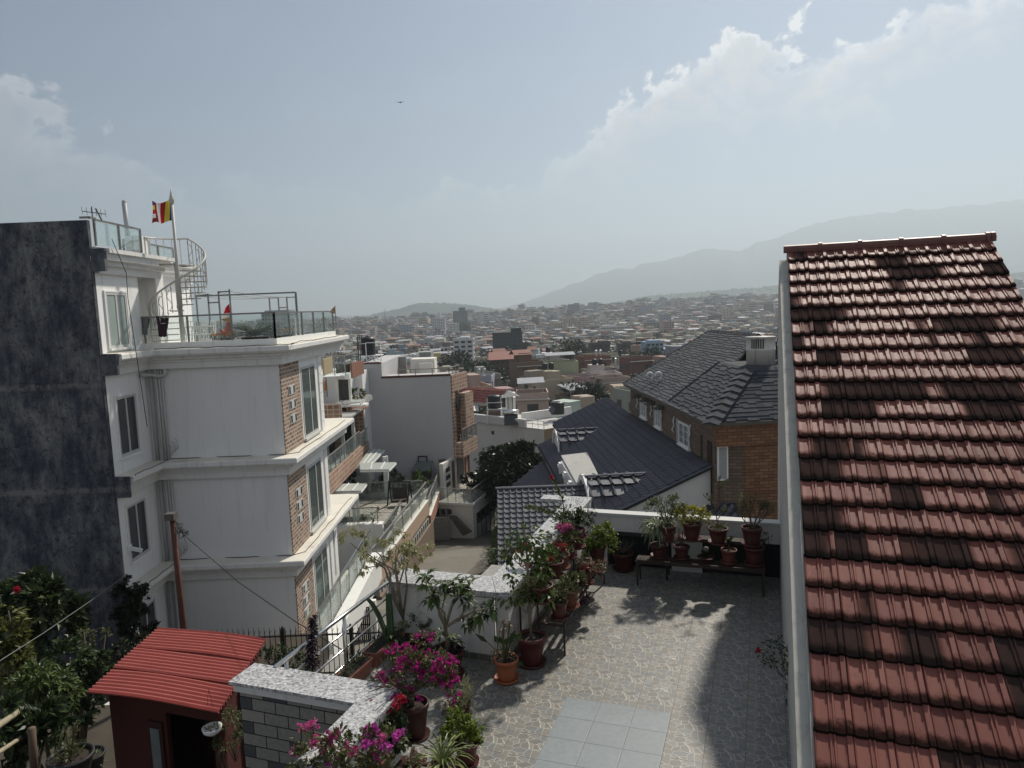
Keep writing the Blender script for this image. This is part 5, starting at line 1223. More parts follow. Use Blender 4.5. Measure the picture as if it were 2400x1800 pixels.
slope_rail('long middle flight of the sloping stair wall, white-capped, above the driveway', Py(872,1345,33.0), Py(1000,1172,44.6), 1.15, PINKT, .85, .3)
slope_rail('left flight of the sloping stair wall with glass rail beside the patio ledge', Py(903,1268,38.5), Py(943,1206,43.5), .95, WHITE, .12, .12)
slope_rail('white lower stair wall descending toward the terrace railing', Py(715,1500,24.2), Py(826,1338,33.5), .02, WHITE, .9, .5)
g = MB(); a, b = Py(880,1345,33.5), Py(1005,1180,45); 
stp = thing('outdoor_stair', 'concrete stair slope between the glass balustrades', 'stair', (a.x, a.y, -11)); n = 22
for k in range(n):
    p = a.lerp(b, k/n); q = a.lerp(b, (k+1)/n); g.box(p.x-2.2, p.x+.15, p.y, q.y+.02, p.z-1.15, p.z-.75)
g.build('steps', CONCRETE, stp); g = MB(); g.slab([a-ZA*1.151, b-ZA*1.151, Vector((b.x,b.y,-12)), Vector((a.x,a.y,-12))], .25, up=False); g.build('support_wall', plain('brownish_support', (.20,.15,.11), .85, .2, 1.5, .1, 20, streak=.3), stp)
gt = thing('iron_gate', 'black lattice iron gate under the white stair beam', 'gate', Py(850,1490,27)); a, b = Py(826,1425,27), Py(868,1490,27)
g = MB()
for k in range(9): x = a.x+(b.x-a.x)*k/8; g.bar((x,27,b.z-.6),(x,27,a.z),.05)
for k in range(6): z = a.z-k*.35; g.bar((a.x,27,z),(b.x,27,z),.04)
g.build('bars', BLACKIRON, gt)
g = MB(); g.box(a.x-.3,a.x-.06,26.9,27.1,b.z-.8,a.z+.3); g.box(b.x+.06,b.x+.3,26.9,27.1,b.z-.8,a.z+.3); g.box((a.x+b.x)/2-.14,(a.x+b.x)/2-.04,26.95,27.05,b.z-.6,a.z); g.build('gate_post', WHITE, gt)
# small metal cabin and frame at the blank wall
cb = thing('metal_shed', 'small grey sheet metal shed with barred front against the blank grey wall', 'shed', Py(990,1130,50.5))
a, b = Py(963,1102,50.5), Py(1010,1150,50.5)
g = MB(); g.slab([(a.x,50.3,a.z-.05),(b.x,50.3,a.z-.05),(b.x+.1,51.9,a.z+.35),(a.x+.3,51.9,a.z+.35)], .06); g.build('roof', plain('shed_sheet', (.12,.14,.135), .5), cb)
g = MB()
for k in range(14): x = a.x+.05+(b.x-a.x-.1)*k/13; g.bar((x,50.5,b.z),(x,50.5,a.z-.1),.05)
g.build('bars', DARKSTEEL, cb); MB().box(a.x+.05,b.x-.05,50.9,51.8,b.z,a.z-.12).build('body', plain('shed_dark', (.04,.043,.045), .7), cb)
o = MB(); a, b = Py(980,1070,51.8), Py(1001,1088,51.8)
o.bar((a.x,51.8,a.z),(b.x,51.8,a.z),.08); o.bar((a.x,51.8,a.z),(a.x,51.8,b.z-.4),.08); o.bar((b.x,51.8,a.z),(b.x,51.8,b.z-.4),.08); tag(o.build('hoop_frame', BLACKIRON), 'square black metal hoop standing behind the small grey shed', 'frame')
# driveway
drv = plain('worn_concrete_drive', (.17,.158,.135), .9, .35, .45, .4, 6, dirt=.6)
g = MB(); xs = [-7,-6,-4,-2,0,1.2]; ys = [20,22,28,34,40,46,52,60,70,82]; V_ = [(x, y, gz(x,y)+.02+.05*mnoise.noise(Vector((x*.3,y*.3,0)))) for y in ys for x in xs]
g.add(V_, [(j*6+i, j*6+i+1, (j+1)*6+i+1, (j+1)*6+i) for j in range(len(ys)-1) for i in range(5)]); tag(g.build('driveway', drv, smooth=True), kind='structure')
hw = thing('boundary_wall', 'low white wall with a clipped hedge along the driveway', 'wall', (-1.2, 45, -11)); 
def drz(y): return gz(0, y)
g = MB()
for y in range(30, 64, 2): g.box(-1.55+(y-30)*.012, -1.3+(y-30)*.012, y, y+1.99, drz(y+1)-1, drz(y+1)+.75); 
g.build('wall', WHITE, hw)
hd = MB(); 
for k in range(5200):
    y = R(31,62); x = -.8+(y-30)*.012+R(-.5,.75); z = drz(y)+R(.5,2.7)+.3*mnoise.noise(Vector((x*2,y*.7,0)))
    if random.random() < .4: x = -.8+(y-30)*.012-.5+R(-.08,.1)
    hd.leaf(Vector((x,y,z)), Vector((R(-1,.4),R(-1,.5),R(-.3,1))), Vector((R(-1,0),R(-1,0),1)), R(.12,.22), R(.07,.12))
hg = thing('hedge', 'long leafy hedge beside the driveway, left of the grey tiled roof', 'hedge', (-.6, 45, -10.5))
hd.build('leaves', leafmat('hedge_leaf', (.025,.045,.015),(.085,.115,.03),(.14,.15,.05)), hg)
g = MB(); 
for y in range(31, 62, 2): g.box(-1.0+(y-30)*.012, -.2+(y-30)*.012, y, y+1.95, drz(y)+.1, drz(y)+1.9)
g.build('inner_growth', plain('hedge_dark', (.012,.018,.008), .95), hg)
# planks, block wall with fence, bin, car
pl_ = thing('plank_stack', 'stack of dark weathered planks leaning down beside the garage', 'planks', Py(1095,1255,47.4)); 
for k in range(6):
    g = MB(); a = Py(1056+k*2, 1208+k*.5, 47.9); b = Py(1088+k*3.2, 1254-k*1.5, 46.8); g.bar(a, b, .25, .06); g.build('plank', plain('dark_plank', (.07,.06,.05), .9, .3, 6, .3, 30), pl_)
bw = thing('block_wall', 'low pale block wall topped by an old black iron fence beside the garage', 'wall', Py(1030,1245,47.8))
a, b = Py(1002,1215,47.8), Py(1054,1246,47.8); g = MB(); g.box(a.x, b.x, 47.8, 48.05, b.z-.6, a.z); g.build('wall', bricks('pale_block', (.38,.36,.33), (.32,.30,.28), (.24,.22,.2), .5, .35, .012), bw)
g = MB(); zt = Py(1030,1192,47.8).z
for k in range(14): x = a.x+(b.x-a.x)*k/13; g.bar((x,47.9,a.z),(x,47.9,zt),.035)
g.bar((a.x,47.9,a.z+.15),(b.x,47.9,a.z+.15),.04); g.bar((a.x,47.9,zt-.1),(b.x,47.9,zt-.1),.04)
for k in range(3): x = a.x+.5+k*.45; g.box(x, x+.28, 47.85, 47.88, zt-.45, zt-.1)
g.build('fence', BLACKIRON, bw)
bn_ = thing('litter_bin', 'black drum with red and white lid by the stair foot', 'bin', Py(996,1243,46)); c = Py(996,1243,46); r = 7*depth(c)/F
g = MB(); g.lathe(c, [(r*.9,0),(r,.2),(r,.85)], 14); g.build('drum', BLACKIRON, bn_); g = MB(); g.lathe(c+ZA*.851, [(r*1.02,0),(r*.9,.1),(.05,.22)], 14); g.build('lid', plain('red_lid', (.30,.05,.04), .6), bn_)
cr = thing('parked_car', 'white hatchback car parked behind the dark tree, only its rear showing', 'car', Py(1124,1205,66)); c = Py(1128,1205,66)
cx, cy, cz = c.x, 66, gz(c.x, 66)+.03
g = MB(); secs = []
for (y, w_, zl_, zh) in ((0,.70,.35,.75),(.06,.80,.28,.95),(.5,.84,.22,1.0),(2.6,.85,.22,.98),(3.5,.82,.24,.85),(3.9,.7,.3,.6)):
    secs.append([(cx-w_,cy+y,cz+zl_),(cx+w_,cy+y,cz+zl_),(cx+w_,cy+y,cz+zh),(cx-w_,cy+y,cz+zh)])
vs = [p for s_ in secs for p in s_]; fs = [tuple(range(4))]+[(i*4+j, i*4+(j+1)%4, (i+1)*4+(j+1)%4, (i+1)*4+j) for i in range(5) for j in range(4)]+[(23,22,21,20)]
g.add(vs, fs); g.build('body', plain('white_car_paint', (.7,.7,.7), .25, .03, 2, 0, spec=.5), cr, True)
g = MB(); g.hexa([(cx-.78,cy+.1,cz+.96),(cx+.78,cy+.1,cz+.96),(cx+.78,cy+2.7,cz+.97),(cx-.78,cy+2.7,cz+.97),(cx-.6,cy+.45,cz+1.45),(cx+.6,cy+.45,cz+1.45),(cx+.6,cy+1.9,cz+1.45),(cx-.6,cy+1.9,cz+1.45)]); g.build('cabin', WGLASS, cr)
for sx_ in (-.78, .78):
    g = MB(); g.box(cx+sx_-.1, cx+sx_+.1, cy-.02, cy+.1, cz+.55, cz+.85); g.build('tail_light', plain('tail_light_red', (.3,.02,.02), .3), cr)
    for yy in (.75, 3.1): g = MB(); g.tube([(cx+sx_-.1,cy+yy,cz+.3),(cx+sx_+.1,cy+yy,cz+.3)], .3, 16); g.build('wheel', BLACKIRON, cr)
# ---- white house with tanks
cw = Py(1275, 1006, 78); AW = rad(43.3)
dl = Vector((-math.cos(AW), math.sin(AW), 0)).normalized(); dr = Vector((math.sin(rad(52)), math.cos(rad(52)), 0)); nw = Vector((math.sin(AW), math.cos(AW), 0))
wl = Pn(1094, 969.5, cw, nw); ws = Pn(1234, 984.5, cw, nw); zw = wl.z; zlow = cw.z
wh = thing('white_villa', 'long white flat-roofed house with one small dark window, tan side and rooftop tanks', 'house', (cw.x-2, 84, -15))
rr_ = dr*7.0
g = MB(); g.prism([(cw.x,cw.y),(cw.x+rr_.x,cw.y+rr_.y),(wl.x+rr_.x,wl.y+rr_.y),(wl.x,wl.y)], -15, zlow-.02); g.build('wall', BEIGEW, wh)
g = MB(); a = ws; 
g.slab([Vector((wl.x,wl.y,zlow-.02)), Vector((a.x,a.y,zlow-.02)), Vector((a.x,a.y,zw)), Vector((wl.x,wl.y,zw))], -.25, up=False); g.build('parapet', BEIGEW, wh)
g = MB(); g.bar((wl.x,wl.y,zw+.04),(a.x,a.y,zw+.04),.3,.08); g.bar((a.x,a.y,zlow),(cw.x,cw.y,zlow),.2,.05); g.build('parapet_cap', WHITE, wh)
g = MB(); f_ = nw*-.003; g.slab([cw+dr*.0-Vector((0,0,.03))+f_*0+Vector((dr.y,-dr.x,0))*.01, cw+rr_-Vector((0,0,.03))+Vector((dr.y,-dr.x,0))*.01, Vector((cw.x+rr_.x,cw.y+rr_.y,-15))+Vector((dr.y,-dr.x,0))*.01, Vector((cw.x,cw.y,-15))+Vector((dr.y,-dr.x,0))*.01], .02, up=False); g.build('tan_side', TAN, wh)
for py in (1033, 1046, 1060):
    p = Pn(1288, py, cw, Vector((dr.y,-dr.x,0))); o = MB(); n_ = Vector((dr.y,-dr.x,0)); o.hexa([p-dr*.25-ZA*.22+n_*.012,p+dr*.25-ZA*.22+n_*.012,p+dr*.25-ZA*.22+n_*.05,p-dr*.25-ZA*.22+n_*.05,p-dr*.25+ZA*.22+n_*.012,p+dr*.25+ZA*.22+n_*.012,p+dr*.25+ZA*.22+n_*.05,p-dr*.25+ZA*.22+n_*.05]); o.build('window', DARKDOOR, wh)
p = Pn(1155, 1014, cw, nw); o = MB(); o.hexa([p-dl*.22-ZA*.22-nw*.03,p+dl*.22-ZA*.22-nw*.03,p+dl*.22-ZA*.22-nw*.001,p-dl*.22-ZA*.22-nw*.001,p-dl*.22+ZA*.22-nw*.03,p+dl*.22+ZA*.22-nw*.03,p+dl*.22+ZA*.22-nw*.001,p-dl*.22+ZA*.22-nw*.001]); o.build('window', DARKDOOR, wh)
cable([Pn(1170,981,cw-nw*.05,nw),Pn(1185,993,cw-nw*.05,nw),Pn(1210,1001,cw-nw*.05,nw),Pn(1233,999,cw-nw*.05,nw)], .03, wh, n=4)
# roof top things of the white house
g = MB(); q = [Vector((a.x,a.y,0)), cw, cw+dr*7]; 
for s, e in zip(q, q[1:]):
    for zz in (.9, .5): g.bar((s.x,s.y,zlow+zz),(e.x,e.y,zlow+zz),.09,.08)
    for k in range(4): p = s.lerp(e, k/3); g.bar((p.x,p.y,zlow),(p.x,p.y,zlow+.9),.06)
g.build('roof_rail', WHITE_CLEAN, wh)
g = MB(); b0 = Py(1225,968,84); g.prism([(b0.x,b0.y),(b0.x+6.2,b0.y+4),(b0.x+6.0,b0.y+4.3),(b0.x-.2,b0.y+.3)], zlow, Py(1235,968,84).z); g.build('inner_wall', WHITE, wh)
g = MB(); Yp = 88; a1, b1 = Py(1172,935,Yp), Py(1209,965,Yp); zb_ = zlow-.1
g.box(a1.x, b1.x, Yp, Yp+6, zb_, Py(1190,932,Yp).z); g.build('penthouse_wall', WHITE, wh)
o = MB(); d_ = Py(1189,928,Yp), Py(1203,961,Yp); o.box(d_[0].x,d_[1].x,Yp-.05,Yp-.001,d_[1].z,d_[0].z); o = o.build('penthouse_door', DARKSTEEL, wh); MB().box(d_[0].x+.1,d_[1].x-.1,Yp-.07,Yp-.051,d_[1].z+.1,d_[0].z-.1).build('door_panel', plain('white_door', (.5,.5,.5), .6), o)
o = MB(); p = Py(1178,940,Yp); o.box(p.x-.3,p.x+.35,Yp-.05,Yp-.001,p.z-.8,p.z+.6); o.build('penthouse_window', DARKDOOR, wh)
rp = [Py(1172,932,Yp-.4), Py(1193,914,Yp-.4), Py(1216,926,Yp-.4)]
g = MB(); g.slab([rp[0]-ZA*.05, rp[1]-ZA*.05, rp[2]-ZA*.05], .3, up=False); g.build('gable', WHITE, wh)
dep = Vector((-6.2, 5.5, 0))
RTL = roofmat('red_concrete_tile', (.20,.06,.05), (.33,.11,.09), .6, .35, .15)
rd = [rp[1], rp[1]+dep, rp[0]+dep+Vector((-1.6,0,-.5)), rp[0]+Vector((-1.6,-.2,-.8))]
g = MB(); g.slab([p-ZA*.05 for p in rd], .08); g.slab([rp[1]-ZA*.05, rp[1]+dep-ZA*.05, rp[2]+dep-ZA*.05, rp[2]+Vector((.2,-.2,-.1))], .08); g.build('penthouse_roof_deck', plain('pale_verge', (.5,.5,.48), .7), wh)
g = MB(); stiles(g, rd, .42, .42, .09); g.build('penthouse_roof', RTL, wh)
g = MB(); g.slab([Py(1096,963,86),Py(1122,962,88),Py(1122,943,90),Py(1096,941,90)], .1, up=False); g.build('sheet_roof', plain('pale_sheet_roof', (.6,.6,.58), .5), wh)
def small_tank(lab, px, py, pw, ph, Y, name='water_tank', group=None, mat=None):
    c = Py(px, py, Y); r = pw/2*depth(c)/F; h = ph*depth(c)/F; return tank(name, lab, (c.x,c.y,c.z), r, h, group, 5, mat), c, r
t1, c1_, r1 = small_tank('black water tank on a white frame in front of the red-roofed rooftop hut', 1159, 956, 32, 32, 84)
o = thing('tank_stand', 'white pipe stand holding the tank before the red-roofed rooftop hut', 'stand', (c1_.x, c1_.y, zlow)); g = MB()
for s in (-1.15, 1.15):
    for u in (-1.1, 1.1): g.bar((c1_.x+s*r1,c1_.y+u*r1,zlow),(c1_.x+s*r1*.85,c1_.y+u*r1,c1_.z+(1.3 if u < 0 else 0)),.07)
for zz in (c1_.z-.05, c1_.z+.75): g.bar((c1_.x-1.2*r1,c1_.y-1.1*r1,zz),(c1_.x+1.2*r1,c1_.y-1.1*r1,zz),.07)
g.box(c1_.x-1.1*r1,c1_.x+1.1*r1,c1_.y-1.05*r1,c1_.y+1.1*r1,c1_.z-.08,c1_.z-.02); g.build('frame', WHITE_CLEAN, o)
t2, c2_, r2 = small_tank('round black water tank with a dish aerial beside it on the white house roof', 1307, 970, 32, 30, 84)
def heater(lab, px, py, pw, Y):
    c = Py(px, py, Y); L = pw*depth(c)/F; o = thing('solar_heater', lab, 'solar heater', c-ZA*.5, 'silver solar water heaters on the white house')
    g = MB(); g.tube([c-Vector((L/2,0,0)), c+Vector((L/2,-.2,0))], .32, 14); g.build('drum', STEEL, o, True)
    g = MB(); g.slab([c+Vector((-L*.42,-.1,-.2)), c+Vector((L*.42,-.3,-.2)), c+Vector((L*.42,-1.4,-1.3)), c+Vector((-L*.42,-1.2,-1.3))], .06); g.build('collector', DARKDOOR, o)
    g = MB(); g.bar(c+Vector((-L*.4,.1,0)), c+Vector((-L*.4,.3,-1.2)), .06); g.bar(c+Vector((L*.4,.1,0)), c+Vector((L*.4,.3,-1.2)), .06); g.build('legs', WHITE_CLEAN, o)
heater('silver solar water heater at the parapet below the red-roofed hut', 1197, 966, 38, 81.5)
heater('silver solar water heater near the tank with the dish aerial', 1352, 977, 34, 84)
def dish(lab, px, py, pw, Y):
    c = Py(px, py, Y); r = pw/2*depth(c)/F; o = thing('dish_aerial', lab, 'dish aerial', c-ZA*r); g = MB(); vs = [c]; n = 16
    ax = Vector((-.35,-.8,.45)).normalized(); u = ax.orthogonal().normalized(); v = ax.cross(u)
    for k in range(n): t = 2*math.pi*k/n; vs.append(c+(u*math.cos(t)+v*math.sin(t))*r+ax*r*.28)
    g.add(vs, [(0,1+k,1+(k+1)%n) for k in range(n)]); g.build('dish', plain('dish_grey', (.10,.10,.11), .5), o, True)
    g = MB(); g.tube([c, c-ZA*r*1.6], .05, 6); g.tube([c-u*r*.8, c+ax*r*.9], .02, 4); g.build('mount', DARKSTEEL, o)
dish('grey dish aerial left of the round black rooftop tank', 1294, 961, 15, 82)
dish('grey dish aerial standing alone right of the rooftop heaters', 1372, 961, 13, 86)
# ---------------------------------------------------------------- plant kit
L_DARK = leafmat('leaf_dark', (.016,.030,.012),(.055,.085,.028),(.10,.13,.05))
L_MID = leafmat('leaf_mid', (.030,.055,.014),(.10,.145,.035),(.18,.20,.07))
L_LIME = leafmat('leaf_lime', (.06,.10,.012),(.20,.26,.04),(.30,.33,.08))
L_YEL = leafmat('leaf_yellow', (.16,.16,.02),(.42,.38,.05),(.50,.46,.12))
L_PALE = leafmat('leaf_pale', (.20,.21,.09),(.42,.40,.22),(.58,.54,.36), .45, .45)
L_OLIVE = leafmat('leaf_olive', (.04,.05,.018),(.13,.14,.05),(.22,.21,.10))
L_PURP = leafmat('leaf_purple', (.012,.008,.014),(.04,.018,.03))
L_MAROON = leafmat('leaf_maroon', (.05,.008,.014),(.15,.02,.035))
L_STRIPE = leafmat('leaf_striped', (.06,.10,.03),(.26,.30,.17),(.42,.44,.33))
L_DRY = leafmat('leaf_dry', (.10,.075,.045),(.24,.18,.12))
F_MAG = leafmat('bract_magenta', (.24,.008,.10),(.50,.03,.26),(.58,.08,.36), .6, .4)
F_PINK = leafmat('bract_pink', (.45,.06,.20),(.62,.16,.36),(.68,.32,.45), .6, .4)
F_VIO = leafmat('bract_violet', (.36,.03,.26),(.56,.10,.40),(.62,.2,.5), .6, .4)
F_RED = leafmat('petal_red', (.32,.010,.025),(.56,.02,.06),(.6,.06,.10), .6, .35)
F_SAL = leafmat('petal_salmon', (.50,.26,.22),(.66,.42,.36),(.6,.3,.28), .6, .4)
F_ORG = leafmat('marigold', (.55,.20,.01),(.70,.33,.02),(.72,.42,.04), .7, .3)
def rv(s=1.0):
    while True:
        v = Vector((R(-1,1), R(-1,1), R(-1,1)))
        if .01 < v.length < 1: return v.normalized()*s
def bush(mb, c, r, n, L, W, up=.3, shell=.5, clump=0, droop=0):
    c = Vector(c); cl = []
    if clump: cl = [(rv()*R(.45,.95)) for _ in range(clump)]
    for _ in range(n):
        if cl:
            k = random.choice(cl); d = (k+rv()*R(.05,.38))
        else: d = rv()*(R(0,1)**shell)
        p = c+Vector((d.x*r[0], d.y*r[1], d.z*r[2])); o = Vector((d.x, d.y, d.z*.6+up)); o = o.normalized() if o.length > .01 else rv()
        o = (o+rv()*.75-ZA*droop).normalized(); l = L*R(.45,1.4)
        mb.leaf(p, o, (ZA+rv()*.7), l, W*R(.7,1.2))
def branch(mb, p, d, L, r, lev, tips, spread=.6, kids=3, up=.25):
    p = Vector(p); d = Vector(d).normalized(); pts = [p]; q = p; dd = d
    for i in range(3):
        dd = (dd+rv()*.16+ZA*up*.25).normalized(); q = q+dd*L/3; pts.append(q)
    mb.tube(pts, [r, r*.88, r*.76, r*.62], 6)
    if lev <= 0: tips.append((q, dd)); return
    for k in range(kids):
        f = R(.55,1.0) if k else 1.0; b = pts[-1] if f > .85 else pts[-2]
        branch(mb, b, (dd+rv()*spread+ZA*up*.4).normalized(), L*R(.55,.8), r*.62, lev-1, tips, spread, kids, up)
def whorl(mb, p, d, n, L, W, droop=.2):
    d = Vector(d).normalized(); a = d.orthogonal().normalized(); b = d.cross(a)
    for k in range(n):
        t = 2*math.pi*k/n+R(-.3,.3); o = (a*math.cos(t)+b*math.sin(t)+d*R(.1,.7)-ZA*droop).normalized(); l = L*R(.7,1.15)
        m = p+o*l*.5+ZA*.04*l; x = o.cross(ZA); x = x.normalized()*W/2 if x.length > .01 else a*W/2; e = p+o*l-ZA*l*(.12+droop*.4)
        mb.add([p, m+x, e, m-x, m-ZA*W*.12], [(0,1,4),(1,2,4),(2,3,4),(3,0,4)])
def blade(mb, p, d, L, W, droop, seg=5):
    d = Vector(d).normalized(); q = Vector(p); vs = []; x = d.cross(ZA); x = x.normalized() if x.length > .05 else rv().cross(ZA).normalized()
    for i in range(seg+1):
        f = i/seg; w = W*(.55+.9*f)*(1-f)**.55 if f < 1 else .002; vs += [q-x*w/2+ZA*w*.2, q, q+x*w/2+ZA*w*.2]; d = (d-ZA*droop*(.4+f)/seg*2).normalized(); q = q+d*L/seg
    mb.add(vs, [f for i in range(seg) for f in ((3*i,3*i+1,3*i+4,3*i+3),(3*i+1,3*i+2,3*i+5,3*i+4))])
def rosette(mb, c, n, L, W, droop, e0=.3, e1=1.4):
    for k in range(n):
        a = 2.4*k+R(-.2,.2); e = R(e0,e1); blade(mb, Vector(c), (math.cos(a),math.sin(a),e), L*R(.7,1.1), W, droop)
def flower(mb, p, s, n=5):
    for k in range(n): mb.leaf(Vector(p), (rv()+ZA*.5).normalized(), rv(), s*R(.7,1.2), s*R(.7,1.0), .35, .55)
def flowers(mb, c, r, n, s, per=4, topbias=.5):
    for _ in range(n):
        d = rv()*R(.7,1.05); d.z = abs(d.z)*topbias+d.z*(1-topbias); p = Vector(c)+Vector((d.x*r[0],d.y*r[1],d.z*r[2]))
        for k in range(per): flower(mb, p+rv()*s*.7, s)
def pot_at(c, r, h, label, group=None, mat=None, saucer=True, rim=True):
    c = Vector(c); o = thing('potted_plant', label, 'potted plant', c, group); m = mat or REDPOT; z0 = .022 if saucer else 0; b = r*.68
    g = MB(); pr = [(b*.97,z0),(b,z0+.01),(b+(r-b)*.55,z0+h*.5),(r*.965,h*.86)]
    pr += [(r*1.04,h*.865),(r*1.06,h*.93),(r*1.04,h),(r*.93,h),(r*.90,h*.9)] if rim else [(r,h),(r*.93,h),(r*.91,h*.9)]
    g.lathe(c, pr, 26, cap1=False); g.build('pot', m, o, True)
    g = MB(); g.lathe(c, [(r*.905,h*.86),(r*.5,h*.89),(.01,h*.895)], 18, cap0=False); g.build('soil', SOIL, o)
    if saucer: g = MB(); g.lathe(c, [(b*1.0,.001),(r*.98,.012),(r*1.06,.045),(r*1.02,.045),(r*.9,.021),(b*.5,.02)], 24); g.build('saucer', m, o, True)
    return o, c+ZA*h*.88
def pot_px(px, py, z, dia, hpx, label, **k):
    """pot whose foot stands at this sightline on the plane z; width and height follow from the distance"""
    c = Pz(px, py, z); s = depth(c)/F; return pot_at(c, dia/2*s, hpx*s*1.06, label, **k)+(s,)
def sight(px, py, ref):     # point on this sightline at the same distance along v as ref
    return Pn(px, py, ref, VA)
def stems(mb, base, tops, r=.008):
    for t in tops:
        t = Vector(t); m = base.lerp(t, .5)+rv()*.06*(t-base).length; mb.tube([base+rv()*.015, m, t], [r*1.4, r, r*.6], 5)
# ---------------------------------------------------------------- plant racks
RACKM = plain('rack_iron_brown', (.045,.028,.022), .6, .2, 8, .1, 40)
def rack(lab, P, Q, width, nrm, z, legs=True, slats=4):
    o = thing('plant_rack', lab, 'plant stand', (P+Q)/2); g = MB(); d = (Q-P).normalized()
    for k in range(slats):
        f = (k+.5)/slats; a = P+nrm*width*f+ZA*(z-.012); b = Q+nrm*width*f+ZA*(z-.012); g = MB(); g.bar(a, b, width/slats*.55, .02); g.build('slat', WOOD if slats < 5 else RACKM, o)
    g = MB()
    for f in (0, 1):
        a = P+nrm*width*f; b = Q+nrm*width*f; g.bar(a+ZA*(z-.04), b+ZA*(z-.04), .025, .03)
    for e in (P, Q): g.bar(e+ZA*(z-.04), e+nrm*width+ZA*(z-.04), .025, .03)
    g.build('frame', RACKM, o)
    for e in (P+d*.02, Q-d*.02):
        for f in (0, 1): q = e+nrm*width*f; g = MB(); g.bar(q, q+ZA*(z-.03), .028); g.build('leg', RACKM, o)
    return o
ZL, ZU = .47, .86
rack('lower tier of the crowded slatted flower rack, along the open floor', T(-2.95,9.0,0), T(-2.95,11.65,0), .36, UA, ZL, slats=3)
rack('upper tier of the crowded slatted flower rack, against the long parapet', T(-3.22,9.0,0), T(-3.22,12.0,0), .26, UA, ZU, slats=3)
rack('lower shelf of the dark slatted bench before the far parapet', T(-2.05,12.0,0), T(.02,12.0,0), .28, -VA, .45, slats=6)
rack('upper shelf of the dark slatted bench against the far parapet', T(-1.6,12.32,0), T(.02,12.32,0), .26, -VA, .78, slats=6)
rack('slatted wooden plant rack along the near parapet, mostly hidden by flowers', T(-3.40,3.9,0), T(-3.40,5.85,0), .42, UA, .40, slats=3)
# ---------------------------------------------------------------- potted plants on the floor
def twig_tree(o, base, tips_px, r0, leafm, n, L, W, kind='leaf', ref=None, wl=7, droop=.3):
    b = MB(); g = MB(); ref = ref or base
    for path in tips_px:
        P = [Vector(base)]+[sight(px, py, ref)+VA*R(-.08,.08) for px, py in path]; k = len(P)
        b.tube(P, [r0*(1-.6*i/(k-1)) for i in range(k)], 6)
        t = P[-1]; d = (P[-1]-P[-2]).normalized()
        if kind == 'whorl': whorl(g, t, d, wl, L, W, droop)
        else:
            for q in range(n): p = P[-2].lerp(t, R(.2,1.1))+rv()*L*.8; g.leaf(p, (rv()-ZA*droop).normalized(), ZA+rv()*.6, L*R(.6,1.2), W)
    b.build('stem', PALEBARK, o, True); g.build('foliage', leafm, o)
# tall slim tree in dark red pot
o, s0, sc = pot_px(1247, 1555, 0, 66, 66, 'slim tall tree with drooping leaves in a dark red pot at the rack corner')
b = MB(); q = [s0, sight(1240,1400,s0), sight(1234,1290,s0), sight(1230,1235,s0)]; b.tube(q, [.022,.018,.012,.006], 7); g = MB()
for (px, py, rx, rz, n) in ((1205,1290,34,34,60),(1235,1258,46,22,70),(1190,1300,26,30,34),(1262,1282,34,22,36),(1275,1290,22,26,26),(1205,1360,22,26,34),(1200,1400,28,20,40),(1285,1395,24,20,26),(1268,1340,26,24,30),(1240,1395,30,16,26)):
    c = sight(px, py, s0); b.tube([sight(1236,min(1500,py+38),s0), c], [.008,.004], 5)
    bush(g, c, (rx*sc, rx*sc*.8, rz*sc), n, .10, .055, -.1, .6, droop=.65)
b.build('stem', PALEBARK, o, True); g.build('foliage', L_MID, o)
# terracotta pot with bird of paradise
o, s0, sc = pot_px(1188, 1594, 0, 56, 52, 'dried bird-of-paradise plant in a bright terracotta pot on the open floor', mat=plain('orange_terracotta', (.33,.105,.045), .6, .12, 8, .1, 60, dirt=.15))
b = MB(); g = MB(); dry = MB()
for (px, py, hx, hy) in ((1182,1452,1180,1500),(1195,1460,1190,1500),(1176,1470,1178,1505)):
    t = sight(px, py, s0); b.tube([s0, sight(hx,hy,s0), t], .011, 5); whorl(dry, t, ZA, 6, .13, .03, .9)
for (tx, ty, w_) in ((1112,1484,.07),(1158,1488,.10),(1224,1480,.10),(1170,1490,.08),(1200,1488,.10),(1230,1560,.07),(1207,1476,.08),(1186,1495,.1)):
    t = sight(tx, ty, s0); m = s0.lerp(t, .55)+ZA*.03; b.tube([s0, m], .007, 5); d = (t-m).normalized(); L = (t-m).length; x = d.cross(VA).normalized()*w_/2
    g.add([m, m+d*L*.45+x, t, m+d*L*.45-x, m+d*L*.5+VA*.015], [(0,1,4),(1,2,4),(2,3,4),(3,0,4)])
bush(dry, s0+ZA*.05-UA*.05, (.17,.14,.07), 170, .04, .03); b.build('stem', L_OLIVE, o); g.build('leaves', L_DARK, o); dry.build('dry_leaves', L_DRY, o)
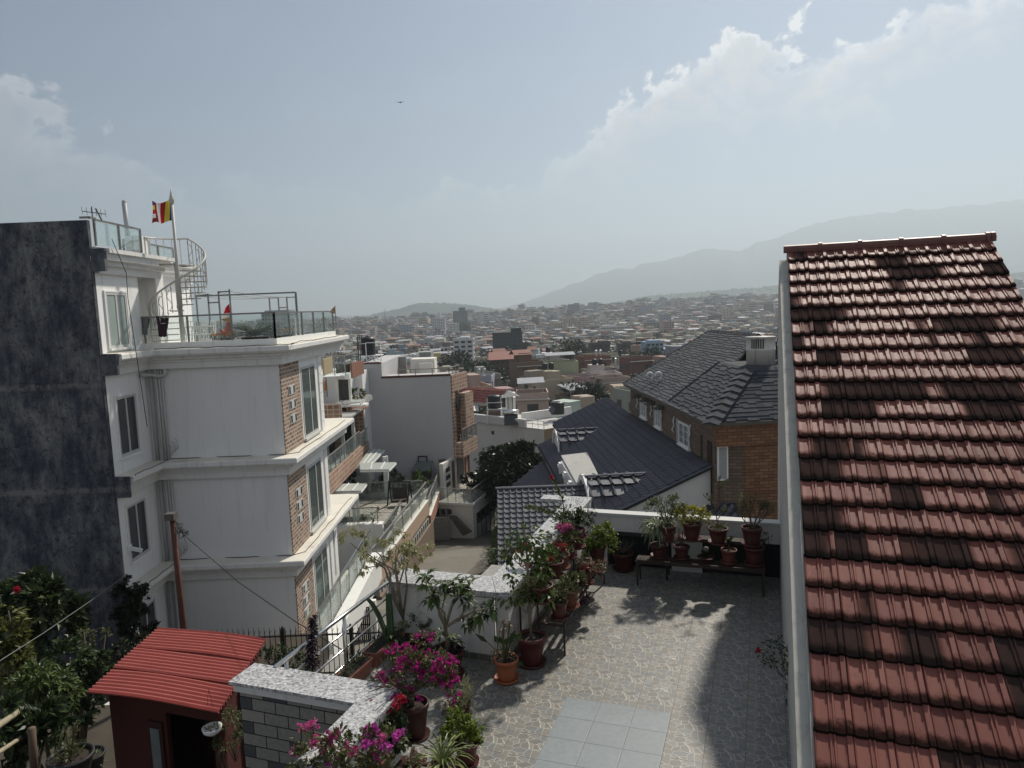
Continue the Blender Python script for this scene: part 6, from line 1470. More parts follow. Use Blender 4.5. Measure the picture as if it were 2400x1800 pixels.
# wide pot with broad-leaved tree
o, s0, sc = pot_px(1050, 1585, 0, 78, 62, 'broad-leaved small tree with crooked branches in a wide dusty red pot')
fk = sight(1044,1470,s0)
trunk = MB(); trunk.tube([s0, sight(1050,1500,s0), fk], [.04,.034,.03], 8); trunk.build('trunk', BARK, o, True)
twig_tree(o, fk, [[(1040,1440),(1022,1410),(1005,1365)],[(1040,1430),(1040,1395)],[(1060,1420),(1075,1390),(1062,1362)],[(1075,1450),(1100,1420),(1110,1388),(1098,1370)],[(1075,1452),(1105,1438),(1128,1440)],[(1075,1450),(1112,1430),(1148,1425)],[(1030,1440),(1022,1400),(1018,1392)],[(1085,1440),(1098,1450)],[(1060,1420),(1085,1378)],[(1020,1425),(1000,1348)]], .020, L_MID, 0, .20, .062, 'whorl', s0, 13, .3)
g = MB(); 
for (px, py) in ((1033,1480),(1062,1490),(1068,1502),(1025,1490),(995,1490),(1000,1520)): whorl(g, sight(px,py,s0), ZA, 7, .13, .05, .35)
for (px, py) in ((1015,1395),(1030,1372),(1050,1385),(1068,1375),(1090,1392),(1105,1400),(1120,1425),(1135,1445),(1100,1455),(1085,1365),(1040,1358),(1010,1420),(1075,1402)): whorl(g, sight(px,py,s0)+VA*R(-.15,.15), ZA+rv()*.4, 9, .17, .05, .4)
g.build('low_foliage', L_DARK, o); g = MB(); bush(g, s0+ZA*.01, (.27,.27,.05), 260, .05, .045); g.build('ground_cover', L_PURP, o)
# pale tree against the left parapet
o, s0, sc = pot_px(947, 1535, 0, 50, 40, 'tall thin tree with pale drooping leaves in the corner by the steel railing')
b = MB(); g = MB(); f1 = sight(945,1450,s0); b.tube([s0, f1], [.028,.024], 7)
for path in ([(935,1400),(915,1350),(893,1330),(870,1318)],[(938,1395),(940,1340),(945,1300),(950,1265)],[(935,1390),(925,1330),(905,1290),(868,1270)],[(945,1380),(965,1330),(975,1300)],[(915,1350),(890,1300),(835,1285)],[(905,1330),(860,1300),(822,1270)],[(942,1330),(925,1280),(905,1265)]):
    P = [f1]+[sight(px,py,s0)+VA*R(-.25,.2) for px, py in path]; b.tube(P, [.018-.012*i/(len(P)-1) for i in range(len(P))], 5)
for (px, py, rx, rz, n) in ((835,1265,32,26,150),(822,1245,20,22,70),(880,1300,42,26,190),(918,1288,36,26,190),(955,1290,34,28,190),(900,1268,36,20,140),(962,1322,26,24,110),(938,1325,30,20,90),(870,1320,20,14,50),(990,1290,14,16,40),(952,1450,10,12,26)):
    c = sight(px, py, s0)+VA*R(-.25,.25); bush(g, c, (rx*sc, rx*sc*.9, rz*sc), n, .075, .026, -.2, .7, clump=6, droop=.9)
b.build('stem', PALEBARK, o, True); g.build('foliage', L_PALE, o)
# cactus
cc = Pz(908, 1560, 0); o = thing('potted_plant', 'tall ridged cactus with a leaning arm beside the end of the steel railing', 'potted plant', cc); sc = depth(cc)/F
g = MB(); g.lathe(cc, [(.10,0),(.13,.2),(.12,.2),(.02,.19)], 14); g.build('pot', plain('black_nursery_pot', (.015,.015,.015), .6), o, True)
g = MB(); b0 = cc+ZA*.18
def ridged(P, r):
    k = 10; vs = []; fs = []
    for i, p in enumerate(P):
        for j in range(k): a = 2*math.pi*j/k; rr = r*(1.0 if j % 2 else .62)*(1-.25*(i/(len(P)-1))**3); vs.append(p+UA*rr*math.cos(a)+VA*rr*math.sin(a))
    for i in range(len(P)-1):
        for j in range(k): fs.append((i*k+j, i*k+(j+1)%k, (i+1)*k+(j+1)%k, (i+1)*k+j))
    fs.append(tuple((len(P)-1)*k+j for j in range(k))); g.add(vs, fs)
ridged([b0, sight(915,1480,b0), sight(912,1430,b0), sight(910,1392,b0)], .055); ridged([sight(910,1505,b0), sight(898,1470,b0), sight(886,1440,b0), sight(872,1415,b0), sight(860,1402,b0)], .04)
g.build('cactus_stem', plain('cactus_green', (.035,.065,.028), .5, .2, 8), o)
# dark shrubs behind
o, s0, sc = pot_px(985, 1530, 0, 46, 36, 'dark bushy shrub of small leaves against the white parapet')
g = MB(); bush(g, sight(965,1480,s0), (38*sc,30*sc,34*sc), 620, .045, .02, .2, .6, clump=12); bush(g, sight(985,1450,s0), (26*sc,22*sc,24*sc), 220, .04, .016, .2, .6, clump=8); g.build('foliage', L_DARK, o)
o, s0, sc = pot_px(935, 1562, 0, 50, 40, 'dark red glazed pot with broad low leaves between cactus and bougainvillea')
g = MB()
for k in range(9): whorl(g, s0+ZA*R(.02,.2)+rv()*.1, ZA, 6, .15, .06, .3)
g.build('foliage', L_DARK, o)
# purple column plant by the railing
c = T(-4.75, 6.28, .162); o = thing('potted_plant', 'tall column of dark purple leaves rising through the steel railing', 'potted plant', c); b0 = sight(733,1560,T(-4.7,6.5,0)); 
g = MB(); g.lathe(c, [(.08,0),(.11,.16),(.10,.16),(.02,.15)], 14); g.build('pot', REDPOT, o, True)
top = sight(733,1440,T(-4.7,6.5,0)); b = MB(); b.tube([c+ZA*.15, b0, top], [.016,.014,.006], 6); b.build('stem', BARK, o); g = MB()
for k in range(26):
    f = k/25; p = b0.lerp(top, f)-ZA*.02; 
    for q in range(8): a = R(0,6.28); blade(g, p, (math.cos(a),math.sin(a),R(.2,.7)), .12*(1.1-.55*f), .035, .9, 4)
g.build('foliage', L_PURP, o)
# bougainvillea bonsai
ZB = .415
o, s0, sc = pot_px(975, 1728, ZB, 66, 82, 'magenta bougainvillea bonsai in a large dark pot, wide flat crown', mat=plain('dark_brown_pot', (.06,.022,.018), .45, .25, 8, .1, 60, dirt=.3))
b = MB(); fk = sight(962,1625,s0); b.tube([s0-UA*.03, sight(966,1660,s0), fk], [.035,.028,.03], 8); b.tube([fk-ZA*.02,fk+ZA*.03],[.045,.03],8); g = MB(); fl = MB(); tips = []
for k in range(11):
    a = 2*math.pi*k/11; d = UA*math.cos(a)+VA*math.sin(a); branch(b, fk, d+ZA*.45, .30, .012, 1, tips, .7, 3, .2)
for (px, py, rx, rz, n, f) in ((895,1605,30,18,150,10),(925,1572,44,28,330,14),(965,1560,44,24,330,13),(1005,1575,48,26,380,18),(1035,1560,36,26,300,20),(1055,1595,24,22,150,10),(985,1610,60,18,330,10),(930,1600,44,18,280,10),(1070,1640,18,24,60,4),(905,1545,24,18,90,4),(968,1522,30,14,110,5)):
    c = sight(px, py, s0)+VA*R(-.18,.25); bush(g, c, (rx*sc, rx*sc*1.2, rz*sc), n, .05, .026, .2, .7, clump=9); flowers(fl, c+ZA*.02, (rx*sc, rx*sc*1.2, rz*sc), f, .034, 3)
b.build('trunk', BARK, o, True); g.build('foliage', L_OLIVE, o); fl.build('blossoms', F_MAG, o)
# red-flowered plant
o, s0, sc = pot_px(905, 1775, ZB, 48, 56, 'red bougainvillea with broad glossy leaves below, left of the bonsai', mat=plain('black_nursery_pot', (.015,.015,.015), .6))
g = MB(); fl = MB(); b = MB(); tp = [sight(px,py,s0) for px, py in ((878,1650),(905,1655),(935,1640),(918,1665),(880,1675),(930,1690))]; stems(b, s0, tp); 
for (px, py, rx, rz, n) in ((908,1710,36,40,360),(890,1695,26,26,130),(925,1680,22,16,90),(935,1725,20,28,130)): bush(g, sight(px,py,s0), (rx*sc,rx*sc,rz*sc), n, .075, .045, .1, .6, droop=.4)
for px, py in ((877,1652),(905,1657),(912,1663),(936,1640),(945,1645),(918,1690),(926,1692),(885,1673),(892,1675),(931,1655),(850,1697)): flowers(fl, sight(px,py,s0), (.03,.03,.03), 2, .035, 3)
b.build('stem', BARK, o); g.build('foliage', L_DARK, o); fl.build('blossoms', F_RED, o)
# magenta front bougainvillea
o, s0, sc = pot_px(880, 1850, .40, 74, 80, 'pink and violet bougainvillea spilling over the granite coping at the bottom edge', mat=TERRACOTTA)
s1 = s0-VA*.55; g = MB(); f1 = MB(); f2 = MB(); b = MB(); tp = [sight(px,py,s1) for px, py in ((690,1740),(735,1715),(775,1725),(820,1745),(860,1735),(900,1745),(700,1790),(760,1770))]; stems(b, s0, tp, .01)
for (px, py, rx, rz, n) in ((735,1775,44,34,240),(785,1750,40,30,230),(840,1762,50,34,330),(890,1765,40,34,240),(800,1800,60,30,300),(900,1810,60,30,200),(700,1745,20,26,50)): bush(g, sight(px,py,s1)+VA*R(-.15,.2), (rx*sc,rx*sc,rz*sc), n, .055, .03, .2, .7, clump=10)
for px, py, m in ((728,1710,0),(775,1720,0),(780,1728,0),(770,1740,0),(733,1748,0),(740,1752,0),(755,1775,1),(840,1738,1),(850,1740,1),(862,1735,1),(870,1740,1),(845,1745,1),(895,1740,0),(910,1750,1),(925,1745,1),(915,1742,1),(815,1765,0),(813,1775,0),(870,1775,1),(866,1770,1),(880,1775,0),(790,1785,1),(690,1725,0),(775,1795,1),(812,1760,0),(750,1785,1),(800,1780,0),(688,1768,0)):
    flowers(f2 if m else f1, sight(px,py,s1)+VA*R(-.05,.15), (.035,.035,.03), 3, .034, 3)
b.build('stem', BARK, o); g.build('foliage', L_OLIVE, o); f1.build('blossoms', F_PINK, o); f2.build('violet_blossoms', F_VIO, o)
# bottom: salmon flowers, striped blades, lime bush, airy plant
o, s0, sc = pot_px(965, 1830, ZB, 46, 40, 'clump of salmon pink flowers beside the wooden slats at the bottom edge', mat=plain('pinkish_pot', (.30,.13,.10), .6, .2, 8)); fl = MB()
for px, py, n in ((970,1765,5),(955,1780,6),(975,1778,7),(990,1782,5),(965,1790,5),(1000,1788,3)): flowers(fl, sight(px,py,s0), (.045,.04,.04), n, .022, 4)
b = MB(); stems(b, s0, [sight(px,1785,s0) for px in (955,970,985,998)], .006); b.build('stem', L_OLIVE, o); fl.build('blossoms', F_SAL, o)
o, s0, sc = pot_px(1040, 1830, ZB, 60, 40, 'grassy plant of long arching striped blades at the bottom edge'); g = MB(); rosette(g, s0, 46, .42, .026, 1.1, .6, 2.6); g.build('blades', leafmat('leaf_blade_green', (.07,.10,.02),(.22,.26,.08),(.36,.37,.18)), o)
o, s0, sc = pot_px(1095, 1790, .02, 56, 50, 'bright lime green bush on the floor next to the grassy blades'); g = MB(); b = MB()
for (px, py, rx, rz, n) in ((1062,1690,28,18,260),(1085,1700,34,28,460),(1105,1715,26,24,300),(1060,1720,26,24,260),(1090,1745,34,28,420),(1118,1690,18,16,120),(1050,1745,22,20,140)): bush(g, sight(px,py,s0)+VA*R(-.1,.1), (rx*sc,rx*sc,rz*sc), n, .048, .026, .4, .7, clump=8)
stems(b, s0, [sight(px,py,s0) for px, py in ((1062,1695),(1090,1705),(1118,1690),(1090,1745))]); b.build('stem', BARK, o); g.build('foliage', L_LIME, o)
o, s0, sc = pot_px(1080, 1690, 0, 50, 44, 'airy plant with feathery pale spikes beside the bonsai crown'); g = MB(); d_ = MB()
for k in range(22):
    t = sight(1092+R(-10,10), 1600+k*4.2, s0)
    for q in range(9): a = R(0,6.28); blade(g, t, (math.cos(a),math.sin(a),R(.7,1.8)), .12, .010, .4, 3)
bush(d_, sight(1060,1650,s0), (26*sc,24*sc,34*sc), 460, .025, .014, .2, .7, clump=10); g.build('spikes', L_PALE, o); d_.build('dry_foliage', L_DRY, o)
# ---------------------------------------------------------------- rack plants
def rackplant(px, py, z, dia, hp, lab, spec, leafm, L=.05, W=.03, fl=None, droop=.1, mat=None, group='pots crowded on the flower rack', stemtop=None, clump=8):
    o, s0, sc = pot_px(px, py, z, dia, hp, lab, group=group, mat=mat); g = MB(); b = MB()
    for (x, y, rx, rz, n) in spec: bush(g, sight(x,y,s0)+VA*R(-.05,.05), (rx*sc*1.08,rx*sc,rz*sc*1.1), int(n*1.7), L, W, .3, .65, clump=clump+4, droop=droop)
    stems(b, s0, [sight(x,y,s0) for x, y, *_ in spec]+[sight(x,y,s0) for x, y in (stemtop or [])], .007); b.build('stem', BARK, o)
    g.build('foliage', leafm, o)
    if fl:
        m, pts, s, n = fl; f = MB()
        for x, y in pts: flowers(f, sight(x,y,s0)-VA*.02, (.045,.045,.04), n+1, s*1.5, 3)
        f.build('blossoms', m, o)
    return o, s0, sc
rackplant(1311, 1450, ZL, 40, 42, 'small yellow-green plant in a terracotta pot at the near end of the lower rack tier', [(1290,1395,26,26,170),(1318,1385,24,28,190),(1300,1415,18,14,60)], L_OLIVE)
rackplant(1336, 1424, ZL, 44, 44, 'bushy olive plant in a terracotta pot, second on the lower rack tier', [(1330,1372,26,22,210),(1352,1360,22,20,150)], L_OLIVE, mat=TERRACOTTA)
rackplant(1372, 1368, ZL, 40, 32, 'thin plant with scattered red and dried flowers, middle of the lower rack tier', [(1368,1325,24,22,200),(1385,1335,22,18,130),(1400,1330,20,18,90)], L_DRY, fl=(F_RED,[(1366,1332),(1378,1337),(1385,1330),(1364,1365),(1395,1340)],.02,2))
rackplant(1400, 1318, ZL, 42, 40, 'lime green leafy shrub in a tall pot, far end of the lower rack tier', [(1395,1262,36,28,480),(1420,1250,26,26,330),(1375,1270,22,22,180),(1430,1270,20,20,160),(1388,1295,26,20,190)], L_LIME, .05, .036)
rackplant(1350, 1284, ZU, 44, 44, 'dark green shrub with violet flowers, far end of the upper rack tier', [(1330,1215,36,26,420),(1350,1225,28,22,240),(1370,1215,24,20,150)], L_DARK, fl=(F_VIO,[(1345,1248),(1352,1250),(1366,1252),(1372,1255)],.026,3))
rackplant(1330, 1308, ZU, 46, 48, 'pink bougainvillea in a dark red pot on the upper rack tier', [(1325,1250,34,22,320),(1340,1262,26,18,170)], L_OLIVE, fl=(F_PINK,[(1315,1238),(1325,1235),(1322,1242),(1338,1238),(1330,1232)],.026,3))
rackplant(1313, 1333, ZU, 46, 34, 'terracotta pot with broad curled rim and sparse shrub on the upper rack tier', [(1310,1285,26,20,130),(1298,1270,20,18,70)], L_OLIVE, fl=(F_RED,[(1305,1275),(1322,1278),(1320,1285)],.024,2), mat=TERRACOTTA)
rackplant(1300, 1352, ZU, 42, 36, 'red bougainvillea on the upper rack tier behind the slim tall tree', [(1270,1310,38,30,420),(1290,1325,26,26,260),(1262,1345,26,24,230)], L_MID, fl=(F_RED,[(1225,1285),(1232,1282),(1240,1286),(1220,1290),(1262,1292),(1270,1298),(1278,1300),(1285,1305),(1240,1325),(1230,1335),(1290,1310)],.026,4))
rackplant(1268, 1408, ZU, 58, 38, 'leafy plant in a wide dark pot at the near end of the upper rack tier', [(1250,1375,30,26,240),(1275,1378,26,24,200)], L_OLIVE, .06, .035)
# tall red-tipped spike and the long horizontal arm
o, s0, sc = pot_px(1322, 1262, ZU, 34, 30, 'tall leafy stem with crimson flower tip and long sideways arm over the parapet', group='pots crowded on the flower rack')
b = MB(); P = [s0, sight(1325,1215,s0), sight(1318,1170,s0), sight(1308,1148,s0), sight(1296,1122,s0)]; b.tube(P, [.012,.010,.009,.008,.008], 6)
A2 = [sight(1325,1225,s0), sight(1300,1203,s0), sight(1262,1192,s0), sight(1226,1187,s0)]; b.tube(A2, [.01,.009,.007,.004], 6); b.build('stem', L_OLIVE, o)
g = MB()
for a, c in zip(P[2:], P[3:]):
    for k in range(60): bush(g, a.lerp(c, R(0,1)), (.02,.02,.02), 1, .045, .022, .5)
for a, c in zip(A2, A2[1:]):
    for k in range(46): p = a.lerp(c, R(0,1)); g.leaf(p, (rv()*.6+random.choice((ZA,-ZA))).normalized(), ZA+rv(), .055, .028)
bush(g, sight(1322,1205,s0), (26*sc,20*sc,26*sc), 170, .06, .03, .3, .6); g.build('foliage', L_MID, o)
f = MB(); tp = P[-1]
for k in range(70): t_ = R(0,1); f.leaf(tp+Vector((-.03,0,.07))*t_*1.2-ZA*.03+rv()*.018*(1-.5*t_), (rv()+ZA*.8-UA*.3).normalized(), rv(), .03, .02)
f.build('blossoms', F_RED, o)
# maroon trailing plant
o, s0, sc = pot_px(1378, 1345, ZL, 36, 30, 'maroon trailing plant hanging down from the lower rack tier', group='pots crowded on the flower rack'); g = MB()
for k in range(620): p = sight(1362+R(-16,16), 1352+abs(R(0,1))*112, s0)+VA*R(-.18,0)+UA*.03; g.leaf(p, (rv()-ZA*.8).normalized(), rv(), .045, .025)
g.build('foliage', L_MAROON, o)
# tall bare twigs behind the rack, small shrub on parapet corner
o, s0, sc = pot_px(1395, 1302, .0, 40, 36, 'bare upright twigs standing between the rack and the far parapet'); b = MB(); tips = []
for px, py in ((1385,1195),(1395,1180),(1402,1190),(1410,1200),(1388,1215),(1400,1215),(1380,1180),(1418,1185)): b.tube([s0, sight(1395+R(-5,5),1250,s0), sight(px,py,s0)], [.007,.005,.003], 5)
b.build('stem', BARK, o); g = MB(); bush(g, sight(1385,1180,s0), (44*sc,20*sc,24*sc), 150, .03, .016, .2, .7, clump=16); bush(g, sight(1340,1175,s0), (30*sc,20*sc,16*sc), 70, .03, .015); g.build('foliage', L_DARK, o)
# pot in front of the dark louvres
o, s0, sc = pot_px(1461, 1335, 0, 48, 40, 'leafless twiggy bush in a dark pot before the first louvred opening'); b = MB(); tips = []
for k in range(14): a = k*.45; branch(b, s0, (math.cos(a)*.8, math.sin(a)*.8, 1), .17, .006, 2, tips, .6, 2, .15)
b.build('twigs', plain('grey_twig', (.12,.11,.10), .9), o); g = MB(); bush(g, s0+ZA*.02, (.12,.12,.03), 90, .03, .03); g.build('ground_cover', L_DARK, o)
# ---------------------------------------------------------------- far bench plants
GB = 'pots on the dark slatted bench'
o, s0, sc = pot_px(1545, 1306, .455, 40, 30, 'striped spider plant cascading over its pot, left end of the lower bench shelf', group=GB); g = MB(); rosette(g, sight(1541,1238,s0), 120, .46, .036, 1.5, .1, 1.9); g.build('blades', L_STRIPE, o)
g = MB(); bush(g, s0-ZA*.02, (.16,.14,.08), 190, .05, .03, -.2, .6, droop=.6); g.build('trailing_leaves', L_PURP, o); b = MB(); b.tube([s0, sight(1541,1245,s0)], .02, 6); b.build('stem', BARK, o)
o, s0, sc = pot_px(1598, 1310, .455, 36, 30, 'small pot of bare reddish twigs, second on the lower bench shelf', group=GB); b = MB()
for k in range(16): b.tube([s0, s0+rv()*.07+ZA*R(.12,.30)], [.008,.005], 5)
b.build('twigs', plain('reddish_twig', (.13,.08,.06), .9), o); tips = []
b = MB()
for k in range(5): branch(b, s0-UA*.05, (R(-1,0),R(-.4,.4),1), .15, .004, 2, tips, .7, 3, .1)
b.build('fine_twigs', MATS['reddish_twig'], o)
o, s0, sc = pot_px(1655, 1314, .455, 40, 10, 'low dish of round grey succulents in the middle of the lower bench shelf', group=GB, saucer=False); g = MB(); bush(g, s0+ZA*.03, (.13,.12,.07), 330, .035, .02, .5, .7, clump=9); g.build('foliage', L_DARK, o); g = MB(); g.ball(s0+ZA*.13, .05, 12, 8); g.build('cactus_ball', plain('grey_cactus', (.15,.15,.13), .9, .3, 30, .4, 60), o, True)
o, s0, sc = pot_px(1708, 1320, .455, 36, 32, 'short-stemmed plant with thick upright leaves in a terracotta pot on the lower bench shelf', group=GB, mat=TERRACOTTA); b = MB(); b.tube([s0, s0+ZA*.12], .014, 6); b.build('stem', BARK, o); g = MB(); rosette(g, s0+ZA*.12, 13, .17, .06, .3, .7, 1.9); g.build('leaves', L_DARK, o)
o, s0, sc = pot_px(1768, 1324, .455, 44, 42, 'gnarled dark plant in the biggest pot, right end of the lower bench shelf', group=GB); b = MB(); tips = []
for k in range(5): branch(b, s0, (R(-1,1),R(-.5,.5),.9), .16, .012, 2, tips, .8, 2, .15)
b.build('stem', BARK, o); g = MB()
for p, d in tips: bush(g, p, (.04,.04,.03), 7, .035, .02)
g.build('foliage', L_PURP, o)
o, s0, sc = pot_px(1622, 1266, .785, 44, 40, 'golden yellow shrub in a large pot on the upper bench shelf', group=GB); g = MB(); b = MB()
for (x, y, rx, rz, n) in ((1605,1195,26,18,430),(1632,1205,30,20,470),(1650,1212,20,18,260),(1590,1205,16,18,170),(1615,1220,24,12,150)): bush(g, sight(x,y,s0)+VA*R(-.06,.06), (rx*sc,rx*sc,rz*sc), n, .04, .028, .3, .7, clump=9)
stems(b, s0, [sight(x,1210,s0) for x in (1600,1618,1640)], .012); b.build('stem', BARK, o); g.build('foliage', L_YEL, o)
o, s0, sc = pot_px(1565, 1268, .785, 40, 36, 'grey-green leafy shrub with pale flowers behind the spider plant', group=GB); g = MB(); b = MB()
for (x, y, rx, rz, n) in ((1555,1180,38,26,420),(1585,1178,26,20,200),(1540,1185,20,18,130),(1562,1215,24,18,120)): bush(g, sight(x,y,s0), (rx*sc,rx*sc*.8,rz*sc), n, .06, .024, .3, .7, clump=10)
stems(b, s0, [sight(x,y,s0) for x, y in ((1540,1180),(1560,1165),(1580,1180),(1540,1148))], .008); b.build('stem', BARK, o); g.build('foliage', L_PALE if False else leafmat('leaf_greygreen', (.05,.065,.03),(.17,.19,.09),(.28,.29,.17)), o)
o, s0, sc = pot_px(1683, 1274, .785, 44, 36, 'lanky willow-leaved shoot above a skirt of small herbs on the upper bench shelf', group=GB); g = MB(); b = MB(); P = [s0, sight(1678,1200,s0), sight(1684,1160,s0), sight(1684,1115,s0)]; b.tube(P, [.012,.008,.006,.003], 5)
for x, y in ((1665,1172),(1656,1165),(1690,1140),(1700,1130),(1685,1125),(1695,1200),(1700,1195)):
    t = sight(x,y,s0); b.tube([sight(1680,y+22,s0), t], [.005,.003], 4)
    for k in range(12): g.leaf(t+rv()*.03, (t-s0).normalized()+rv()*.7, ZA+rv(), .07, .016)
bush(g, s0+ZA*.04, (.19,.16,.08), 300, .04, .016, .4, .7); b.build('stem', BARK, o); g.build('foliage', L_OLIVE, o)
o, s0, sc = pot_px(1762, 1278, .785, 46, 42, 'open dark shrub of tiny leaves at the right end of the upper bench shelf', group=GB); g = MB(); b = MB(); tips = []
for k in range(7): branch(b, s0, (R(-1.2,1.2),R(-.4,.4),1), .25, .011, 2, tips, .6, 3, .2)
for p, d in tips: bush(g, p, (.07,.06,.06), 12, .035, .016, .3)
b.build('stem', BARK, o); g.build('foliage', L_OLIVE, o)
# shrub beside the roof house wall
c = T(.36, 8.55, 0); o, s0 = pot_at(c, .11, .24, 'small rose bush half hidden behind the edge of the tiled roof', mat=plain('purple_pot', (.10,.05,.08), .5)); g = MB(); b = MB(); tips = []
for k in range(5): branch(b, s0, (R(-1.0,.0),R(-.7,.7),1.0), .26, .008, 2, tips, .5, 2, .2)
for p, d in tips: bush(g, p, (.06,.06,.06), 16, .045, .025, .2)
f = MB(); flowers(f, tips[0][0], (.02,.02,.02), 2, .03, 3); b.build('stem', BARK, o); g.build('foliage', L_DARK, o); f.build('blossoms', F_RED, o)
# ---------------------------------------------------------------- roof terrace plants of the white building
zt_ = LV[3]+.08
def ontop(px, y): return Vector((Py(px, 800, y).x, y, zt_))
c = ontop(598, 22.6); o = thing('cycad', 'dark green cycad palm with arching fronds behind the glass of the roof terrace', 'palm', c)
g = MB(); g.lathe(c, [(.35,0),(.42,.3),(.38,.3),(.05,.28)], 18); g.build('pot', REDPOT, o, True); g = MB()
for k in range(46):
    a = 2.4*k; e = R(.25,1.1); d = Vector((math.cos(a), math.sin(a), e)).normalized(); p = c+ZA*.32; q = [p]
    for s in range(8): d = (d-ZA*.10).normalized(); q.append(q[-1]+d*.13)
    for s in range(1, 9):
        x = (q[s]-q[s-1]).cross(ZA).normalized()
        for sg in (1,-1):
            for w_ in (0,.5): m = q[s-1].lerp(q[s], w_); g.leaf(m, (x*sg+(q[s]-q[s-1]).normalized()*.9+ZA*.25).normalized(), ZA, .22*(1-.05*s), .045)
g.build('fronds', leafmat('cycad_green', (.012,.026,.010),(.04,.065,.022)), o)
for lab, x0, x1, y in (('row of orange marigolds left of the cycad on the roof terrace', 495, 552, 22.1),('marigolds right of the cycad along the side rail', 650, 690, 23.5)):
    a, b_ = ontop(x0, y), ontop(x1, y); o = thing('flower_trough', lab, 'planter', (a+b_)/2, 'marigold troughs on the roof terrace'); g = MB(); g.box(a.x, b_.x, y-.12, y+.12, zt_, zt_+.24); g.build('box', BLACKIRON, o)
    g = MB(); f = MB()
    for k in range(330): p = Vector((R(a.x,b_.x), y+R(-.14,.14), zt_+R(.24,.42))); g.leaf(p, rv()+ZA*.4, ZA, .06, .03)
    for k in range(42): flower(f, Vector((R(a.x,b_.x), y+R(-.14,.14), zt_+R(.40,.50))), .045, 7)
    g.build('foliage', L_DARK, o); f.build('blossoms', F_ORG, o)
for lab, px, y, r in (('rounded dark shrub next to the cycad on the roof terrace', 650, 23.0, .32),('rounded grey-green shrub at the far corner of the roof terrace', 752, 28.0, .5)):
    c = ontop(px, y); o = thing('shrub', lab, 'shrub', c); g = MB(); bush(g, c+ZA*.4, (r,r,.4), 420, .07, .035, .2, .6); g.build('foliage', L_DARK, o)
c = ontop(485, 22.0); o = thing('flower_pot', 'white empty flower pot left of the marigolds', 'pot', c); g = MB(); g.lathe(c, [(.12,0),(.17,.32),(.15,.32),(.1,.05)], 16); g.build('pot', WHITE_CLEAN, o, True)
c = ontop(470, 23.2); o = thing('patio_table', 'white iron table with round top on the roof terrace', 'table', c); g = MB(); g.lathe(c+ZA*.68, [(.45,0),(.45,.03)], 20); g.build('table_top', WHITE_CLEAN, o)
for k in range(4): a = k*1.57+.5; g = MB(); g.tube([c+Vector((.3*math.cos(a),.3*math.sin(a),0)), c+Vector((.2*math.cos(a),.2*math.sin(a),.68))], .015, 5); g.build('leg', WHITE_CLEAN, o)
def ichair(lab, px, y, rot):
    c = ontop(px, y); o = thing('patio_chair', lab, 'chair', c, 'white iron chairs on the roof terrace'); m = Matrix.Translation(c) @ Matrix.Rotation(rot, 4, 'Z')
    g = MB(m); g.lathe((0,0,.42), [(.21,0),(.21,.02)], 14); g.build('seat', WHITE_CLEAN, o)
    g = MB(m)
    for k in range(7): a = rad(-60+20*k)+math.pi/2; g.tube([(.2*math.cos(a),.2*math.sin(a),.43),(.24*math.cos(a),.24*math.sin(a),.85)], .01, 5)
    g.tube([(.24*math.cos(rad(30+20*k)),.24*math.sin(rad(30+20*k)),.86) for k in range(7)], .014, 5); g.build('backrest', WHITE_CLEAN, o)
    for k in range(4): a = k*1.57+.78; g = MB(m); g.tube([(.18*math.cos(a),.18*math.sin(a),.42),(.2*math.cos(a),.2*math.sin(a),0)], .012, 5); g.build('leg', WHITE_CLEAN, o)
ichair('white iron chair left of the round terrace table', 452, 23.3, 1.2); ichair('white iron chair right of the round terrace table', 492, 23.6, -1.4); ichair('white iron chair behind the round terrace table', 472, 24.0, 0)
# cloths drying over the rail
for lab, px, mat, w_, h_ in (('grey cloth hung over the end of the roof terrace rail', 336, plain('grey_cloth', (.16,.16,.16), .95, .2, 8), .34, .55),('dark purple cloth hung over the roof terrace rail', 381, plain('plum_cloth', (.045,.025,.035), .95, .3, 8), .34, .62)):
    c = Py(px, 762, YG+.03); o = MB(); n = 9; vs = []
    for s in (-1, 1):
        for j in range(5):
            for i in range(n): f = i/(n-1)-.5; vs.append((c.x+w_*f*(1-.25*j/4), YG+.05+s*.05+.03*math.sin(i*1.7+j), LV[3]+1.14-h_*j/4*(1 if s < 0 else .6)+.02*math.sin(i*2.1)))
    o.add(vs, [(b+j*n+i, b+j*n+i+1, b+(j+1)*n+i+1, b+(j+1)*n+i) for b in (0, 5*n) for j in range(4) for i in range(n-1)]+[(i, i+1, 5*n+i+1, 5*n+i) for i in range(n-1)]); tag(o.build('drying_cloth', mat), lab, 'cloth')
# ---------------------------------------------------------------- lower garden at the left: shed, shack, fences, shrubs
GZ = -3.7
soil_m = plain('garden_soil_ground', (.06,.05,.038), .95, .45, 1.2, .5, 12, dirt=.4)
g = MB(); n = 16
V_ = [(-26+i*20.6/n, 3+j*16.1/n, GZ-(.9 if j > n*.8 else 0)+.12*mnoise.noise(Vector((i*.7,j*.7,3)))) for j in range(n+1) for i in range(n+1)]
g.add(V_, [(j*(n+1)+i, j*(n+1)+i+1, (j+1)*(n+1)+i+1, (j+1)*(n+1)+i) for j in range(n) for i in range(n)]); g.box(-7,-5.4,3,19,-9,GZ-.3); tag(g.build('garden_ground', soil_m), kind='structure')
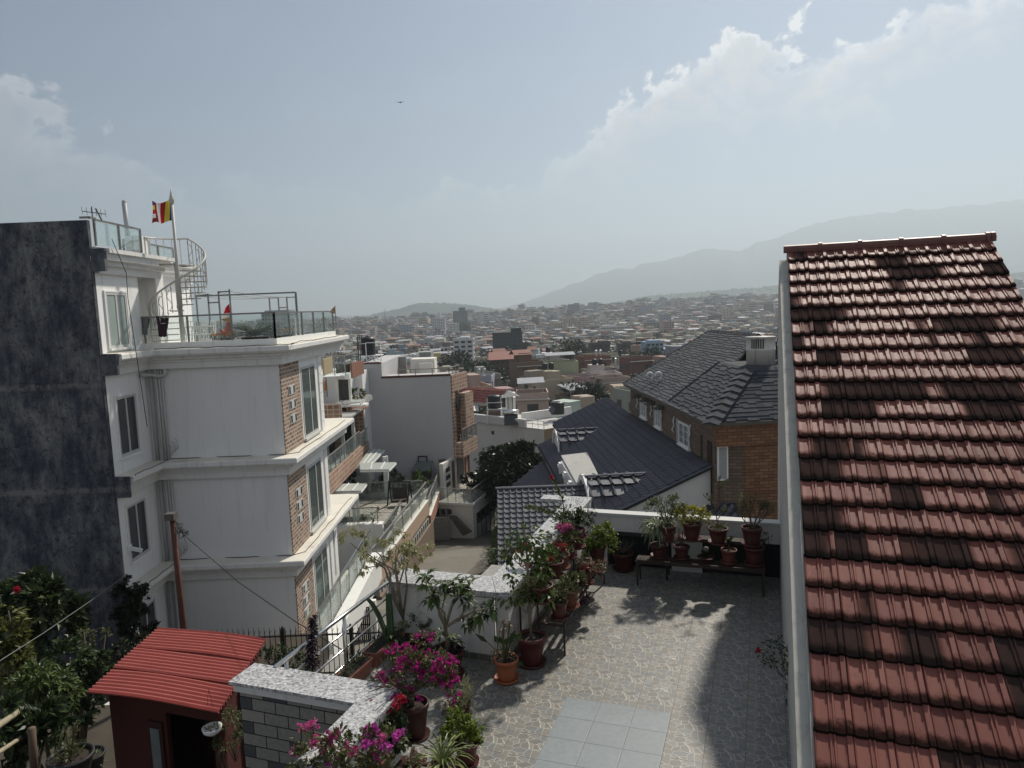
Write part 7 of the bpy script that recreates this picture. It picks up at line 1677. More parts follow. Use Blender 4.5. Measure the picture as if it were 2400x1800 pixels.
# red shed
zr = -1.2; bl, br, fr_, fl_ = (Pz(*q, zr) for q in ((365,1478),(622,1507),(510,1671),(200,1625)))
sh = thing('garden_shed', 'small shed with a red corrugated sheet roof and dark red walls below the terrace', 'shed', ((bl+fr_)/2).to_3d()-ZA*0+Vector((0,0,GZ-zr)))
REDS = plain('red_roof_sheet', (.44,.125,.10), .55, .12, 2.2, .08, 40, dirt=.18, spec=.3)
for s in range(3):
    g = MB(); a0_, a1_ = s/3, (s+1)/3+.03; nc = 8; m = nc*6; vs = []
    for i in range(m+1):
        f = a0_+(a1_-a0_)*i/m; h = .027*math.cos(2*math.pi*nc*i/m)+(.0 if s == 0 else 0)+.022*(2-s)*0+.012*s
        p = fl_.lerp(bl, f); q = fr_.lerp(br, f)
        for k in range(9): u = k/8; vs.append(p.lerp(q, u)+ZA*(h+.012*math.sin(u*5+s*2)+.03*math.sin(u*3.14)))
    g.add(vs, [(i*9+k, i*9+k+1, (i+1)*9+k+1, (i+1)*9+k) for i in range(m) for k in range(8)]); g.build('roof_sheet', REDS, sh, True)
ins = lambda p, c, k: p.lerp(c, k)
cc_ = (bl+br+fr_+fl_)/4; w4 = [ins(p, cc_, .10)-ZA*.06 for p in (fl_, fr_, br, bl)]; w4[0] = w4[0].lerp(w4[3], .16); w4[1] = w4[1].lerp(w4[2], .10)
REDW = plain('red_shed_wall', (.065,.014,.010), .8, .2, 2, .2, 20, dirt=.3)
def wallq(mb, a, b, z0_, z1_, th=.08):
    d = (b-a).normalized(); x = Vector((d.y,-d.x,0))*th
    mb.hexa([Vector((a.x,a.y,z0_)),Vector((b.x,b.y,z0_)),Vector((b.x,b.y,z0_))-x,Vector((a.x,a.y,z0_))-x,Vector((a.x,a.y,z1_)),Vector((b.x,b.y,z1_)),Vector((b.x,b.y,z1_))-x,Vector((a.x,a.y,z1_))-x])
a, b = w4[0], w4[1]
g = MB(); wallq(g, a, a.lerp(b,.52), GZ, zr-.08); wallq(g, a.lerp(b,.52), a.lerp(b,.93), zr-.38, zr-.08); wallq(g, a.lerp(b,.93), b, GZ, zr-.08); wallq(g, b, w4[2], GZ, zr-.06); wallq(g, w4[2], w4[3], GZ, zr-.06); wallq(g, w4[3], a, GZ, zr-.06); g.build('wall', REDW, sh)
g = MB(); q0, q1 = a.lerp(b,.36), a.lerp(b,.49); d = (b-a).normalized(); nn = Vector((d.y,-d.x,0))
g.hexa([q0+ZA*(GZ-q0.z)+nn*.002, q1+ZA*(GZ-q1.z)+nn*.002, q1+ZA*(GZ-q1.z)+nn*.04, q0+ZA*(GZ-q0.z)+nn*.04, q0+ZA*(-.5)+nn*.002, q1+ZA*(-.5)+nn*.002, q1+ZA*(-.5)+nn*.04, q0+ZA*(-.5)+nn*.04]); dd_ = g.build('door', plain('dark_red_door', (.04,.012,.01), .6), sh)
q0, q1 = a.lerp(b,.385), a.lerp(b,.465); g = MB(); g.hexa([q0+ZA*(-1.9)+nn*.041, q1+ZA*(-1.9)+nn*.041, q1+ZA*(-1.9)+nn*.05, q0+ZA*(-1.9)+nn*.05, q0+ZA*(-.62)+nn*.041, q1+ZA*(-.62)+nn*.041, q1+ZA*(-.62)+nn*.05, q0+ZA*(-.62)+nn*.05]); g.build('frosted_glass', plain('frosted_dim', (.16,.18,.18), .3, .4, 6), dd_)
g = MB(); pa = w4[0].lerp(w4[1],.54); pb = w4[0].lerp(w4[1],.92); wallq(g, pa-nn*.9, pb-nn*.9, GZ, zr-.1); g.build('dark_interior', plain('shed_inside', (.01,.009,.009), .95), sh)
# plants hanging on the shed side and the white bowl
c = Pz(498,1720,-1.75); c = Pn(498,1722,w4[1]+nn*.18,VA); o = thing('hanging_bowl', 'small white hanging bowl planter beside the dark shed door', 'planter', c); g = MB(); g.lathe(c, [(.05,0),(.13,.06),(.15,.13),(.14,.13),(.1,.08)], 18, cap1=False); g.build('bowl', WHITE_CLEAN, o, True); g = MB(); bush(g, c+ZA*.12, (.10,.1,.04), 90, .03, .02); g.build('foliage', L_DARK, o)
g = MB(); g.tube([c+ZA*.12+UA*.13, c+ZA*.75, c+ZA*.12-UA*.13], .004, 4); g.build('hanger', BLACKIRON, o)
for lab, px, py, rx, rz, n in (('straggly pale-leaved bush hanging on the shed side, next to the stone wall', 545, 1700, .26, .34, 520),('smaller straggly clump low on the shed side wall', 520, 1745, .18, .16, 200)):
    c = Pn(px, py, w4[1]+UA*.35, VA); o = thing('shrub', lab, 'shrub', c-ZA*.4); g = MB(); bush(g, c, (rx,rx,rz), n, .05, .03, .1, .6, clump=10, droop=.3); g.build('foliage', L_OLIVE, o); b = MB(); stems(b, c-ZA*.6, [c+rv()*rx for _ in range(7)], .006); b.build('stem', BARK, o)
# black iron fence behind the shed
YF = 17.6; zt_f = Py(640,1478,YF).z; fx0, fx1 = Py(300,1480,YF).x, Py(905,1470,YF).x
fe_ = thing('iron_fence', 'black spiked iron fence standing before the grey lower wall', 'fence', ((fx0+fx1)/2, YF, zt_f-1.5))
g = MB(); k = 0; x = fx0
while x < fx1:
    g.tube([(x,YF,zt_f-1.45),(x,YF,zt_f-.02),(x,YF,zt_f+.10)], [.011,.011,.003], 5); g.tube([(x,YF,zt_f-.08),(x+.035,YF,zt_f-.03),(x+.05,YF,zt_f+.0)], .006, 4); x += .135
g.build('pickets', BLACKIRON, fe_)
for zz in (zt_f-.16, zt_f-1.2): g = MB(); g.bar((fx0,YF,zz),(fx1,YF,zz),.035); g.build('rail', BLACKIRON, fe_)
for px in (443, 662, 822): x = Py(px,1480,YF).x; g = MB(); g.box(x-.04,x+.04,YF-.04,YF+.04,zt_f-1.5,zt_f+.0); g.lathe((x,YF,zt_f), [(.06,0),(.05,.04),(.005,.12)], 6); g.build('post', BLACKIRON, fe_)
g = MB(); g.box(fx0-2,-4.2,YF-.2,YF+.2,-7,zt_f-1.4); g.box(-14,-4.2,YF-.2,19.1,-7,zt_f-1.45); tag(g.build('retaining_wall', CONCRETE), 'bare concrete base carrying the black iron fence', 'wall')
# rusty pole with camera and wires
YP = 16.2; pb, pt = Py(432,1490,YP), Py(404,1215,YP)
o = thing('utility_pole', 'rusty red-brown steel pole with a small floodlight and tangled wires on top', 'pole', Vector((pb.x,pb.y,GZ-1)))
g = MB(); d = (pt-pb); g.tube([pb-d*.4, pb, pt], [.075,.075,.062], 12); g.build('pole', plain('rusty_pole', (.085,.03,.02), .7, .35, 6, .2, 40, dirt=.3), o, True)
g = MB(); g.box(pt.x-.12,pt.x+.10,YP-.14,YP+.08,pt.z-.02,pt.z+.14); g.box(pt.x-.09,pt.x+.06,YP-.16,YP-.141,pt.z+.0,pt.z+.11); g.build('floodlight', plain('lamp_housing', (.10,.09,.085), .5), o)
g = MB(); 
for k in range(9): g.tube([pt-ZA*.1+rv()*.08, pt-ZA*R(.1,.35)+rv()*.12+Vector((.1,0,0)), pt-ZA*.3+rv()*.1+Vector((.15,0,-.1))], .006, 4)
kn = Py(430,1253,YP)
for k in range(10): g.tube([kn+rv()*.12, kn+rv()*.14, kn+rv()*.08], .006, 4)
for k in range(3): g.tube([pt-ZA*.12, pt.lerp(kn,.5)+rv()*.05, kn], .006, 4)
g.build('wire_tangle', CABLE, o)
w1 = cable([kn, Py(560,1365,14.0), Py(690,1455,11.5), Py(830,1540,9.0)], .009, None, 'overhead_wire', n=3); tag(w1, 'thin black wire running from the rusty pole down to the terrace railing', 'wire')
w2 = cable([Py(-10,1555,10.5), Py(100,1485,13.0), Py(210,1410,16.0), Py(290,1352,18.5)], .008, None, 'overhead_wire', plain('grey_cable', (.16,.16,.16), .6), n=3); tag(w2, 'grey cable crossing in front of the leafy bushes to the white building', 'wire')
# brick shack with old boards
ps = Pn(275,1500,VA*17.0,VA); us = ps.dot(UA)
K = lambda px, py: Pu(px, py, us)
k1, k2, k3, k4 = K(188,1462), K(268,1415), K(283,1560), K(205,1620)
o = thing('brick_shack', 'old bare brick shack with a rotting board roof behind the bushes', 'shack', Vector((k1.x-1,k1.y,GZ-1)))
BRICKO = bricks('old_brick', (.27,.17,.12), (.18,.11,.08), (.20,.17,.14), .24, .075, .012, .9, .9, .5, .45)
g = MB(); va0, va1 = k1.dot(VA), k2.dot(VA)
g.slab([k1, k2, Vector((k2.x,k2.y,GZ-1.4)), Vector((k1.x,k1.y,GZ-1.4))], .24, up=False); q = k1-UA*2.2; g.slab([k1, q, Vector((q.x,q.y,GZ-1.4)), Vector((k1.x,k1.y,GZ-1.4))], -.24, up=False); g.build('wall', BRICKO, o)
g = MB()
for k in range(9):
    f = k/8; a = k1.lerp(k2, f)+ZA*(.05+R(0,.05))+UA*R(.05,.3); b = a-UA*R(1.9,2.5)+ZA*R(-.25,.05)+VA*R(-.2,.2); g.bar(a, b, R(.22,.34), .04)
for k in range(3): a = k1+UA*.25+ZA*(.14+k*.03)-UA*k*.6; b = k2+UA*.3+ZA*.13-UA*k*.6; g.bar(a, b, R(.2,.3), .035)
g.build('roof_board', plain('rotten_board', (.115,.095,.078), .95, .4, 6, .4, 25, dirt=.4), o)
# shrubs and trees of the garden
def leafytree(name, lab, cat, blobs, Y, leafm, L, W, trunk=None, group=None, droop=.2, dark=None, jit=.25):
    c0_ = Py(blobs[0][0], blobs[0][1], Y); base = Vector((c0_.x, c0_.y, trunk if trunk is not None else GZ)); o = thing(name, lab, cat, base, group); s = depth(c0_)/F
    g = MB(); b = MB(); ce = []
    for (px, py, rx, rz, n) in blobs:
        c = Py(px, py, Y)+Vector((0, R(-1,1)*jit, 0)); ce.append(c); bush(g, c, (rx*s,rx*s,rz*s), n, L, W, .15, .55, clump=max(6, n//40), droop=droop)
    for c in ce: m = base.lerp(c, .55)+rv()*.15; b.tube([base, m, c], [.06,.035,.012], 6)
    b.build('trunk', BARK, o, True); g.build('crown', leafm, o); return o
leafytree('garden_tree', 'big dark leafy bush with a single red flower at the foot of the soot-dark wall', 'tree', [(60,1420,75,55,900),(120,1400,50,60,600),(20,1480,60,60,500),(130,1480,60,60,700),(80,1380,50,35,300),(30,1375,35,30,160),(165,1440,30,40,200)], 16.0, L_DARK, .22, .12)
fl = MB(); flowers(fl, Py(33,1382,15.0), (.05,.05,.05), 3, .07, 3); tag(fl.build('hibiscus_flower', F_RED), 'single red hibiscus flower high in the dark bush', 'flower')
leafytree('garden_tree', 'yellowish leafy bush along the left edge of the garden', 'tree', [(15,1500,45,45,420),(40,1540,40,40,360),(25,1570,45,40,330),(5,1440,30,40,150)], 12.5, leafmat('leaf_yellowish', (.05,.06,.015),(.15,.16,.04),(.24,.23,.08)), .16, .085)
leafytree('garden_tree', 'bright mid-green bush drooping over the bamboo poles', 'tree', [(105,1580,48,38,700),(70,1610,40,34,420),(130,1630,44,44,620),(155,1650,28,34,300),(95,1650,40,30,330)], 11.6, L_MID, .13, .055, droop=.6)
leafytree('garden_tree', 'dense dark bush between the brick shack and the red roof', 'tree', [(165,1540,46,50,620),(200,1590,40,44,500),(235,1560,28,40,240),(215,1620,30,40,300),(170,1600,36,36,330)], 13.2, L_DARK, .12, .08)
leafytree('garden_tree', 'low dark jungle of broad leaves at the bottom left corner', 'tree', [(20,1680,50,50,360),(60,1720,50,40,330),(110,1700,44,40,300),(20,1770,50,40,260),(150,1700,30,30,160)], 10.6, L_DARK, .22, .09)
leafytree('garden_shrub', 'thin leafy shrub in front of the brick wall of the shack', 'shrub', [(215,1500,20,26,110),(245,1490,16,20,60),(205,1470,14,16,40),(230,1540,24,18,90)], 15.6, L_OLIVE, .08, .05)
leafytree('creeper', 'dark ivy climbing the near corner of the white building', 'creeper', [(290,1390,26,30,460),(300,1430,24,30,420),(325,1375,14,16,120),(285,1450,22,30,330),(330,1420,8,26,90),(310,1480,30,22,360),(345,1478,26,14,200)], 18.9, leafmat('ivy_leaf', (.010,.016,.009),(.035,.048,.022)), .13, .10, droop=.5, trunk=-6)
leafytree('garden_shrub', 'tangle of dark undergrowth between the shed roof and the ivy', 'shrub', [(300,1520,34,28,460),(330,1500,26,20,260),(285,1560,26,30,300)], 16.4, leafmat('undergrowth_leaf', (.008,.012,.006),(.03,.038,.018)), .10, .05)
leafytree('garden_shrub', 'small-leaved shrub by the fence, right of the red roof', 'shrub', [(640,1540,26,22,420),(680,1550,26,20,380),(720,1550,24,18,260),(620,1535,16,16,120)], 14.8, L_DARK, .07, .04)
# low white wall with fence and bamboo at bottom left
pw = Pn(205,1712,VA*10.9,VA); uw = pw.dot(UA); W_ = lambda px, py: Pu(px, py, uw)
e1 = W_(204,1712); v1 = e1.dot(VA); zc = e1.z
o = thing('garden_wall', 'low white wall with stone coping running toward the bottom left corner', 'wall', T(uw-.1, v1-1.5, GZ))
g = MB(MT); g.box(uw-.20,uw,v1-5,v1,GZ-.2,zc-.05); g.build('wall', plain('bluish_white_wall', (.56,.57,.57), .8, .06, 2, .1, 30, dirt=.2), o)
g = MB(MT); g.box(uw-.25,uw+.04,v1-5,v1+.03,zc-.049,zc); g.build('coping', plain('wall_coping_grey', (.5,.5,.49), .7, .1, 4, .1, 30, dirt=.3), o)
o = thing('garden_wall', 'second low white wall end in the shade by the shed door', 'wall', T(uw+.5, v1+.4, GZ))
g = MB(MT); g.box(uw+.35,uw+.75,v1-.1,v1+1.0,GZ,zc-.5); g.box(uw+.3,uw+.8,v1-.15,v1+1.05,zc-.499,zc-.44); g.build('wall', MATS['bluish_white_wall'], o)
o = thing('iron_fence', 'rusty dark red bar fence on top of the low white garden wall', 'fence', T(uw-.2, v1-2, zc))
RB = plain('dark_red_bar', (.055,.02,.018), .6, .2, 6, .1, 40)
g = MB()
for k in range(34): v = v1+.6-k*.16; g.bar(T(uw-.22,v,zc-.2), T(uw-.22,v,zc+.32), .016)
g.build('bars', BLACKIRON, o); g = MB(); g.bar(T(uw-.22,v1+.9,zc+.06), T(uw-.22,v1-5,zc+.06), .045, .03); g.build('rail', RB, o)
g = MB()
for k in range(16): v = v1-2.1-k*.16; g.bar(T(uw-.62,v,zc-.3), T(uw-.62,v,zc+.42), .018)
g.bar(T(uw-.62,v1-1.9,zc+.4), T(uw-.62,v1-5,zc+.4), .03); g.build('rear_bars', BLACKIRON, o)
BAM = plain('bamboo', (.30,.26,.18), .6, .25, 9, .1, 30, dirt=.3)
for lab, a, b, r in (('pale bamboo pole leaning across the dark leaves', Py(-20,1712,9.6), Py(85,1640,11.5), .05),('brown bamboo pole lying along the garden wall fence', W_(-30,1800)-UA*.35, W_(170,1655)-UA*.35, .05),('long thin bamboo pole lying behind the garden fence', Py(-20,1775,9.4), Py(70,1715,10.6), .035)):
    g = MB(); P = [a.lerp(b, k/12) for k in range(13)]; g.tube(P, [r*(1.12 if k % 2 else 1)*(1-.25*k/12) for k in range(13)], 9); tag(g.build('bamboo_pole', BAM, smooth=True), lab, 'pole')
g = MB(); a, b = Py(82,1830,9.2), Py(74,1706,9.2); g.tube([a, b], .05, 10); tag(g.build('wooden_post', plain('brown_post', (.10,.065,.045), .8, .25, 8, .2), smooth=True), 'brown upright post at the corner of the garden fence', 'post')
c = Py(172,1830,8.6); o, s0 = pot_at(c, .26, .36, 'dark pot with stubby succulents at the bottom left', mat=plain('black_nursery_pot', (.015,.015,.015), .6), saucer=False); g = MB(); bush(g, s0+ZA*.08, (.2,.18,.14), 230, .06, .025, .8, .7); 
for k in range(5): t_ = s0+Vector((R(-.15,.1),0,R(.3,.5))); g.tube([s0, t_], .012, 5); bush(g, t_, (.05,.05,.05), 10, .06, .02, .5)
g.build('foliage', L_OLIVE, o)
c = Py(215,1815,8.9); o, s0 = pot_at(c, .18, .3, 'young oleander with narrow pale leaves beside the succulent pot', mat=MATS['black_nursery_pot'], saucer=False); g = MB()
for k in range(8): whorl(g, Py(212+R(-26,24),1785+R(-12,16),8.9), ZA+rv()*.5, 11, .16, .022, .1)
g.build('foliage', leafmat('oleander_leaf', (.06,.085,.045),(.16,.20,.11)), o)
# big dark tree by the white villa
TY = 52.0
leafytree('broadleaf_tree', 'big dense dark green tree between the garage lane and the grey tiled roof', 'tree', [(1195,1090,62,42,4200),(1150,1115,38,40,2100),(1245,1095,42,34,2300),(1215,1062,40,24,1700),(1165,1075,34,26,1300),(1190,1140,62,28,2300),(1135,1150,26,26,900),(1262,1130,28,26,800),(1222,1045,16,12,350),(1160,1052,10,14,150),(1150,1180,30,18,500),(1100,1130,16,18,240)], TY, leafmat('broadleaf_dark', (.010,.018,.008),(.038,.058,.020),(.09,.11,.05), .35, .15), .34, .17, trunk=gz(0,TY), jit=.9)
# shrubs on the patio
for lab, bl_, Y, m in (('green shrub growing beside the grey metal shed', [(985,1125,22,18,380),(972,1140,16,14,180),(1000,1120,14,18,160)], 47.5, L_MID),('dark climbing shrubs behind the patio swing', [(920,1120,26,22,420),(895,1140,22,24,320),(935,1150,24,16,280),(870,1145,20,22,260)], 48.5, L_DARK),('low shrubs along the left patio rail', [(825,1140,18,14,180),(850,1150,16,14,160)], 46.5, L_DARK)):
    leafytree('patio_shrub', lab, 'shrub', bl_, Y, m, .24, .10, trunk=zp)
for lab, bl_, Y in (('row of low plants on the ledge in front of the patio, left part', [(770,1222,18,10,150),(800,1225,16,10,120)], yF-.2),('low ledge plants left of the stair rail', [(855,1215,18,12,160),(880,1205,10,14,70),(835,1222,12,10,80)], yF-.2)):
    leafytree('ledge_plant', lab, 'plant', bl_, Y, L_OLIVE, .16, .06, trunk=zp)
leafytree('balcony_plant', 'leafy plant on the upper balcony of the tiled house', 'plant', [(838,922,14,14,240),(822,930,8,10,80)], 47.5, L_MID, .22, .09, trunk=Py(835,945,47.5).z)
leafytree('balcony_plant', 'hanging plant under the tiled balcony edge', 'plant', [(830,1105,16,10,200),(822,1112,10,8,80)], 46.5, L_OLIVE, .2, .08, trunk=Py(830,1118,46.5).z)
# bird in the sky
c = Py(938,240,70); o = thing('bird', 'small dark bird gliding high in the empty sky', 'bird', c); g = MB(); g.ball(c, .07, 8, 6, (1,2.6,.8)); g.add([c+Vector((0,.12,.02)), c+Vector((.30,.0,.07)), c+Vector((.42,-.06,.03)), c+Vector((.05,-.1,.02)), c+Vector((-.30,.0,.07)), c+Vector((-.42,-.06,.03)), c+Vector((-.05,-.1,.02))], [(0,3,2,1),(0,4,5,6)]); g.build('body', plain('bird_dark', (.02,.02,.02), .8), o)
# ---------------------------------------------------------------- the city in the valley
random.seed(5)
def city_mats():
    m, t = newmat('city_wall'); oi = t.n('ShaderNodeObjectInfo'); p = t.pos()
    c = t.mix(t.math('MULTIPLY', t.noise(t.vmath('MULTIPLY', p, (1,1,.25)), .9, 5, .6), .6), oi.outputs['Color'], t.mix(1, oi.outputs['Color'], (.55,.53,.5), 'MULTIPLY')); t.out(c, .85, 0, None, .2)
    m2, t = newmat('city_mass_wall'); i = t.island()
    c = t.ramp(i, (0,(.30,.27,.22)),(.14,(.50,.48,.44)),(.26,(.22,.20,.18)),(.38,(.42,.36,.28)),(.5,(.16,.10,.08)),(.6,(.34,.34,.34)),(.7,(.48,.41,.30)),(.8,(.24,.27,.30)),(.9,(.36,.24,.20)),(1,(.55,.54,.52)), interp='CONSTANT')
    c = t.mix(t.math('MULTIPLY', t.noise(t.pos(), .35, 4), .5), c, t.mix(1, c, (.5,.5,.5), 'MULTIPLY')); t.out(c, .85, 0, None, .2); return m, m2
CW_, CMASS = city_mats()
CWIN = plain('city_window', (.025,.027,.03), .3, .3, .5, 0, spec=.5); CROOF = plain('city_roof_slab', (.27,.255,.23), .9, .25, .4, 0); CTRIM = plain('city_trim', (.56,.54,.50), .8, .1, .5, 0)
CTANK = plain('city_black_tank', (.014,.015,.017), .5, .1, 1, 0); CTIN = plain('city_tin_sheet', (.30,.30,.31), .4, .2, 1, 0, spec=.5); CRED = plain('city_red_roof', (.22,.085,.06), .7, .2, 1, 0); CSTEEL = plain('city_steel_tank', (.6,.6,.6), .2, .1, 1, 0, metal=.8)
PAL = [('cream',(.46,.42,.35),5),('white',(.56,.555,.54),5),('grey',(.29,.29,.285),6),('beige',(.37,.33,.27),5),('bare brick',(.19,.115,.085),3),('pink',(.40,.31,.28),1.4),('pale blue',(.33,.38,.43),.8),('yellow',(.44,.39,.27),.9),('dark grey',(.13,.13,.13),2),('pale green',(.34,.38,.33),.8),('brown',(.21,.16,.12),2)]
def pick():
    x = R(0, sum(w for *_, w in PAL))
    for n, c, w in PAL:
        x -= w
        if x <= 0: return n, tuple(v*R(.85,1.12) for v in c)
    return PAL[0][:2]
FEATS = ['a stair hut','a black roof tank','a tin roof shelter','two roof tanks','a roof railing','a red tiled hut','an open flat roof','steel solar tanks']
def house_geo(w, d, st, feat, M, rough=False):
    """returns dict of MBs for one house in its own frame M: origin at ground centre"""
    H = st*3.0; wall = MB(M); x0, x1, y0, y1 = -w/2, w/2, -d/2, d/2
    wall.box(x0, x1, y0, y1, -4, H); t = .18
    wall.box(x0,x1,y0,y0+t,H,H+.9); wall.box(x0,x1,y1-t,y1,H,H+.9); wall.box(x0,x0+t,y0+t,y1-t,H,H+.9); wall.box(x1-t,x1,y0+t,y1-t,H,H+.9)
    roof = MB(M); roof.box(x0+t,x1-t,y0+t,y1-t,H+.001,H+.03)
    wins = []
    for f in range(st):
        z = f*3+1.0
        for (ax, L_) in (('y0', w), ('x1', d), ('x0', d)):
            n = max(1, int(L_/2.7)); 
            for k in range(n):
                if random.random() < .18: continue
                c = -L_/2+L_*(k+.5)/n; ww = R(.5,.85); zh = R(1.1,1.5); b = MB(M)
                if ax == 'y0': b.box(c-ww,c+ww,y0-.03,y0-.001,z,z+zh)
                elif ax == 'x1': b.box(x1+.001,x1+.03,c-ww,c+ww,z,z+zh)
                else: b.box(x0-.03,x0-.001,c-ww,c+ww,z,z+zh)
                wins.append(b)
    trim = MB(M); led = []
    for f in range(1, st+1):
        if random.random() < .75: e = R(.15,.9); led.append(MB(M).box(x0-.1,x1+.1,y0-e,y0-.001,f*3-.15,f*3-.02))
        if random.random() < .4: led.append(MB(M).box(x1+.001,x1+R(.2,.8),y0,y1,f*3-.15,f*3-.02))
    ex = {'tank': MB(M), 'tin': MB(M), 'red': MB(M), 'steel': MB(M), 'hut': MB(M)}
    if feat in (0,1,3,5): a, b = R(x0+.3,x0+w*.35), R(y0+d*.35,y0+d*.5); ex['hut'].box(a,a+w*.42,b,y1-.2,H+.03,H+R(2.2,2.9))
    def tk(k, x, y, z): k.lathe((x,y,z), [(.55,0),(.58,.4),(.58,1.0),(.5,1.2),(.15,1.35)], 10)
    if feat in (1,3):
        for q in range(1 if feat == 1 else 2): tk(ex['tank'], x0+w*.3+q*1.4, y0+d*.6, H+2.7)
    if feat == 2: ex['tin'].slab([(x0+.2,y0+.4,H+2.3),(x1-.5,y0+.4,H+2.4),(x1-.5,y1-.4,H+2.8),(x0+.2,y1-.4,H+2.7)], .08); [ex['tin'].box(x-.05,x+.05,y-.05,y+.05,H,H+2.2) for x in (x0+.4,x1-.8) for y in (y0+.6,y1-.8)]
    if feat == 4:
        for z in (1.25,1.6): trim.box(x0,x1,y0+.05,y0+.1,H+z,H+z+.06); trim.box(x1-.1,x1-.05,y0+.1,y1,H+z,H+z+.06)
    if feat == 5: ex['red'].slab([(x0,y0+d*.3,H+2.5),(x0+w*.6,y0+d*.3,H+2.5),(x0+w*.6,y0+d*.65,H+3.6),(x0,y0+d*.65,H+3.6)], .1); ex['red'].slab([(x0,y1+.2,H+2.5),(x0+w*.6,y1+.2,H+2.5),(x0+w*.6,y0+d*.65,H+3.6),(x0,y0+d*.65,H+3.6)], .1)
    if feat == 7:
        for q in range(2): ex['steel'].lathe((x0+w*.6+q*1.3,y0+d*.4,H+1.2), [(.45,0),(.45,1.1),(.1,1.3)], 10); ex['steel'].box(x0+w*.6+q*1.3-.3,x0+w*.6+q*1.3+.3,y0+d*.4-.3,y0+d*.4+.3,H+.03,H+1.19)
    return wall, roof, wins, led+([trim] if trim.v else []), ex
EXM = {'tank': CTANK, 'tin': CTIN, 'red': CRED, 'steel': CSTEEL, 'hut': CW_}
EXN = {'tank': 'roof_tank', 'tin': 'roof_shelter', 'red': 'hut_roof', 'steel': 'steel_tank', 'hut': 'stair_hut'}
LM = [('the dark netted block',1190,800),('the grey slab tower',1078,745),('the white corner block',1090,815),('the slim white tower',1358,840),('the pale blue house',1535,808),('the red-roofed rooftop hut',1180,925),('the round dark tree',1385,890),('the leafy tree clump',1330,830),('the cream towered flats',1352,765),('the tan pillared house',1470,930),('the big black roof tank',865,805),('the shingle roof ridge',1640,775),('the white building corner',790,780),('the long red-roofed house',1160,845),('the dark unfinished block',1480,810),('the pink hilltop block',1660,720)]
USED = {}
def rel(px, py):
    out = []
    for n, x, y in LM:
        dx, dy = px-x, (py-y)*1.6; q = math.hypot(dx, dy)
        r = ('right of' if dx > 0 else 'left of') if abs(dx) > abs(dy) else ('below' if dy > 0 else 'above')
        a = 'just ' if q < 60 else ('' if q < 150 else 'well ')
        out.append((q, a+r+' '+n))
    out.sort(); return [s for _, s in out]
def label_for(col, st, feat, w, px, py):
    num = ['','one','two','three','four','five','six','seven','eight','nine','ten','eleven','twelve'][min(st,12)]
    rs = rel(px, py); size = 'broad ' if w > 12 else ('narrow ' if w < 7.5 else '')
    for cand in ([f'{size}{col} {num}-storey house with {FEATS[feat]} {rs[0]}'] + [f'{size}{col} {num}-storey house {rs[0]} and {rs[k]}' for k in (1,2,3)] + [f'{size}{col} house with {FEATS[feat]} {rs[1]}', f'{size}{col} house with {FEATS[feat]} {rs[2]}', f'{size}{col} {num}-storey house {rs[1]} and {rs[2]}', f'{size}{col} {num}-storey house {rs[2]} and {rs[3]}']):
        c = cand.replace('  ', ' ')
        if len(c.split()) <= 16 and c not in USED: USED[c] = 1; return c
    return f'{size}{col} {num}-storey house among the crowded valley houses {rs[0]}'[:200]
PARTED = 62; MAXI = 285
placed = []   # (x,y,r) keep-outs
for x, y, r in ((2,84,10),(-6,56,8),(-12,46,8),(16,40,14),(4,36,9),(12,48,10)): placed.append((x,y,r))
def free(x, y, r): return all((x-a)**2+(y-b)**2 > (r+c)**2 for a, b, c in placed)
landmarks = []
def lm_house(name, lab, cat, pxc, pyt, pyb, pxw, Y, col, depth_=None, extra=None, wins=(4,6), glassc=None, ang=0.0):
    """a landmark building: top and ground sightlines at distance Y"""
    a = Py(pxc-pxw/2, pyt, Y); b = Py(pxc+pxw/2, pyt, Y); base = gz((a.x+b.x)/2, Y)-1; w = b.x-a.x; d = depth_ or w*.6; top = a.z; cx = (a.x+b.x)/2
    o = thing(name, lab, cat, (cx, Y+d/2, base)); M = frame(cx, Y+d/2, ang); placed.append((cx, Y+d/2, max(w,d)*.55))
    g = MB(M); g.box(-w/2,w/2,-d/2,d/2,base-3,top); wo = g.build('wall', CW_, o); wo.color = (*col,1)
    nf, nc = wins; hh = min(top-base, (top-Py(pxc,pyb,Y).z)); 
    for i in range(nf):
        for j in range(nc):
            z = top-hh*(i+.75)/nf; x = -w/2+w*(j+.5)/nc; s = w/nc*.30; q = MB(M); q.box(x-s,x+s,-d/2-.06,-d/2-.002,z,z+hh/nf*.45); q.build('window', CWIN, o)
        for j in range(max(1,nc//2)):
            z = top-hh*(i+.75)/nf; y = -d/2+d*(j+.5)/max(1,nc//2); s = d/max(1,nc//2)*.28; q = MB(M); q.box(w/2+.002,w/2+.06,y-s,y+s,z,z+hh/nf*.45); q.build('window', CWIN, o)
    if extra: extra(o, M, w, d, top, col)
    return o
def ex_pent(fx=.6, fw=.35, fh=.12):
    def f(o, M, w, d, top, col):
        g = MB(M); h = w*fh; g.box(-w/2+w*fx, -w/2+w*(fx+fw), -d*.3, d*.3, top+.002, top+h); q = g.build('penthouse', CW_, o); q.color = (*col,1)
        g = MB(M); g.box(-w/2-.2,w/2+.2,-d/2-.3,-d/2-.07,top-.4,top+.5); q = g.build('parapet', CW_, o); q.color = (*[min(1,c*1.15) for c in col],1)
    return f
lm_house('office_block','dark green-black netted block with a raised stair core in mid-city','building',1189,783,830,70,330,(.035,.045,.045),20,ex_pent(.62,.36,.16),(5,8))
lm_house('tower_block','grey concrete slab tower standing before the left wooded hill','building',1078,730,772,34,950,(.13,.14,.15),16,ex_pent(.4,.45,.25),(9,5))
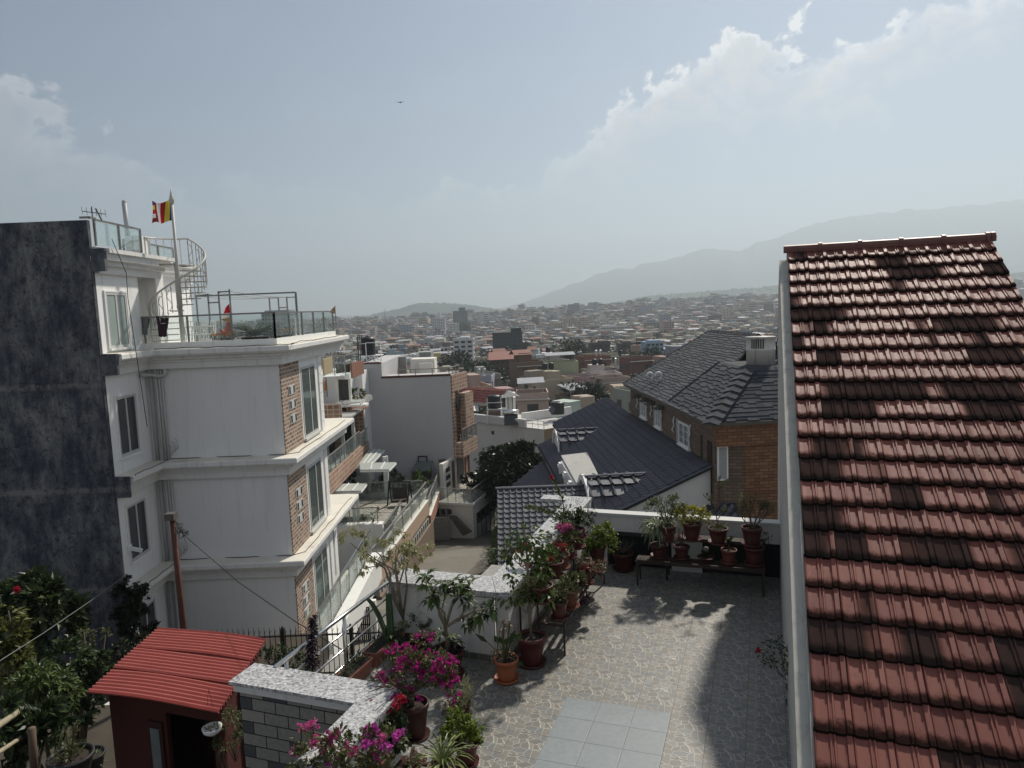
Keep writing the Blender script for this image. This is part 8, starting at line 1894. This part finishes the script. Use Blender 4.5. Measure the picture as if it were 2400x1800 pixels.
lm_house('apartment_building','white five-storey corner block with balconies left of the dark netted block','building',1085,797,850,46,255,(.52,.53,.55),12,ex_pent(.3,.5,.12),(5,3))
lm_house('apartment_building','white eight-storey block at the left foot of the grey slab tower','building',1027,747,772,30,900,(.55,.55,.54),14,ex_pent(.3,.4,.2),(7,6))
lm_house('tower_block','dark grey twin block on the skyline under the mountain slope','building',1345,714,733,26,1250,(.12,.14,.16),18,ex_pent(.55,.45,.12),(5,5))
lm_house('narrow_tower','slim white pillared tower among the leafy trees','building',1357,825,856,14,250,(.62,.62,.62),2.4,None,(4,3))
lm_house('apartment_building','pale blue four-storey house with a tin roof canopy by the shingle roof','building',1535,803,845,40,235,(.27,.36,.46),10,ex_pent(.2,.7,.1),(4,4))
lm_house('unfinished_building','dark unfinished brick block on open concrete floors, middle right','building',1408,806,850,44,270,(.10,.085,.08),12,ex_pent(.5,.5,.12),(4,3))
lm_house('unfinished_building','broad dark concrete frame block left of the pale blue house','building',1488,806,842,62,280,(.12,.105,.10),14,ex_pent(.1,.3,.08),(3,5))
lm_house('apartment_building','pink hospital-like block on the right skyline','building',1662,722,745,26,1150,(.40,.23,.22),14,ex_pent(0,.3,.2),(4,4))
lm_house('apartment_building','long white five-storey row of flats, right middle distance','building',1440,767,790,62,620,(.55,.54,.52),14,ex_pent(.1,.5,.06),(4,10))
lm_house('apartment_building','pink six-storey block right of the long white row','building',1568,755,785,24,600,(.42,.28,.25),12,ex_pent(.1,.5,.12),(6,4))
lm_house('apartment_building','pale green block below the long white row of flats','building',1505,785,812,30,480,(.45,.50,.40),12,ex_pent(.1,.5,.12),(5,5))
lm_house('apartment_building','tan pillared house with open top floor close to the shingle roof','building',1470,912,955,52,118,(.36,.31,.23),8,ex_pent(0,1.0,.03),(2,3))
lm_house('concrete_hut','grey windowless concrete block behind the roof of the grey house','building',996,826,870,27,110,(.34,.35,.34),4,None,(1,1))
lm_house('apartment_building','broad grey hotel-like block seen through the roof terrace rail','building',645,735,790,66,420,(.30,.33,.36),18,ex_pent(.05,.9,.10),(6,9))
lm_house('apartment_building','white slab with dark top right of the broad hotel-like block','building',682,745,800,16,400,(.58,.58,.57),10,None,(4,2))
lm_house('long_house','long house with a rust red tin roof before the dark trees','building',1190,843,870,84,205,(.15,.11,.09),9,lambda o,M,w,d,top,col: MB(M).slab([(-w/2-.5,-d/2-.8,top-.1),(w/2+.3,-d/2-.8,top+.1),(w/2+.3,d/2,top+1.8),(-w/2-.5,d/2,top+1.6)],.15).build('roof', CRED, o),(2,7))
lm_house('stepped_house','white stepped three-storey house left of the leafy trees','building',1280,836,872,42,190,(.56,.56,.55),9,ex_pent(.3,.6,.15),(3,4))
for i, px in enumerate((1324,1337,1350,1362,1376)):
    lm_house('apartment_building',['tower end of the cream flats, leftmost of five','cream flat tower between the leftmost and middle of five','middle one of the five cream flat towers','cream flat tower between the middle and rightmost of five','rightmost of the five cream flat towers'][i],'building',px,746-i*.6,768,8,760,(.50,.43,.32),10,None,(5,2))
# ordinary houses
cand = []; y = 98.0
while y < 1560:
    s = 8.4+y*.0085; lo, hi = -.44*y-8, .50*y+8
    if y > 600: hi = .85*y
    x = lo+R(0,s)
    while x < hi:
        xx, yy = x+R(-.28,.28)*s, y+R(-.28,.28)*s
        cand.append((xx, yy, s)); x += s
    y += s*.95
cand.sort(key=lambda q: q[1]); nind = 0; mass = MB(); mass_n = 0; TREEC = []
ang_of = lambda x, y: rad((17, 17, -8, 44, 2, 30)[int(abs(mnoise.noise(Vector((x/90, y/90, 7)))*13)) % 6])
for (x, y, s) in cand:
    if not free(x, y, 3.5): continue
    if mnoise.noise(Vector((x/60, y/60, 2.2))) > .42 and random.random() < .75: TREEC.append((x, y)); continue
    if random.random() < .07: TREEC.append((x, y)); continue
    w = R(.5,.9)*s; d = R(.5,.9)*s; w = min(w, 16); d = min(d, 16); st = random.choice((1,1,2,2,2,3)) if y < 150 else random.choice((2,2,3,3,3,4)) if y < 500 else random.choice((2,3,3,4,4)) if y < 900 else random.choice((3,3,4,4,5))
    if y > 700 and random.random() < .05: st += 3
    z = gz(x, y); feat = random.choice((0,0,1,1,2,3,4,5,6,6,7)); M = frame(x, y, ang_of(x, y)+R(-.05,.05), z)
    px, py = toimg((x, y, z+st*3))
    if 720 < px < 1870 and nind < MAXI and y < 420 and not (px > 1560 and py > 800) :
        cn, col = pick(); wall, roof, wins, trim, ex = house_geo(w, d, st, feat, M); lab = label_for(cn, st, feat, w, px, py); nind += 1
        if nind <= PARTED:
            o = thing('city_house', lab, 'house', (x, y, z), 'houses crowding the valley floor'); wo = wall.build('wall', CW_, o); wo.color = (*col, 1); roof.build('roof', CROOF, o)
            for b in trim: b.build('ledge', CTRIM, o)
            for b in wins: b.build('window', CWIN, o)
            for k, b in ex.items():
                if b.v:
                    q = b.build(EXN[k], EXM[k], o); q.color = (*[c*.95 for c in col], 1)
        else:
            A_ = MB(); ms = [CW_, CROOF, CTRIM, CWIN, CTANK, CTIN, CRED, CSTEEL]
            for mi, lst in ((0,[wall,ex['hut']]),(1,[roof]),(2,trim),(3,wins),(4,[ex['tank']]),(5,[ex['tin']]),(6,[ex['red']]),(7,[ex['steel']])):
                A_.mi = mi
                for b in lst:
                    if b.v: A_.add(b.v, b.f)
            o = A_.build('city_house', ms, origin=(x, y, z)); o.color = (*col, 1); tag(o, lab, 'house', 'houses crowding the valley floor')
    else:
        wall, roof, wins, trim, ex = (None,)*5; H = st*3.0; mass_n += 1; b = MB(M)
        mass.mi = 0; b.box(-w/2,w/2,-d/2,d/2,-4,H); 
        mass.add(b.v, b.f); b = MB(M)
        if random.random() < .6: a = R(-w/2,0); b.box(a,a+w*.45,-d*.2,d*.5,H+.01,H+R(1.8,3)); mass.add(b.v, b.f)
        mass.mi = 1; b = MB(M)
        if y < 900:
            for f in range(st):
                for k in range(max(1,int(w/3.2))): c = -w/2+w*(k+.5)/max(1,int(w/3.2)); b.quad((c-.7,-d/2-.04,f*3+1),(c+.7,-d/2-.04,f*3+1),(c+.7,-d/2-.04,f*3+2.3),(c-.7,-d/2-.04,f*3+2.3))
                for k in range(max(1,int(d/3.6))): c = -d/2+d*(k+.5)/max(1,int(d/3.6)); b.quad((w/2+.04,c-.7,f*3+1),(w/2+.04,c+.7,f*3+1),(w/2+.04,c+.7,f*3+2.3),(w/2+.04,c-.7,f*3+2.3))
        else:
            for f in range(st): b.quad((-w*.42,-d/2-.05,f*3+1),(w*R(-.1,.42),-d/2-.05,f*3+1),(w*.4,-d/2-.05,f*3+2.3),(-w*.42,-d/2-.05,f*3+2.3))
        mass.add(b.v, b.f)
        if random.random() < .45:
            mass.mi = 2; b = MB(M); b.lathe((R(-w*.3,w*.3),R(-d*.3,d*.3),H+R(0,2)), [(.6,0),(.62,1.1),(.2,1.4)], 7); mass.add(b.v, b.f)
        if random.random() < .16:
            mass.mi = random.choice((3,3,4)); b = MB(M); b.slab([(-w*.5,-d*.5,H+2.2),(w*.3,-d*.5,H+2.3),(w*.3,d*.4,H+3),(-w*.5,d*.4,H+2.9)], .1); mass.add(b.v, b.f)
tag(mass.build('city_houses', [CMASS, CWIN, CTANK, CTIN, CRED], uvf=lambda co, n: (0, 0), origin=(0, 700, -25)), kind='stuff')
# city trees: five crowns, copied
TL = leafmat('city_tree_leaf', (.014,.024,.012),(.04,.058,.026),(.075,.09,.045), .6, .1); protos = []
for k in range(5):
    o = thing('city_tree', 'dark tree', 'tree', (0, -400-20*k, 0)); g = MB(); H = R(6,10); b = MB(); base = Vector((0,-400-20*k,0)); b.tube([base, base+ZA*H*.6], [.3,.15], 6)
    for q in range(9):
        c = base+Vector((R(-1,1)*H*.26, R(-1,1)*H*.26, H*R(.42,.95))); bush(g, c, (H*R(.14,.26),)*2+(H*R(.12,.2),), 70, .9, .5, .2, .5)
    b.build('trunk', BARK, o); g.build('crown', TL, o); protos.append(o)
used_p = set(); tcount = 0
def put_tree(x, y, sc, lab, grp):
    global tcount
    k = random.randrange(5); o = protos[k]
    if k in used_p: o = dup_tree(o, (x, y, gz(x, y)), lab, grp)
    else: used_p.add(k); o.location = (x, y, gz(x, y)); o['label'] = lab; o['group'] = grp
    o.scale = (sc,)*3; o.rotation_euler = (0, 0, R(0,6.28)); tcount += 1
for (px, py, Y, sc, n, dx) in ((1328,850,235,1.5,7,26),(1345,835,260,1.5,5,24),(1300,850,240,1.2,3,16),(1070,865,215,1.3,7,34),(1100,862,225,1.2,5,26),(1130,870,205,1.2,5,24),(1160,868,200,1.1,4,20),(1040,850,240,1.1,3,16),(1225,815,345,1.5,4,12),(1520,850,225,1.2,4,26),(1460,840,250,1.2,4,28),(1375,840,255,1.3,4,14),(1080,775,850,2.2,5,24),(1010,765,1000,2,4,30)):
    for q in range(n): p = Py(px+R(-dx,dx), py, Y+R(-10,10)); put_tree(p.x, p.y, sc*R(.8,1.15), 'dark leafy tree standing in a clump among the valley houses', 'trees among the valley houses')
p = Py(1385,900,135); put_tree(p.x, p.y, 1.15, 'round dark tree alone in front of the rust-roofed gable', 'trees among the valley houses'); p = Py(1378,905,134); put_tree(p.x-2, p.y, .9, 'smaller dark tree touching the round dark tree', 'trees among the valley houses')
for i, (x, y) in enumerate(TREEC):
    if tcount > 230: break
    if free(x, y, 2): put_tree(x, y, R(.6,1.05)*(1+y/1500), 'dark leafy tree standing in a clump among the valley houses', 'trees among the valley houses')
for k, o in enumerate(protos):
    if k not in used_p: put_tree(R(-20,20), 400, 1, 'dark leafy tree standing in a clump among the valley houses', 'trees among the valley houses')
tl = MB()
for k in range(1500):
    y = R(900,1900); x = R(-.40*y,.85*y); h = R(5,11); c = Vector((x, y, gz(x, y)+h*.55))
    if k < 560: y = R(1500,1750); x = R(-.35*y,.42*y); c = Vector((x, y, gz(x, y)+h*.6))
    bush(tl, c, (h*.5,h*.5,h*.5), 12, h*.5, h*.4, .2, .6)
tag(tl.build('treeline', TL, uvf=lambda co, n: (0,0), origin=(0,1500,-10)), kind='stuff')
for lab, px, pt_, pb_, Y in (('tall thin radio mast rising left of the wooded hill',902,723,768,1100),('thin radio mast on the skyline left of the white eight-storey block',1004,740,770,1200),('thin mast on the skyline right of the dark twin block',1379,709,728,1300),('lattice mast on the right wooded slope',1556,703,725,1500)):
    a, b = Py(px, pt_, Y), Py(px, pb_, Y); o = MB(); o.tube([(b.x,b.y,gz(b.x,Y)-2), a], [.9,.35], 5); tag(o.build('radio_mast', plain('mast_grey', (.2,.2,.21), .6)), lab, 'mast')
